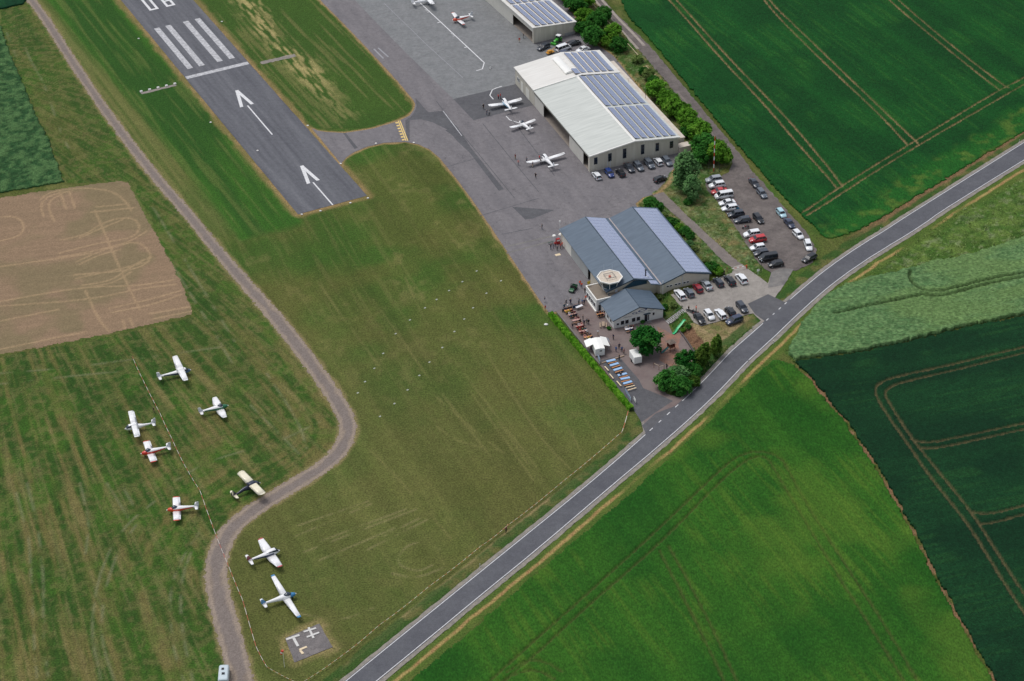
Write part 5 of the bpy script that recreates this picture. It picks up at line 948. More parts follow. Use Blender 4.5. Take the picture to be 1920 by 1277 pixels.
aircraft('navy taildragger with cream rounded wings beside the bend of the dirt track', (451.6, 883.5), (488.8, 927.5), (491, 902), (434, 929), 10.2, 7.0, True, 1.75, 1.65, body=nav, nosec=nav, wing=cre, wingmid=nav, roundtip=True, dragger=True, dih=1, stab=3.3, finc=nav, fw=.46, tailc=cre)
aircraft('orange-nosed white low-wing aircraft closest to the dirt track bend on the hay meadow', (330, 932.8), (334.5, 976.7), (309, 956.7), (365, 952), 8.4, 6.9, False, 1.55, 1.45, nosec=ora, tipc=ora, stripe=ora, stab=2.7, bubble=True, cabin=(-.1, 1.3), finc=gry)
aircraft('white low-wing aircraft with red wing tips and maroon fin stripe inside the track bend', (489.8, 1011.4), (520.2, 1067.2), (530, 1030.5), (472, 1054), 10.7, 7.3, False, 1.85, 1.1, tipc=pink, stripe=bst, crank=.4, stab=3.6, finc=drk, dih=6, twin=True)
aircraft('white motor glider with long blue-tipped wings and blue nose near the signal square', (514.4, 1079.5), (554.9, 1160.2), (551.6, 1115.3), (490, 1139), 15.0, 7.6, False, 1.45, .8, nosec=sky_, tipc=sky_, finc=sky_, stab=3.0, dih=3, bubble=True, cabin=(-.2, 1.5), wz=.95)
aircraft('white low-wing aircraft with blue-tinted sides on the dark apron patch', (913.9, 201), (981.3, 186.5), (940.5, 187), (956.4, 207), 10.2, 7.0, False, 1.6, 1.35, stripe=pm('pale', (150, 190, 214)), stab=3.9, twin=True, dih=6)
aircraft('small all-white low-wing aircraft, middle one of three before the beige hangar', (953.5, 242), (1007.5, 224.6), (973.4, 227.6), (991, 241.5), 8.4, 6.0, False, 1.2, 1.0, stab=2.4, bubble=True, cabin=(-.2, 1.2), fw=.48, dih=6)
aircraft('white long-winged low-wing aircraft standing before the small hangar door', (984.6, 307.7), (1062.8, 289.6), (1015.7, 290), (1034, 308), 11.6, 7.4, False, 1.5, .95, stab=3.2, twin=True, finc=gry, dih=6)
aircraft('white aircraft with orange-red belly and wing tips on the light apron', (841.7, 20.8), (879.5, 50.4), (847, 36.2), (886, 30), 9.2, 6.6, False, 1.5, .95, nosec=ora, stripe=ora, tipc=ora, stab=2.8, bubble=True, cabin=(-.3, 1.3), finc=gry, dih=5, fin_h=1.3)
aircraft('white rounded-wing aircraft parked at the head of the white apron line', (790, -22), (811, 12), (838, -6), (781, 7), 10.6, 7.4, True, 1.6, 1.3, stab=3.2, roundtip=True, dih=1.5)
# ================================================================== VEHICLES
M_cg = mat('car_glass', (30, 36, 44), .08, .08, 1, spec=.8); M_rim = mat('wheel_rim', (150, 152, 156), .35, metal=.6); M_hl = mat('headlight', (226, 230, 234), .15); M_tl = mat('tail_light', (150, 24, 24), .3); M_plast = mat('black_plastic', (34, 34, 36), .6)
CARC = {'white': (236, 238, 240), 'silver': (158, 164, 170), 'grey': (98, 106, 116), 'dark': (56, 62, 72), 'black': (26, 28, 33), 'red': (196, 44, 48), 'wine': (142, 24, 40), 'blue': (36, 62, 128), 'navy': (48, 58, 84), 'teal': (34, 130, 168), 'green': (30, 96, 60), 'ltblue': (176, 214, 226)}
def carpaint(c): return mat('car_'+c, CARC[c], .28, .03, .8, coat=.6, spec=.6)
# profile: x, belt height, half width ; cabin: rear bottom, rear top, front top, front bottom, roof height
CT = {'hatch': dict(L=4.05, w=.86, hood=.92, belt=.98, tailz=.98, cab=(-1.95, -1.55, .3, 1.0), roof=1.47), 'sedan': dict(L=4.65, w=.89, hood=.9, belt=.95, tailz=1.0, cab=(-1.55, -.85, .35, 1.1), roof=1.43), 'estate': dict(L=4.65, w=.89, hood=.92, belt=.97, tailz=1.0, cab=(-2.2, -1.75, .35, 1.1), roof=1.48), 'suv': dict(L=4.6, w=.93, hood=1.08, belt=1.12, tailz=1.12, cab=(-2.15, -1.75, .4, 1.1), roof=1.7), 'van': dict(L=5.0, w=.96, hood=1.15, belt=1.15, tailz=1.15, cab=(-2.42, -2.3, 1.05, 1.75), roof=1.95)}
CARM = {}
def car_meshes(kind):
    if kind in CARM: return CARM[kind]
    P = CT[kind]; L, w, hd_, bz, tz = P['L'], P['w'], P['hood'], P['belt'], P['tailz']; h = L/2; cb = P['cab']; rz_ = P['roof']; out = {}
    st = [(-h, .42, .62, .8), (-h+.12, .3, tz*.86, .93), (-h+.45, .24, tz, .99), (cb[0]+.3, .22, bz, 1), (0, .2, bz, 1), (cb[3], .22, bz-.01, .99), (cb[3]+.35*(h-cb[3]), .24, hd_, .96), (h-.3, .26, hd_*.86, .9), (h-.06, .32, .68, .78), (h, .42, .58, .7)]
    rg = []
    for x, z0, z1, k in st:
        ww = w*k; rg.append([(x, -ww*.94, z0), (x, -ww, z0+(z1-z0)*.45), (x, -ww*.97, z1-.1), (x, -ww*.84, z1), (x, ww*.84, z1), (x, ww*.97, z1-.1), (x, ww, z0+(z1-z0)*.45), (x, ww*.94, z0)])
    out['body'] = MB().loft(rg)
    wb, wt = w*.93, w*.74; z0, z1 = bz-.03, rz_-.06
    g = MB(); g.add([(cb[0], -wb, z0), (cb[3], -wb, z0), (cb[3], wb, z0), (cb[0], wb, z0), (cb[1], -wt, z1), (cb[2], -wt, z1), (cb[2], wt, z1), (cb[1], wt, z1)], [(4, 5, 6, 7), (0, 1, 5, 4), (1, 2, 6, 5), (2, 3, 7, 6), (3, 0, 4, 7)]); out['windows'] = g
    r = MB(); r.loft([[(cb[1]-.1, -wt*.9, z1-.02), (cb[1]-.1, wt*.9, z1-.02), (cb[1]-.1, wt*.9, z1+.03), (cb[1]-.1, -wt*.9, z1+.03)], [(cb[1]+.15, -wt*1.04, z1-.03), (cb[1]+.15, wt*1.04, z1-.03), (cb[1]+.15, wt*.95, z1+.07), (cb[1]+.15, -wt*.95, z1+.07)], [(cb[2]-.2, -wt*1.04, z1-.03), (cb[2]-.2, wt*1.04, z1-.03), (cb[2]-.2, wt*.95, z1+.07), (cb[2]-.2, -wt*.95, z1+.07)], [(cb[2]+.06, -wt*.95, z1-.03), (cb[2]+.06, wt*.95, z1-.03), (cb[2]+.06, wt*.9, z1+.02), (cb[2]+.06, -wt*.9, z1+.02)]]); out['roof'] = r
    p = r
    for sg in (-1, 1):
        for (xa, xb) in ((cb[0], cb[1]), (cb[3], cb[2])): p.tube((xa, sg*wb, z0), (xb, sg*wt, z1), .05, .05, 6)
        for f in (.38, .66): xa = cb[0]+(cb[3]-cb[0])*f; xb = cb[1]+(cb[2]-cb[1])*f; p.tube((xa, sg*wb*1.0, z0), (xb, sg*wt*1.0, z1), .045, .045, 6)
    CARM[kind] = {k: v for k, v in out.items()}; return CARM[kind]
CARP = {}
WHEEL = MB().tube((0, -.11, 0), (0, .11, 0), .32, n=14).mesh('wheel', M_tyre); RIM = MB().tube((0, -.115, 0), (0, .115, 0), .2, n=10).mesh('rim', M_rim)
def car(name, kind, col, label, px, py, head, rear=None, roofbars=False):
    """head: world heading (radians) of the car's front."""
    p = G(px, py, .65); t = thing(name, label, 'van' if kind == 'van' else 'car', (p[0], p[1], p[2]-.65+.07), head, None); P = CT[kind]
    ms = car_meshes(kind)
    for k in ('body', 'windows', 'roof'):
        key = (kind, col, k)
        if key not in CARP: CARP[key] = ms[k].mesh(k, M_cg if k == 'windows' else carpaint(col), k == 'body')
        o = bpy.data.objects.new(k, CARP[key]); C.objects.link(o); o.parent = t
    for x in (-P['L']*.3, P['L']*.31):
        for y in (-P['w']+.08, P['w']-.08):
            o = bpy.data.objects.new('wheel', WHEEL); C.objects.link(o); o.parent = t; o.location = (x, y, .32); q = bpy.data.objects.new('rim', RIM); C.objects.link(q); q.parent = o
    key = (kind, 'lamps')
    if key not in CARP:
        h = P['L']/2; CARP[key] = (MB().box(-.14, .02, -.17, .17, -.07, .07).mesh('headlight', M_hl), MB().box(-.03, .12, -.12, .12, -.12, .12).mesh('tail_light', M_tl), MB().box(-.1, .1, -.09, .09, -.06, .08).mesh('mirror', M_plast))
    a, b, c = CARP[key]
    for sg in (-1, 1):
        for nm, me, loc in (('headlight', a, (P['L']/2-.1, sg*P['w']*.55, P['hood']*.72)), ('tail_light', b, (-P['L']/2+.06, sg*P['w']*.68, P['tailz']*.84)), ('mirror', c, (P['cab'][3]-.25, sg*(P['w']+.07), P['belt']+.02))):
            o = bpy.data.objects.new(nm, me); C.objects.link(o); o.parent = t; o.location = loc
    if rear:      # a second colour on the rear body, as on the white and teal estate
        MB().box(-P['L']/2+.02, -P['L']/2+.9, -P['w']-.012, P['w']+.012, .45, .9).build('rear_panel', carpaint(rear), t)
    return t
def wa(p, q): a = G(*p); b = G(*q); return math.atan2(b[1]-a[1], b[0]-a[0])
HV = math.atan2(.93564, -.35295); HL = math.atan2(.94057, -.3396)
ROWB = wa((1325, 348), (1434, 500)); FB = ROWB-math.pi/2; FB = FB if math.cos(FB) < 0 else FB+math.pi
ROWR = wa((1414, 343), (1480, 418)); 
for a in [('hatch', 'white', 'white hatchback at the end of the row nearest the apron, below the beige hangar', 1118.6, 329.4, HV), ('hatch', 'blue', 'deep blue hatchback parked before the beige hangar wall', 1142.6, 324.7, HV+math.pi), ('hatch', 'black', 'small black car with red tail next to the blue hatchback', 1163.4, 324, HV), ('sedan', 'dark', 'dark saloon third-last from the willow in the hangar wall row', 1180, 314.3, HV+math.pi), ('estate', 'grey', 'dark grey estate beside the big grey off-roader at the hangar wall', 1197.3, 311.7, HV+math.pi), ('suv', 'grey', 'big grey off-roader next to the white car by the hangar wall', 1217.6, 307.5, HV+math.pi), ('hatch', 'white', 'white hatchback between the grey off-roader and the car under the willow', 1233.8, 302.8, HV), ('estate', 'grey', 'grey car half hidden by the tall willow at the hangar wall', 1251, 302.3, HV+math.pi), ('hatch', 'black', 'black hatchback standing alone on the lane beside the willow', 1238, 335.6, wa((1224, 341), (1252, 330)))]: car('parked_car', *a)
for a in [('suv', 'silver', 'silver-grey off-roader first in the row beside the mast fence', 1338.4, 337, FB), ('suv', 'white', 'white off-roader between silver off-roader and red saloon', 1344.5, 347.5, FB), ('sedan', 'red', 'bright red saloon beside the white minibus', 1349, 358.5, FB), ('van', 'white', 'white minibus next to the red saloon in the gravel car park', 1357, 367, FB), ('sedan', 'white', 'white saloon between the minibus and the white and teal car', 1363.5, 380, FB)]: car('parked_car', *a)
car('parked_car', 'estate', 'white', 'white estate with teal-blue rear end', 1368.6, 390, FB, rear='teal')
for a in [('suv', 'dark', 'dark grey off-roader beside the white and teal estate', 1380, 402, FB), ('estate', 'dark', 'long dark estate next to the red motorcycle', 1392, 412.6, FB), ('estate', 'black', 'black estate parked askew behind the long dark estate', 1422, 410, wa((1412, 399), (1432, 421))), ('suv', 'white', 'white off-roader next to the red motorcycle', 1410, 439, FB), ('suv', 'red', 'red off-roader between two white cars in the gravel car park', 1420.7, 449, FB), ('hatch', 'white', 'white hatchback between red off-roader and black hatchback', 1420.7, 464, FB), ('hatch', 'dark', 'dark hatchback beside the black people carrier', 1427.4, 474.5, FB), ('van', 'black', 'black people carrier second from the parking entry', 1440, 483.7, FB), ('hatch', 'black', 'small black car last in the row at the parking entry', 1454.8, 495, FB),
          ('sedan', 'dark', 'dark saloon first along the wheat edge of the car park', 1414, 343, ROWR), ('estate', 'grey', 'grey estate right behind the first saloon along the wheat edge', 1428.5, 362.6, ROWR), ('hatch', 'ltblue', 'pale white-blue hatchback where the field tramlines meet the car park', 1465, 400, ROWR), ('sedan', 'navy', 'dark blue saloon between two white cars along the wheat edge', 1480, 418.5, ROWR), ('hatch', 'white', 'white coupe-like hatchback behind the dark blue saloon', 1496.6, 440, ROWR+.1), ('estate', 'white', 'white estate second-last along the wheat edge near the road', 1515.4, 460, ROWR-.25), ('estate', 'black', 'black estate standing crosswise at the road end of the car park', 1517.5, 484, wa((1530, 478), (1505, 490)))]: car('parked_car', *a)
for a in [('estate', 'white', 'white estate nearest the clubhouse bank on the upper lot', 1274.8, 552, HL), ('hatch', 'grey', 'dark grey hatchback beside the wine-red car on the upper lot', 1291.7, 548.4, HL), ('hatch', 'wine', 'wine-red hatchback below the hangar gable', 1308, 540, HL), ('sedan', 'silver', 'silver saloon next to the wine-red hatchback', 1325, 534.3, HL), ('hatch', 'dark', 'dark hatchback at the hangar corner below the shrubs', 1347, 529, HL), ('estate', 'black', 'black estate beside the white off-roader at the lane barrier', 1368.3, 525.8, HL), ('suv', 'white', 'white off-roader parked at the lane barrier', 1390, 522.5, HL),
          ('sedan', 'black', 'black saloon beside the motorcycles above the stairs', 1311.4, 596.8, HL+math.pi), ('hatch', 'white', 'white hatchback beside the black saloon above the bare slope', 1330, 590.7, HL+math.pi), ('estate', 'white', 'white estate between white hatchback and black hatchback above the slope', 1351, 588.8, HL), ('hatch', 'black', 'black hatchback hemmed in by the dark off-roader', 1369, 583.6, HL), ('estate', 'dark', 'dark estate at the road end of the upper lot', 1391.3, 576, HL+math.pi), ('suv', 'navy', 'dark off-roader standing crosswise at the edge of the bare slope', 1377, 601, wa((1392, 596), (1362, 607)))]: car('parked_car', *a)
for a in [('estate', 'dark', 'dark estate at the corner of the far hangar', 1019, 88, wa((1031, 82), (1008, 93))), ('van', 'white', 'small white van beside the green tractor', 1056.5, 90.6, wa((1048, 94), (1068, 87))), ('sedan', 'black', 'black saloon under the far hangar end wall', 1076, 80.7, wa((1066, 83), (1088, 78))), ('sedan', 'white', 'white saloon half hidden behind the solar roof', 1093, 92.7, wa((1104, 89), (1083, 96))), ('hatch', 'navy', 'blue car mostly hidden behind the beige hangar roof', 1060, 99.5, wa((1050, 102), (1072, 97)))]: car('parked_car', *a)
# green loader tractor
M_gr = mat('tractor_green', (70, 168, 60), .4, .06, 2); p = G(1044.5, 80)
t = thing('tractor', 'bright green compact tractor with white cab roof by the far hangar', 'tractor', p+np.array([0, 0, .06]), wa((1050, 76), (1036, 86)))
MB().loft([[(-.3, -.4, .6), (-.3, .4, .6), (-.3, .4, 1.3), (-.3, -.4, 1.3)], [(1.2, -.38, .55), (1.2, .38, .55), (1.2, .36, 1.2), (1.2, -.36, 1.2)], [(1.5, -.3, .6), (1.5, .3, .6), (1.5, .28, 1.0), (1.5, -.28, 1.0)]]).build('bonnet', M_gr, t)
MB().box(-1.3, -.3, -.6, .6, 1.0, 2.05).build('cab_windows', M_cg, t); MB().box(-1.4, -.2, -.68, .68, 2.05, 2.2).build('cab_roof', M_pw, t); MB().box(-1.3, -.2, -.55, .55, .5, 1.0).build('chassis', M_gr, t)
for x, y, r in ((-.9, .75, .62), (-.9, -.75, .62), (1.0, .65, .42), (1.0, -.65, .42)):
    w_ = MB().tube((x, y-.16, r), (x, y+.16, r), r, n=14).build('wheel', M_tyre, t); MB().tube((x, y-.165, r), (x, y+.165, r), r*.55, n=10).build('rim', M_gr, w_)
for sg in (-1, 1): MB().box(-1.5, -.5, sg*.75-.2, sg*.75+.2, 1.26, 1.32).build('mudguard', M_gr, t)
MB().box(1.7, 2.3, -.9, .9, .1, .65).build('loader_bucket', M_gr, t)
# orange lift trailer
M_or = mat('machine_orange', (206, 150, 58), .5, .1, 2); p = G(1032, 101); t = thing('lift_trailer', 'orange-yellow machine on a small trailer beside the white hangar roof', 'machine', p+np.array([0, 0, .06]), wa((1024, 104), (1042, 98)))
MB().box(-1.3, 1.2, -.6, .6, .45, .65).build('deck', M_or, t); MB().box(-.9, .2, -.45, .45, .65, 1.2).box(.2, .5, -.3, .3, .65, 1.0).build('engine_cover', M_or, t); MB().tube((.3, 0, 1.0), (1.6, 0, 1.5), .1, n=8).build('boom', M_or, t); MB().tube((1.2, 0, .5), (2.1, 0, .4), .06, n=6).build('drawbar', M_plast, t)
for y in (-.65, .65): MB().tube((-.1, y-.09, .32), (-.1, y+.09, .32), .32, n=12).build('wheel', M_tyre, t)
# green utility vehicle with two seats
p = G(1074.5, 545); t = thing('utility_vehicle', 'open green utility vehicle on the apron before the control tower', 'utility vehicle', p+np.array([0, 0, .06]), wa((1080, 536), (1070, 550))); M_ug = mat('utility_green', (28, 92, 56), .4, .06, 2)
MB().loft([[(.5, -.62, .45), (.5, .62, .45), (.5, .6, .95), (.5, -.6, .95)], [(1.2, -.6, .45), (1.2, .6, .45), (1.2, .52, .85), (1.2, -.52, .85)], [(1.5, -.5, .5), (1.5, .5, .5), (1.5, .45, .7), (1.5, -.45, .7)]]).build('bonnet', M_ug, t)
MB().box(-1.5, -.45, -.68, .68, .6, .72).box(-1.5, -.45, -.68, -.62, .72, 1.0).box(-1.5, -.45, .62, .68, .72, 1.0).box(-1.5, -1.44, -.62, .62, .72, 1.0).build('cargo_bed', M_ug, t); MB().box(-.45, .5, -.62, .62, .4, .5).build('floor_pan', M_plast, t)
for y in (-.32, .32): MB().box(-.35, .1, y-.26, y+.26, .5, .78).box(-.42, -.3, y-.26, y+.26, .78, 1.25).build('seat', M_plast, t)
rb_ = MB()
for y in (-.6, .6): rb_.tube((-.42, y, .6), (-.38, y, 1.8), .03, n=6).tube((.55, y, .9), (.3, y, 1.8), .03, n=6).tube((-.38, y, 1.8), (.3, y, 1.8), .03, n=6)
rb_.tube((-.38, -.6, 1.8), (-.38, .6, 1.8), .03, n=6).tube((.3, -.6, 1.8), (.3, .6, 1.8), .03, n=6); rb_.build('roll_cage', M_plast, t); MB().slab([(.5, -.55, .97), (.52, -.55, .98), (.34, -.55, 1.55), (.32, -.55, 1.54)], 0).add([(.53, -.55, .95), (.53, .55, .95), (.34, .55, 1.6), (.34, -.55, 1.6)], [(0, 1, 2, 3)]).build('windscreen', M_cg, t)
for x in (-.95, .95):
    for y in (-.62, .62): w_ = MB().tube((x, y-.13, .33), (x, y+.13, .33), .33, n=12).build('wheel', M_tyre, t); MB().tube((x, y-.135, .33), (x, y+.135, .33), .17, n=8).build('rim', M_rim, w_)
# motorcycles
def motorcycle(label, px, py, head, col):
    p = G(px, py); t = thing('motorcycle', label, 'motorcycle', p+np.array([0, 0, .07]), head)
    for x in (-.72, .72): w_ = MB().tube((x, -.06, .31), (x, .06, .31), .31, n=14).build('wheel', M_tyre, t); MB().tube((x, -.065, .31), (x, .065, .31), .2, n=10).build('rim', M_rim, w_)
    MB().loft([ring(-.3, .62, .08, .1, 8), ring(.05, .72, .17, .2, 8), ring(.4, .78, .12, .14, 8)]).build('fuel_tank', carpaint(col), t, True); MB().box(-.85, -.15, -.13, .13, .72, .82).build('seat', M_plast, t); MB().box(-.3, .3, -.16, .16, .25, .6).build('engine', M_rim, t)
    MB().tube((.72, 0, .31), (.45, 0, .95), .04, n=6).build('fork', M_rim, t); MB().tube((.42, -.36, 1.0), (.42, .36, 1.0), .025, n=6).build('handlebar', M_plast, t); MB().tube((.55, -.0, .85), (.66, 0, .85), .11, n=10).build('headlight', M_hl, t); MB().tube((-.75, -.2, .4), (.1, -.2, .32), .05, n=8).build('exhaust', M_rim, t)
    return t
motorcycle('red motorcycle between long dark estate and white off-roader', 1398, 429, FB, 'wine'); motorcycle('dark motorcycle beside the rider in black above the stairs', 1293, 586, HL+.5, 'black'); motorcycle('dark motorcycle behind the black saloon above the stairs', 1302, 588, HL+.3, 'dark')
# camper at the bottom of the track
p = G(421, 1274); t = thing('camper_van', 'light grey camper van beside the dirt track at the meadow edge', 'camper', p+np.array([0, 0, .02]), wa((418, 1300), (421, 1262))); M_cv = mat('camper_shell', (198, 210, 216), .4, .05, 1)
MB().loft([ring(-2.6, 1.35, .95, .95, 12, 6), ring(-2.4, 1.35, 1.02, 1.1, 12, 6), ring(1.3, 1.35, 1.02, 1.1, 12, 6), ring(1.9, 1.25, 1.0, .95, 12, 5)]).build('body', M_cv, t); MB().loft([ring(1.9, .85, .98, .5, 12, 5), ring(2.6, .75, .9, .36, 12, 4)]).build('bonnet', M_cv, t); MB().box(1.5, 1.98, -.82, .82, 1.3, 1.95).build('windscreen', M_cg, t); MB().box(-1.2, -.6, -.3, .3, 2.44, 2.52).build('roof_hatch', M_cg, t); MB().box(.2, .7, -.1, .4, 2.44, 2.56).build('roof_vent', M_plast, t)
for x in (-1.6, 1.7):
    for y in (-.92, .92): MB().tube((x, y-.1, .33), (x, y+.1, .33), .33, n=12).build('wheel', M_tyre, t)

# ================================================================== TERRACE: stall, trailers, tables, benches
TV = math.atan2(.94057, -.3396)
M_st = mat('stall_white', (236, 236, 232), .5, .03, 1); M_stg = mat('awning_white', (246, 245, 240), .6, .03, 1); M_wood = mat('bench_orange', (204, 140, 86), .6, .12, 4); M_tabb = mat('table_blue', (152, 190, 230), .55, .06, 3); M_pale = mat('bench_cream', (226, 206, 172), .6, .08, 4); M_leg = mat('leg_green', (70, 84, 78), .6); M_oldw = mat('weathered_wood', (168, 148, 128), .8, .15, 5)
p0 = G(1125, 669.3); t = thing('food_stall', 'white food trailer with raised awnings among the terrace tables', 'food stall', p0+np.array([0, 0, .05]), TV-.15)   # local x = back along the trailer
MB().loft([[(x, -1.15, .35), (x, 1.15, .35), (x, 1.15, 2.3), (x, .0, 2.45), (x, -1.15, 2.3)] for x in (0, 4.6)]).build('body', M_st, t)
MB().slab([(-.1, -1.2, 2.36), (4.7, -1.2, 2.36), (4.7, 0, 2.52), (-.1, 0, 2.52)], .05).build('roof_panel', M_stg, t); MB().slab([(-.1, 0, 2.52), (4.7, 0, 2.52), (4.7, 1.2, 2.36), (-.1, 1.2, 2.36)], .05).build('roof_panel', M_stg, t)
for sg, x0, x1 in ((1, 2.2, 5.0), (-1, 1.4, 5.2)): MB().add([(x0, sg*1.2, 2.36), (x1, sg*1.2, 2.36), (x1, sg*2.8, 1.75), (x0, sg*2.8, 1.75), (x0, sg*1.2, 2.30), (x1, sg*1.2, 2.30), (x1, sg*2.8, 1.69), (x0, sg*2.8, 1.69)], [(0, 1, 2, 3), (7, 6, 5, 4), (0, 4, 5, 1), (1, 5, 6, 2), (2, 6, 7, 3), (3, 7, 4, 0)]).build('awning', M_stg, t)
for sg in (1, -1):
    for x in (2.3, 4.9): MB().tube((x, sg*2.75, .0), (x, sg*2.75, 1.7), .03, n=6).build('awning_pole', M_alu, t)
MB().box(-.02, -.003, -.5, .1, 1.55, 1.85).build('vent_grille', M_plast, t); MB().tube((-1.2, 0, .4), (0, 0, .45), .06, n=6).build('drawbar', M_plast, t); MB().add([(5.0, -2.9, 2.0), (5.4, -3.4, 1.1), (3.4, -3.4, 1.1), (3.2, -2.9, 2.0)], [(0, 1, 2, 3)]).build('side_curtain', mat('curtain_blue', (176, 206, 228), .6), t)
for y in (-1.05, 1.05): MB().tube((2.2, y-.1, .33), (2.2, y+.1, .33), .33, n=12).build('wheel', M_tyre, t)
p0 = G(1196, 684); t = thing('box_trailer', 'white box trailer on the terrace beside the round maple', 'trailer', p0+np.array([0, 0, .05]), TV-.05)
MB().loft([[(x, -1.0*k, .45), (x, 1.0*k, .45), (x, 1.0*k, 2.2), (x, .9*k, 2.3), (x, -.9*k, 2.3), (x, -1.0*k, 2.2)] for x, k in ((-.1, .97), (.1, 1), (3.2, 1), (3.35, .97))]).build('body', M_st, t); MB().box(-.14, -.1, -.55, .55, 1.55, 1.95).build('hatch', M_trim, t); MB().tube((-1.3, 0, .4), (0, .4, .45), .05, n=6).tube((-1.3, 0, .4), (0, -.4, .45), .05, n=6).build('drawbar', M_plast, t)
for y in (-1.02, 1.02): MB().tube((1.6, y-.1, .33), (1.6, y+.1, .33), .33, n=12).build('wheel', M_tyre, t); MB().box(1.15, 2.05, y-.13, y+.13, .62, .68).build('mudguard', M_plast, t)
def table(label, a, b, w=.5, h=.76, m=M_tabb, name='folding_table', cat='table', group=None):
    A = G(*a, h); B = G(*b, h); c = (A+B)/2; L = max(1.6, min(2.3, float(np.linalg.norm((B-A)[:2])))); t = thing(name, label, cat, (c[0], c[1], c[2]-h+.06), math.atan2(B[1]-A[1], B[0]-A[0]), group)
    MB().box(-L/2, L/2, -w/2, w/2, h-.05, h).build('table_top' if h > .6 else 'seat', m, t)
    for sg in (-1, 1):
        x = sg*(L/2-.3); MB().tube((x, -w/2+.06, h-.05), (x, -w/2+.06, 0), .025, n=6).tube((x, w/2-.06, h-.05), (x, w/2-.06, 0), .025, n=6).tube((x, -w/2+.06, h*.35), (x, w/2-.06, h*.35), .02, n=6).build('leg_frame', M_leg, t)
    return t
ORD = ['first', 'second', 'third', 'fourth', 'fifth', 'sixth', 'seventh', 'eighth']
for i, (a, b) in enumerate([((1136.4, 678), (1154.6, 674)), ((1142.3, 685.8), (1161, 680.5)), ((1149, 694.6), (1167.5, 689)), ((1158, 704), (1175.7, 699.8)), ((1162.8, 711), (1181.6, 707.5)), ((1167.5, 719.8), (1185.7, 714.5))]): table(f'{ORD[i]} pale blue folding table counted from the food stall', a, b, .7, group='blue folding tables')
for i, (a, b) in enumerate([((1140, 682), (1155.8, 678)), ((1147, 690), (1162.8, 685)), ((1152.8, 698.7), (1169, 693.4)), ((1161, 708.5), (1177.5, 704.5)), ((1164.6, 716.3), (1181.6, 712)), ((1170.4, 723.3), (1187, 719.2)), ((1173.4, 726.8), (1190.4, 722.7)), ((1176.3, 732), (1193.3, 727))]): table(f'{ORD[i]} orange bench counted from the food stall', a, b, .28, .46, M_wood if i < 6 else M_pale, 'bench', 'bench', 'orange benches by the blue tables')
for i, (a, b) in enumerate([((1134, 687), (1141, 695)), ((1142.9, 701), (1150, 709.8)), ((1156.4, 714.5), (1164.6, 724))]): table(f'cream bench along the hedge, {ORD[i]} from the food stall', a, b, .28, .46, M_pale, 'bench', 'bench', 'cream benches along the hedge')
M_bdk = mat('bench_dull', (150, 112, 88), .7, .12, 4)
def tset(cx, cy, lab, m=M_wood):
    c = G(cx, cy)
    for off, h, w, nm, mm, lb in ((0, .76, .6, 'folding_table', m, 'folding table '+lab), (-.62, .46, .26, 'bench', M_bdk, 'bench on the tower side of the table '+lab), (.62, .46, .26, 'bench', M_bdk, 'bench on the stall side of the table '+lab)):
        q = c[:2]+np.array([-LV[0], -LV[1]])*off; t = thing(nm, lb, 'table' if h > .6 else 'bench', (q[0], q[1], c[2]+.06), LA)
        MB().box(-1.1, 1.1, -w/2, w/2, h-.05, h).build('table_top' if h > .6 else 'seat', mm, t)
        for x in (-.8, .8): MB().tube((x, -w/2+.05, h-.05), (x, -w/2+.05, 0), .025, n=5).tube((x, w/2-.05, h-.05), (x, w/2-.05, 0), .025, n=5).tube((x, -w/2+.05, h*.4), (x, w/2-.05, h*.4), .02, n=5).build('leg_frame', M_leg, t)
M_tcl = mat('tablecloth_pink', (186, 150, 142), .8, .1, 3); M_twh = mat('tablecloth_white', (226, 226, 230), .8, .05, 3)
TS = [((1066, 586), 'with the yellow-shirted guest', M_wood), ((1074, 594), 'next to the yellow-shirted guests', M_tcl), ((1081, 604.5), 'third from the apron barriers', M_tcl), ((1087, 615.5), 'beside the red-shirted guests', M_tcl), ((1094, 625), 'before the food stall row', M_tcl), ((1103, 636), 'nearest the food stall awning', M_wood), ((1127, 593), 'against the tower block wall', M_wood)]
for (c, l, m) in TS: tset(*c, l, m)
tset(1180, 621, 'with a white cloth below the clubhouse windows', M_twh)
# picnic table and small terrace things
p0 = G(1131, 612); t = thing('picnic_table', 'grey weathered picnic table beside the clubhouse corner', 'picnic table', p0+np.array([0, 0, .05]), LA+1.2)
for y in (-.24, 0, .24): MB().box(-.95, .95, y-.11, y+.11, .72, .77).build('table_plank', M_oldw, t)
for y in (-.75, .75): MB().box(-.95, .95, y-.14, y+.14, .42, .47).build('seat_plank', M_oldw, t)
for x in (-.65, .65): MB().tube((x, -.7, 0), (x, -.2, .72), .04, n=5).tube((x, .7, 0), (x, .2, .72), .04, n=5).box(x-.03, x+.03, -.85, .85, .36, .42).build('leg_frame', M_oldw, t)
def board(name, label, cat, a, b, h, z0, m, th=.05):
    A = G(*a); B = G(*b); c = (A+B)/2; L = float(np.linalg.norm((B-A)[:2])); t = thing(name, label, cat, c+np.array([0, 0, .05]), math.atan2(B[1]-A[1], B[0]-A[0]))
    MB().box(-L/2, L/2, -th/2, th/2, z0, z0+h).build('panel', m, t)
    for x in (-L/2+.04, L/2-.04): MB().tube((x, .05, 0), (x, .05, z0+h+.08), .03, n=6).build('post', M_leg, t)
    return t
M_ban = mat('banner_blue', (130, 160, 196), .6, .25, 2.5, col2=(196, 208, 224))
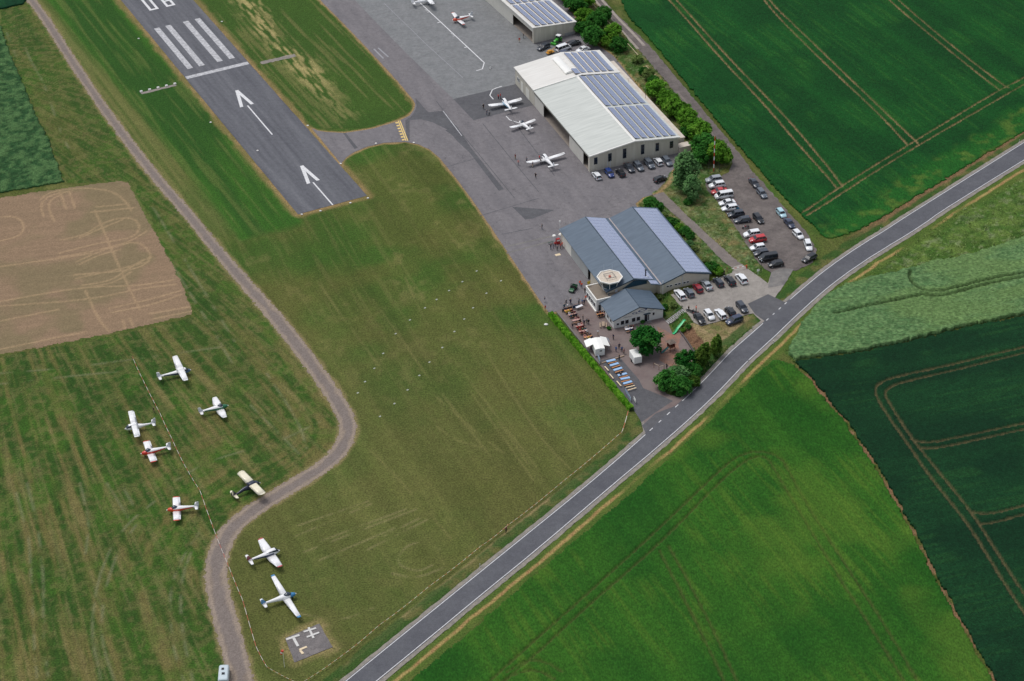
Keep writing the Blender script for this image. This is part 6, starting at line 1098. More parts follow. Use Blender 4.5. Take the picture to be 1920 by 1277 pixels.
board('banner', 'pale blue banner stretched along the hedge path', 'banner', (1172, 735), (1183, 754), 1.0, .2, M_ban, .03); board('notice_board', 'small white notice board at the end of the hedge', 'sign', (1188, 752), (1192, 759), .9, .5, M_st); board('notice_board', 'white and blue notice board behind the food trailer', 'sign', (1121, 676), (1125, 684), 1.3, .5, M_ban)
board('crowd_barrier', 'dark blue barrier panel between apron and terrace', 'barrier', (1074, 580), (1086, 577), .9, .1, mat('panel_blue', (40, 68, 98), .6, .1, 2)); board('crowd_barrier', 'grey-white barrier panel next to the dark blue one', 'barrier', (1054, 586), (1073, 580), .8, .1, M_leg)
t = table('white-clothed serving table at the edge of the apron', (1080, 577), (1092, 572), .7, .8, M_twh, 'serving_table')
# low kerb wall along the terrace edge
def lowwall(name, label, px, w, h, m):
    P = W(px); t = thing(name, label, 'wall', (*P[0], H1(*P[0]))); base = np.array([P[0][0], P[0][1], H1(*P[0])])
    for a, b in zip(P[:-1], P[1:]):
        a = np.array(a); b = np.array(b); n = max(1, int(np.linalg.norm(b-a)/1.0))
        for k in range(n):
            p = a+(b-a)*k/n; q = a+(b-a)*(k+.985)/n; d = (q-p)/np.linalg.norm(q-p); nn = np.array([-d[1], d[0]])*w/2; zp, zq = H1(*p), H1(*q); c = [p-nn, q-nn, q+nn, p+nn]; zs = [zp, zq, zq, zp]
            vs = [(c[i][0]-base[0], c[i][1]-base[1], zs[i]-base[2]-.25) for i in range(4)]+[(c[i][0]-base[0], c[i][1]-base[1], zs[i]-base[2]+h) for i in range(4)]
            MB().add(vs, [(0, 3, 2, 1), (4, 5, 6, 7), (0, 1, 5, 4), (1, 2, 6, 5), (2, 3, 7, 6), (3, 0, 4, 7)]).build('block', m, t)
    return t
lowwall('kerb_wall', 'low grey kerb wall between the hedge and the terrace', [(1046, 588), (1078, 628), (1115, 673), (1125, 684)], .3, .28, M_con); lowwall('retaining_wall', 'low dark retaining wall between the play sand and the bare slope', [(1274, 622), (1284, 635), (1302, 662)], .35, .45, mat('dark_block', (88, 82, 80), .9, .15, 2)); lowwall('curb_stones', 'low stone border behind the food trailer', [(1128, 682), (1158, 672), (1170, 668)], .3, .3, M_oldw)
# stairs up the bank
a = G(1251, 606); b = G(1283, 582); n = 12; d = (b-a)[:2]; Ls = np.linalg.norm(d); t = thing('staircase', 'grey outdoor staircase up the bank to the upper lot', 'stairs', a, math.atan2(d[1], d[0]))
for k in range(n):
    x = Ls*k/n; z = (b[2]-a[2])*(k+1)/n; MB().box(x, x+Ls/n*.93, -.8, .8, z-.12, z+.06).build('step', mat('step_grey', (164, 162, 160), .8, .08, 2), t)
for sg in (-1, 1):
    MB().add([(0, sg*.85, -.2), (Ls, sg*.85, b[2]-a[2]-.2), (Ls, sg*.85, b[2]-a[2]+.1), (0, sg*.85, .1), (0, sg*.93, -.2), (Ls, sg*.93, b[2]-a[2]-.2), (Ls, sg*.93, b[2]-a[2]+.1), (0, sg*.93, .1)], [(0, 1, 2, 3), (7, 6, 5, 4), (3, 2, 6, 7), (0, 4, 5, 1)]).build('stringer', M_con, t)
    MB().tube((0, sg*.89, .95), (Ls, sg*.89, b[2]-a[2]+.95), .03, n=6).tube((.05, sg*.89, 0), (.05, sg*.89, .95), .03, n=6).tube((Ls-.05, sg*.89, b[2]-a[2]), (Ls-.05, sg*.89, b[2]-a[2]+.95), .03, n=6).build('handrail', M_leg, t)
# green slide on the bank
a = G(1262, 628); b = G(1283, 606); d = (b-a)[:2]; Ls = float(np.linalg.norm(d)); hz = float(b[2]-a[2])+.5; t = thing('slide', 'bright green slide running down the bank to the play sand', 'slide', a, math.atan2(d[1], d[0])); M_sl = mat('slide_green', (58, 196, 128), .35, .05, 2)
prof = [(0, .25), (.18, .3), (.4, .45+hz*.3), (.7, .35+hz*.65), (.95, .3+hz), (1.08, .3+hz)]
MB().loft([[(x*Ls, -.32, z+.2), (x*Ls, -.26, z), (x*Ls, .26, z), (x*Ls, .32, z+.2), (x*Ls, .28, z+.2), (x*Ls, .23, z+.04), (x*Ls, -.23, z+.04), (x*Ls, -.28, z+.2)] for x, z in prof]).build('chute', M_sl, t)
for x, z in ((.12, .25), (.95, .3+hz)): MB().tube((x*Ls, 0, -.4), (x*Ls, 0, z), .05, n=6).build('support', M_leg, t)
# play tower
p0 = G(1258, 657); t = thing('play_tower', 'wooden play tower with shingle roof and teal slide on the sand', 'play tower', p0, .5); M_pw2 = mat('play_wood', (126, 84, 62), .8, .15, 4)
for x in (-.65, .65):
    for y in (-.65, .65): MB().tube((x, y, 0), (x, y, 2.6), .06, n=6).build('post', M_pw2, t)
MB().box(-.75, .75, -.75, .75, 1.2, 1.28).build('platform', M_pw2, t); MB().box(-.72, .72, .66, .74, 1.3, 1.9).box(.66, .74, -.66, .66, 1.3, 1.9).build('railing', mat('play_red', (142, 44, 48), .7), t)
MB().add([(-.95, -.95, 2.5), (.95, -.95, 2.5), (.95, .95, 2.5), (-.95, .95, 2.5), (0, 0, 3.3)], [(0, 1, 4), (1, 2, 4), (2, 3, 4), (3, 0, 4), (3, 2, 1, 0)]).build('roof', mat('shingle', (132, 118, 108), .9, .2, 4), t)
MB().loft([[(-.7-x, -.25, z+.16), (-.7-x, -.22, z), (-.7-x, .22, z), (-.7-x, .25, z+.16), (-.7-x, .21, z+.16), (-.7-x, .18, z+.03), (-.7-x, -.18, z+.03), (-.7-x, -.21, z+.16)] for x, z in ((0, 1.25), (.8, .75), (1.7, .25), (2.1, .2))]).build('slide_chute', mat('slide_teal', (30, 104, 112), .35), t)
for k in range(5): MB().tube((.75+.12*(5-k), -.3, .22*k+.2), (.75+.12*(5-k), .3, .22*k+.2), .03, n=5).build('rung', M_pw2, t)
# swing frame
a = G(1266, 690, 0); b = G(1281, 671, 0); d = (b-a)[:2]; Ls = float(np.linalg.norm(d)); t = thing('swing_frame', 'wooden A-frame swing set beside the roadside shrubs', 'swing', a, math.atan2(d[1], d[0]))
MB().tube((0, 0, 2.2), (Ls, 0, 2.2), .06, n=6).build('top_beam', M_pw2, t)
for x in (0, Ls):
    for sg in (-1, 1): MB().tube((x, 0, 2.2), (x, sg*1.0, 0), .05, n=6).build('leg', M_pw2, t)
for x in (Ls*.33, Ls*.67):
    s_ = MB().box(x-.22, x+.22, -.09, .09, .5, .54).build('swing_seat', M_plast, t); MB().tube((x-.2, 0, .54), (x-.2, 0, 2.2), .012, n=4).tube((x+.2, 0, .54), (x+.2, 0, 2.2), .012, n=4).build('chain', M_met, s_)
# climbing bars
t = thing('climbing_bars', 'row of wooden posts with horizontal bars on the sand', 'climbing bars', G(1226, 690)); P = [G(1226, 690), G(1235.5, 694), G(1245, 692)]; b0 = P[0]
for i, q in enumerate(P): MB().tube(tuple(q-b0), tuple(q-b0+np.array([0, 0, 1.6-.2*i])), .06, n=6).build('post', M_pw2, t)
for q, r, z in ((P[0], P[1], 1.35), (P[1], P[2], 1.1)): MB().tube(tuple(q-b0+np.array([0, 0, z])), tuple(r-b0+np.array([0, 0, z])), .03, n=6).build('bar', M_pale, t)

# ================================================================== AIRFIELD FITTINGS
# red and white mast
p0 = G(1338, 322); t = thing('mast', 'tall red and white banded mast beside the gravel car park', 'mast', p0); M_mr = mat('mast_red', (206, 66, 46), .5); n = 9
for k in range(n): MB().tube((0, 0, 10.9*k/n), (0, 0, 10.9*(k+1)/n), .13, n=10).build('band', M_mr if k % 2 == 0 else M_pw, t)
t = thing('fence_enclosure', 'small dark post fence round the foot of the mast', 'fence', G(1338, 324)); b0 = G(1338, 324); FP = [G(1327.5, 324), G(1340, 324), G(1349, 323), G(1348, 312), G(1330, 312)]
for q in FP: MB().tube(tuple(q-b0), tuple(q-b0+np.array([0, 0, 1.9])), .05, n=6).build('post', M_plast, t)
for q, r in zip(FP, FP[1:]+FP[:1]):
    b = MB()
    for z in (.4, 1.0, 1.6): b.tube(tuple(q-b0+np.array([0, 0, z])), tuple(r-b0+np.array([0, 0, z])), .012, n=4)
    b.build('wire_rails', M_leg, t)
# lane barrier
a = G(1372, 504, .9); b = G(1400, 498, .9); d = b-a; t = thing('boom_barrier', 'red and white boom barrier across the lane', 'barrier', (b[0], b[1], b[2]-.9)); dv = (a-b)
MB().tube((0, 0, 0), (0, 0, 1.1), .13, n=8).build('post', M_mr, t)
for k in range(6): MB().tube(tuple(dv*k/6+np.array([0, 0, .9])), tuple(dv*(k+1)/6+np.array([0, 0, .9])), .06, n=6).build('boom_band', M_pw if k % 2 else M_mr, t)
for px, py, lb in ((1356, 512, 'rusty post beside the person at the lane barrier'), (1363, 510, 'rusty post at the hangar end of the boom')): o = thing('gate_post', lb, 'post', G(px, py)); MB().tube((0, 0, 0), (0, 0, 1.2), .09, n=8).tube((0, 0, 1.2), (0, 0, 1.26), .11, n=8).build('post', mat('rust_post', (146, 84, 56), .8), o)
p0 = G(1421, 516); t = thing('road_sign', 'small white sign on a post on the grass by the car park entry', 'sign', p0, .3); MB().tube((0, 0, 0), (0, 0, 1.9), .03, n=6).build('post', M_alu, t); MB().box(-.35, .35, -.05, -.03, 1.2, 1.8).build('sign_plate', M_st, t)
p0 = G(1427, 512); t = thing('lamp_post', 'thin dark lamp post beside the black people carrier', 'lamp post', p0); MB().tube((0, 0, 0), (0, 0, 3.6), .05, .035, n=8).build('pole', M_plast, t); MB().tube((0, 0, 3.6), (0, 0, 3.85), .14, .08, n=8).build('lamp_head', M_alu, t)
# white rails along the farm track
for i, (pa, pb) in enumerate((((1105, 4), (1156, 62)), ((1177, 86), (1207, 119)), ((1211, 128), (1232, 148)))):
    a = G(*pa); b = G(*pb); t = thing('guard_rail', ['long pale rail beside the farm track behind the far hangar', 'pale rail beside the farm track behind the annex', 'short pale rail end half sunk in the scrub'][i], 'rail', a); d = b-a; m_ = 6 if i == 0 else 4
    MB().tube((0, 0, .75), (d[0], d[1], d[2]+.75), .07, n=6).build('rail', M_pale, t)
    for k in range(m_+1): MB().tube((d[0]*k/m_, d[1]*k/m_, d[2]*k/m_), (d[0]*k/m_, d[1]*k/m_, d[2]*k/m_+.78), .06, n=6).build('post', M_oldw, t)
# signal square with landing T, glider cross and L
SQ = W([(534.7, 1197.4), (598.6, 1169.5), (624, 1213.7), (552, 1242.8)]); sq = sheet('signal_square', SQ, asphalt('signal_concrete', (128, 122, 120), col2=(108, 104, 104), crack=.4, speck=.2), .09, 1.5, .06, .8)
cpt = np.mean(np.array(SQ), 0)
def plank(parent, a, b, w, m=M_trim, dz=.1, name='board'):
    A = np.array(G2(*a)); B = np.array(G2(*b)); d = (B-A)/np.linalg.norm(B-A); n_ = np.array([-d[1], d[0]])*w/2; c = [A-n_, B-n_, B+n_, A+n_]; o_ = parent.location
    MB().add([(q[0]-o_[0], q[1]-o_[1], dz-o_[2]) for q in c]+[(q[0]-o_[0], q[1]-o_[1], dz+.12-o_[2]) for q in c], [(0, 3, 2, 1), (4, 5, 6, 7), (0, 1, 5, 4), (1, 2, 6, 5), (2, 3, 7, 6), (3, 0, 4, 7)]).build(name, m, parent)
M_oldp = mat('old_white', (206, 204, 200), .7, .12, 2); t = thing('landing_tee', 'white landing T lying on the signal square', 'signal', (*G2(553, 1203), .1)); plank(t, (537, 1200.3), (561.4, 1191.8), .55, M_oldp, .1); plank(t, (550.5, 1197.6), (559, 1212.8), .55, M_oldp, .1)
t = thing('double_cross', 'white double cross lying on the signal square', 'signal', (*G2(584, 1187), .1)); plank(t, (578.8, 1177.7), (588, 1197.6), .45, M_oldp, .1); plank(t, (569.5, 1186), (592.8, 1179), .45, M_oldp, .125); plank(t, (575.3, 1196), (598.5, 1187.2), .45, M_oldp, .125)
t = thing('corner_marker', 'cream L-shaped marker lying on the signal square', 'signal', (*G2(566, 1221), .1)); plank(t, (561.4, 1219.6), (575.4, 1213.8), .5, M_pale, .1); plank(t, (563, 1221), (568.5, 1227), .5, M_pale, .101)
t = thing('windsock', 'small red and white windsock hanging on a pole by the signal square', 'windsock', G(533.5, 1251)); MB().tube((0, 0, 0), (0, 0, 4.6), .05, .035, n=8).build('pole', M_trim, t)
for k, (m, r0, r1) in enumerate(((M_mr, .28, .26), (M_pw, .26, .23), (M_mr, .23, .2))): MB().tube((-.05-.12*k, 0, 4.55-.33*k), (-.05-.12*(k+1), 0, 4.55-.33*(k+1)), r0, r1, n=10).build('sock_band', m, t)
# barrier tape on stakes
M_tape = bpy.data.materials.new('barrier_tape'); M_tape.use_nodes = True; tnt = M_tape.node_tree; _tc = tnt.nodes.new('ShaderNodeTexCoord'); _w = tnt.nodes.new('ShaderNodeTexWave'); _w.inputs['Scale'].default_value = .28; tnt.links.new(_tc.outputs['Object'], _w.inputs['Vector']); _r2 = tnt.nodes.new('ShaderNodeValToRGB'); _r2.color_ramp.interpolation = 'CONSTANT'; _r2.color_ramp.elements[0].color = L4((236, 226, 214)); _r2.color_ramp.elements[1].position = .55; _r2.color_ramp.elements[1].color = L4((206, 110, 88)); tnt.links.new(_w.outputs[0], _r2.inputs[0]); tnt.links.new(_r2.outputs[0], tnt.nodes['Principled BSDF'].inputs['Base Color'])
def tape(label, px, h=.8, stakes=True):
    P = [G(x, y, h) for x, y in px]; b0 = P[0].copy(); b0[2] = 0; t = thing('barrier_tape', label, 'tape', b0); Q = []
    for a, b in zip(P[:-1], P[1:]):
        n_ = max(2, int(np.linalg.norm(b-a)/2)); Q += [a+(b-a)*k/n_-np.array([0, 0, .25*math.sin(math.pi*k/n_)]) for k in range(n_)]
    Q.append(P[-1]); vs = []
    for i, q in enumerate(Q):
        d = Q[min(i+1, len(Q)-1)]-Q[max(i-1, 0)]; d /= np.linalg.norm(d); nn = np.array([-d[1], d[0], 0])*.055; vs += [tuple(q-b0-nn+np.array([0, 0, .035])), tuple(q-b0+nn-np.array([0, 0, .035]))]
    MB().add(vs, [(2*i, 2*i+1, 2*i+3, 2*i+2) for i in range(len(Q)-1)]).build('tape_band', M_tape, t)
    for q in P: MB().tube((q[0]-b0[0], q[1]-b0[1], 0), (q[0]-b0[0], q[1]-b0[1], h+.15), .03, n=6).build('stake', M_oldw, t)
tape('red and white tape on stakes running down the hay meadow past the parked aircraft', [(190, 680), (248, 668), (262, 700), (300, 775), (322, 822), (345, 870), (375, 920), (400, 990), (428, 1060), (455, 1125), (480, 1212), (500, 1250), (560, 1281)])
tape('red and white tape on stakes running alongside the road to the hedge end', [(562, 1282), (640, 1230), (709, 1173.5), (803.6, 1100), (900, 1025), (950, 986.5), (1053, 904.5), (1166.5, 809), (1178, 770)])
# road marker posts
for i, (px, py, lb) in enumerate([(1179.7, 838, 'white marker post on the airfield verge near the hedge end'), (1225, 857, 'white marker post on the barley verge opposite the hedge end'), (1411.5, 618, 'white marker post below the upper lot'), (1449.7, 645, 'white marker post on the verge opposite the upper lot'), (1651, 433, 'white marker post on the wheat verge past the car park'), (1693, 450, 'white marker post on the weedy verge past the car park'), (1910.6, 268, 'white marker post on the wheat verge far along the road'), (900, 1064, 'white marker post on the airfield verge near the lone walker'), (946, 1086, 'white marker post on the barley verge near the lone walker')]):
    t = thing('marker_post', lb, 'marker post', G(px, py)); MB().loft([[(-.06, -.06, 0), (.06, -.06, 0), (0, .07, 0)], [(-.06, -.06, .95), (.06, -.06, .95), (0, .07, 1.05)]]).build('post', M_pw, t); MB().loft([[(-.064, -.064, .68), (.064, -.064, .68), (0, .074, .68)], [(-.064, -.064, .86), (.064, -.064, .86), (0, .074, .86)]]).build('black_band', M_plast, t)
# runway wing-bar boards, edge stones
for i in range(5):
    f = i/4; p0 = G(265+f*63, 172.5-f*14.5); t = thing('light_box', 'white light box in the bare strip left of the threshold bar', 'runway light', p0+np.array([0, 0, .02]), math.atan2(RN[1], RN[0]), 'light boxes left of the threshold'); MB().box(-.35, .35, -.3, .3, 0, .35).build('housing', M_trim, t); MB().tube((0, -.02, .35), (0, -.02, .5), .12, n=8).build('lamp', M_hl, t)
sheet('bare_strip', W([(263, 174), (328, 158), (331, 161), (266, 177.5)]), M_sh, .05, 3, .15, .8); sheet('bare_strip', W([(487, 116), (553, 101), (556, 106), (492, 121)]), M_sh, .05, 3, .2, .8)
for i, (px, py) in enumerate([(639, 307.5), (705, 269.5), (776, 268), (577, 236), (690, 372), (657, 381), (601, 396), (566, 402.5), (483, 283), (395, 230), (260, 73), (416, 41)]):
    t = MB().loft([ring(-.3, .1, .15, .08, 8), ring(0, .12, .3, .13, 8), ring(.3, .1, .18, .08, 8)]).build('edge_stone', M_trim, None, True, G(px, py)+np.array([0, 0, .02])); tag(t, 'white edge marker stone beside the runway or taxiway asphalt', 'marker stone', 'white edge marker stones')
PL = MB().box(-.26, .26, -.17, .17, 0, .05).mesh('marker_plate', mat('weathered_plate', (176, 182, 172), .8, .1, 3)); LINES = ([(1060, 385), (980, 445), (905, 495), (835, 545), (770, 592), (685, 660), (605, 737), (535, 848), (485, 932), (433, 1007), (392, 1070)], [(1197, 440), (1115, 510), (1040, 592), (990, 655), (935, 725), (867, 815), (795, 897), (738, 972), (672, 1053), (598, 1130), (517, 1202)])
for li, ln in enumerate(LINES):
    for i, (zx, zy) in enumerate(ln):
        q = bpy.data.objects.new('marker_plate', PL); C.objects.link(q); q.location = G(540+zx/2.997, 380+zy/2.997)+np.array([0, 0, .03]); q.rotation_euler = (0, 0, .8)
        tag(q, ['white marker plate in the grass line running from the apron to the dirt track', 'white marker plate in the grass line running from the hedge to the track bend'][li], 'marker plate', ['marker plates from apron to track', 'marker plates from hedge to track bend'][li])
o = MB().loft([ring(-.5, .12, .2, .1, 8), ring(0, .16, .42, .18, 8), ring(.5, .1, .25, .1, 8)]).build('boulder', M_trim, None, True, G(1024, 609)+np.array([0, 0, .0])); tag(o, 'flat white stone lying in the grass beside the hedge', 'stone')
t = thing('traffic_cone', 'lone white marker cone on the light apron', 'cone', G(919.5, 129)+np.array([0, 0, .06])); MB().tube((0, 0, .05), (0, 0, .75), .28, .05, n=10).build('cone', M_trim, t); MB().box(-.35, .35, -.35, .35, 0, .05).build('base', M_plast, t)
# fuel point at the hangar corner
p0 = G(1046, 457); t = thing('fuel_pump', 'red and white fuel pump with round lamps at the hangar corner', 'fuel pump', p0+np.array([0, 0, .06]), LA); MB().box(-.5, .5, -.35, .35, 0, 1.5).build('cabinet', mat('pump_red', (176, 44, 44), .5, .08, 2), t); MB().box(-.42, .42, -.37, -.352, .9, 1.35).build('display', M_st, t); MB().tube((.5, 0, 1.2), (.75, -.2, .5), .04, n=6).build('hose', M_plast, t)
for x in (-.9, .9): MB().tube((x, .4, 0), (x, .4, 2.3), .05, n=6).build('lamp_pole', M_alu, t); MB().tube((x, .4, 2.3), (x, .4, 2.55), .5, .4, n=14).build('lamp_disc', M_trim, t)
t = table('dark bench standing beside the fuel pump', (1029, 455), (1036, 453), .4, .5, M_leg, 'bench', 'bench')
p0 = G(1046, 478); t = thing('floor_mat', 'pale mat lying on the apron below the fuel pump', 'mat', p0+np.array([0, 0, .06]), LA); MB().box(-.7, .7, -.45, .45, 0, .03).build('mat_sheet', M_pale, t)

# ================================================================== PEOPLE
M_skin = mat('skin', (206, 160, 132), .6, .05, 3); CLO = {}
def cloth(n, c): return mat('cloth_'+n, c, .85, .1, 6)
CC = {'black': (30, 30, 36), 'navy': (38, 46, 76), 'blue': (70, 104, 158), 'white': (226, 226, 228), 'red': (190, 44, 46), 'orange': (238, 96, 60), 'yellow': (222, 190, 60), 'grey': (126, 130, 138), 'pink': (212, 150, 146), 'teal': (40, 92, 112), 'beige': (196, 178, 152), 'green': (64, 96, 66), 'jeans': (62, 78, 108), 'khaki': (140, 126, 98), 'maroon': (112, 40, 54)}
HAIRC = {'dark': (42, 34, 30), 'blond': (176, 142, 92), 'grey': (150, 146, 142)}
def body_mesh(pose, seed):
    """One continuous figure grown over a skeleton with a Skin modifier: 0 skin, 1 shirt, 2 trousers, 3 hair, 4 shoes (by position)."""
    V = []; E = []; Rr = []
    def v(p, r): V.append(p); Rr.append(r); return len(V)-1
    def e(a, b): E.append((a, b))
    sit = pose == 'sit'; hz = .52 if sit else .92
    pel = v((0, 0, hz), .145); sp = v((.0, 0, hz+.22), .13); ches = v((.02 if sit else 0, 0, hz+.42), .155); nk = v((.02, 0, hz+.56), .055); hd1 = v((.04, 0, hz+.66), .085); hd2 = v((.04, 0, hz+.76), .088)
    for a, b in ((pel, sp), (sp, ches), (ches, nk), (nk, hd1), (hd1, hd2)): e(a, b)
    for s in (1, -1):
        hip = v((0, s*.1, hz-.06), .1); e(pel, hip)
        if sit: kn = v((.44, s*.13, .5), .07); an = v((.44, s*.14, .1), .045); to = v((.6, s*.14, .06), .04)
        elif pose == 'walk': kn = v((.1*s+.04, s*.11, .5), .068); an = v((.2*s-.06, s*.11, .09), .045); to = v((.2*s+.1, s*.11, .05), .04)
        else: kn = v((.02, s*.11, .49), .068); an = v((-.02, s*.12, .09), .045); to = v((.14, s*.14, .05), .04)
        e(hip, kn); e(kn, an); e(an, to)
        sh = v((0, s*.19, hz+.46), .068); e(ches, sh)
        if sit: el = v((.12, s*.25, hz+.22), .047); wr = v((.34, s*.17, hz+.25), .033); hx = v((.43, s*.15, hz+.26), .036)
        elif pose == 'arms': el = v((.05, s*.46, hz+.5), .047); wr = v((.12, s*.66, hz+.62), .033); hx = v((.14, s*.74, hz+.66), .036)
        elif pose == 'walk': el = v((-.12*s, s*.26, hz+.2), .047); wr = v((-.06*s+.08, s*.25, hz-.02), .033); hx = v((-.05*s+.11, s*.25, hz-.1), .036)
        else: el = v((-.02, s*.26, hz+.2), .047); wr = v((.08, s*.25, hz-.02), .033); hx = v((.1, s*.25, hz-.1), .036)
        e(sh, el); e(el, wr); e(wr, hx)
        d = np.array(V[hx])-np.array(V[wr]); d /= np.linalg.norm(d); q = np.cross(d, [0, 0, 1.0] if sit or pose == 'arms' else [0, 1.0, 0]); q /= np.linalg.norm(q)+1e-9
        for i, (o_, l_) in enumerate(((-.027, .062), (-.009, .075), (.009, .08), (.027, .068))):
            f1 = v(tuple(np.array(V[hx])+d*.02+q*o_), .009); f2 = v(tuple(np.array(V[hx])+d*(.02+l_)+q*o_*1.1), .008); e(hx, f1); e(f1, f2)
        th_ = v(tuple(np.array(V[wr])+d*.045+q*.045), .01); e(wr, th_)
    me = bpy.data.meshes.new('person'); me.from_pydata(V, E, []); o = bpy.data.objects.new('tmp_person', me); C.objects.link(o)
    o.modifiers.new('s', 'SKIN'); o.modifiers.new('u', 'SUBSURF').levels = 1
    for i, sv in enumerate(me.skin_vertices[0].data): sv.radius = (Rr[i], Rr[i]); sv.use_root = (i == 0)
    dg = bpy.context.evaluated_depsgraph_get(); ev = o.evaluated_get(dg); out = bpy.data.meshes.new_from_object(ev); bpy.data.objects.remove(o)
    for _ in range(5): out.materials.append(None)
    top = hz+.66; mi_ = []
    for p in out.polygons:
        c = p.center; r = math.hypot(c.x, c.y); arm = abs(c.y) > .2
        if c.z > top+.06 or (c.z > top-.04 and c.x < .03): m = 3
        elif c.z > hz+.53: m = 0
        elif arm and (c.z < hz+.12 if pose in ('stand', 'walk') else (c.x > .2 or abs(c.y) > .5)) and c.z > .3 and not (sit and c.z < hz+.1): m = 0
        elif c.z > hz+.02 and not (sit and c.x > .16 and c.z < hz+.16): m = 1
        elif c.z < .13: m = 4
        else: m = 2
        mi_.append(m)
    out.polygons.foreach_set('material_index', mi_); out.polygons.foreach_set('use_smooth', [True]*len(out.polygons)); return out
BODY = {k: body_mesh(k, i) for i, k in enumerate(('stand', 'walk', 'sit', 'arms'))}
# a face: eyes, nose and mouth as one small child mesh on the head
def face_mesh(hz):
    b = MB(); z = hz+.71; b.add([(.155, -.012, z+.02), (.155, .012, z+.02), (.148, .018, z-.03), (.148, -.018, z-.03), (.178, 0, z-.025)], [(0, 1, 4), (1, 2, 4), (2, 3, 4), (3, 0, 4)])
    return b
FACE = {k: face_mesh(.52 if k == 'sit' else .92).mesh('nose', M_skin) for k in BODY}
EYES = {}
for k in BODY:
    z = (.52 if k == 'sit' else .92)+.735; EYES[k] = MB().box(.122, .142, -.048, -.022, z-.008, z+.008).box(.122, .142, .022, .048, z-.008, z+.008).box(.118, .14, -.026, .026, z-.085, z-.075).mesh('eyes_and_mouth', mat('eye_dark', (60, 40, 38), .5))
rp = random.Random(11)
def person(px, py, top, bot, where, pose='stand', head=None, hair=None, dz=.06, size=1.0, group=None):
    p = G(px, py); hair = hair or rp.choice(['dark', 'dark', 'blond', 'grey']); verb = {'stand': '', 'walk': 'walking ', 'sit': 'seated ', 'arms': 'with raised arms '}[pose]
    o = bpy.data.objects.new('person', BODY[pose]); C.objects.link(o); o.location = (p[0], p[1], p[2]+dz); o.rotation_euler = (0, 0, rp.uniform(0, 6.28) if head is None else head); s_ = size*rp.uniform(.98, 1.08); o.scale = (s_*1.06, s_*1.06, s_)
    ms = [M_skin, cloth(top, CC[top]), cloth(bot, CC[bot]), mat('hair_'+hair, HAIRC[hair], .8, .1, 8), cloth('black', CC['black'])]
    for i, m in enumerate(ms): o.material_slots[i].link = 'OBJECT'; o.material_slots[i].material = m
    tag(o, f'person in {top} top and {bot} trousers {verb}{where}', 'person', group)
    for nm, me in (('nose', FACE[pose]), ('eyes_and_mouth', EYES[pose])): q = bpy.data.objects.new(nm, me); C.objects.link(q); q.parent = o
    return o
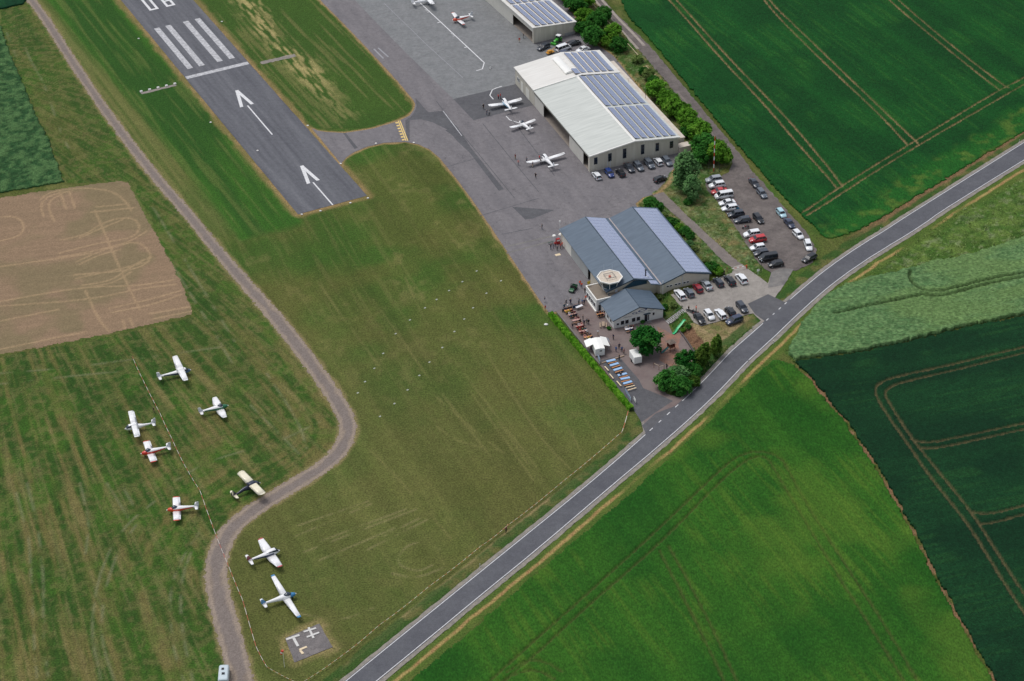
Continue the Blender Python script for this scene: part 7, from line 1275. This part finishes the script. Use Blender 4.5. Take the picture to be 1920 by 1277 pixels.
for a in [(906.5, 205, 'black', 'black', 'off the left wing on the dark apron patch'), (913, 216, 'navy', 'jeans', 'behind the left wing on the dark apron patch'), (917.6, 217.6, 'grey', 'black', 'behind the left wing on the dark apron patch'), (934.5, 186.5, 'red', 'black', 'at the nose of the dark-patch aircraft'), (938.5, 185, 'red', 'navy', 'at the nose of the dark-patch aircraft'), (966.4, 299, 'maroon', 'khaki', 'on the apron left of the long-winged aircraft'), (972, 310, 'pink', 'grey', 'on the apron left of the long-winged aircraft'), (987.5, 305, 'grey', 'jeans', 'before the left wing tip of the long-winged aircraft'), (1011.5, 301, 'red', 'navy', 'at the nose of the long-winged aircraft'), (1014, 308, 'black', 'navy', 'beside the cockpit of the long-winged aircraft'), (999, 314, 'navy', 'beige', 'behind the left wing of the long-winged aircraft'), (1004.5, 334.5, 'black', 'black', 'alone on the apron behind the long-winged aircraft'), (1016.4, 430, 'black', 'jeans', 'alone on the apron above the solar-roofed hangar'), (974, 80, 'red', 'beige', 'before the open front of the far hangar'), (981.5, 72, 'black', 'teal', 'before the open front of the far hangar'),
          (1033, 468, 'black', 'jeans', 'near the fuel pump'), (1037, 466, 'navy', 'jeans', 'near the fuel pump'), (1041, 464, 'red', 'navy', 'near the fuel pump'), (1051, 467, 'red', 'black', 'near the fuel pump'), (1054, 464, 'orange', 'maroon', 'near the fuel pump'), (1045, 470, 'grey', 'black', 'near the fuel pump'),
          (1087.5, 536, 'orange', 'navy', 'behind the open green utility vehicle'), (1090.5, 540, 'orange', 'jeans', 'behind the open green utility vehicle'), (1097, 550, 'black', 'black', 'along the tower block wall'), (1098.5, 564, 'orange', 'navy', 'at the tower block corner'), (1021.5, 567, 'navy', 'white', 'alone at the grass edge of the apron'), (1022.5, 583, 'red', 'beige', 'at the hedge end of the apron'), (1061.5, 572, 'black', 'black', 'behind the barrier panels'), (1069.5, 571, 'navy', 'navy', 'behind the barrier panels'), (1070.5, 570, 'blue', 'navy', 'behind the barrier panels'), (1085.5, 571, 'grey', 'black', 'behind the white-clothed serving table'), (1091.5, 571, 'blue', 'jeans', 'behind the white-clothed serving table'), (1095.5, 572, 'navy', 'black', 'behind the white-clothed serving table'), (1058, 580, 'teal', 'jeans', 'beside the grey-white barrier panel'), (1064, 580, 'white', 'khaki', 'beside the grey-white barrier panel'),
          (1093, 601, 'black', 'black', 'in the middle of the terrace'), (1095, 610, 'navy', 'black', 'in the middle of the terrace'), (1100, 607, 'grey', 'green', 'in the middle of the terrace'), (1103.5, 609, 'black', 'navy', 'in the middle of the terrace'), (1073.5, 616, 'black', 'navy', 'beside the low kerb wall'), (1121, 629, 'white', 'beige', 'between the tables and the food stall'), (1150, 637, 'navy', 'black', 'behind the food stall'), (1108, 656, 'navy', 'navy', 'at the stall side of the hedge path'), (1113, 657, 'black', 'grey', 'at the stall side of the hedge path'), (1161, 676, 'black', 'navy', 'between the food stall and the blue tables'), (1164, 708, 'black', 'navy', 'among the blue tables'), (1155, 660, 'blue', 'jeans', 'under the right-hand awning'), (1161, 655, 'navy', 'black', 'under the right-hand awning'), (1166, 660, 'blue', 'navy', 'under the right-hand awning'), (1170, 664, 'maroon', 'black', 'under the right-hand awning'), (1238.5, 664, 'black', 'black', 'beside the play tower slide'), (1250, 692, 'black', 'black', 'at the climbing bars'), (1187.5, 619, 'maroon', 'black', 'beside the white-clothed clubhouse table'), (1140.5, 596, 'black', 'jeans', 'at the clubhouse corner'),
          (1291, 584, 'black', 'black', 'beside the motorcycles'), (1305, 584, 'orange', 'black', 'beside the motorcycles'), (1357.5, 516, 'black', 'navy', 'at the hangar end of the lane barrier'), (289, 774, 'black', 'khaki', 'behind the tail of the all-white high-wing aircraft')]:
    person(*a)
person(949, 999, 'maroon', 'black', 'beside the roadside barrier tape', 'arms', 2.5)
# guests seated at the terrace tables
pal = ['black', 'navy', 'white', 'red', 'pink', 'grey', 'blue', 'maroon', 'beige', 'teal']
def seated(cx, cy, lab, tops):
    c = G(cx, cy)
    for i, tp in enumerate(tops):
        if tp is None: continue
        sgn = -1 if i % 2 else 1; x = -.7+(i//2)*.72; q = c[:2]+LU*x+LV*sgn*.62
        o = person(1100, 600, tp, ['jeans', 'black', 'navy', 'khaki'][i % 4], 'at the table '+lab.replace('with a white cloth below the clubhouse windows','below the clubhouse windows'), 'sit', LA-math.pi/2*sgn); o.location = (q[0], q[1], c[2]+.06)
seated(1066, 586, TS[0][1], ['navy', 'yellow', 'black', 'yellow', 'black', 'maroon']); seated(1074, 594, TS[1][1], ['white', 'teal', 'black', 'black', 'maroon', 'navy']); seated(1081, 604.5, TS[2][1], [None, None, 'pink', None, 'maroon', 'black']); seated(1087, 615.5, TS[3][1], ['black', 'red', 'white', 'red', 'pink', 'maroon']); seated(1094, 625, TS[4][1], ['red', 'maroon', 'green', 'pink', 'teal', 'white']); seated(1103, 636, TS[5][1], ['pink', 'beige', 'black', 'yellow', 'navy', 'navy']); seated(1127, 593, TS[6][1], ['black', 'black', 'maroon', 'black', 'navy', 'pink']); seated(1180, 621, 'with a white cloth below the clubhouse windows', ['white', None, 'grey', 'blue', 'black', 'navy'])
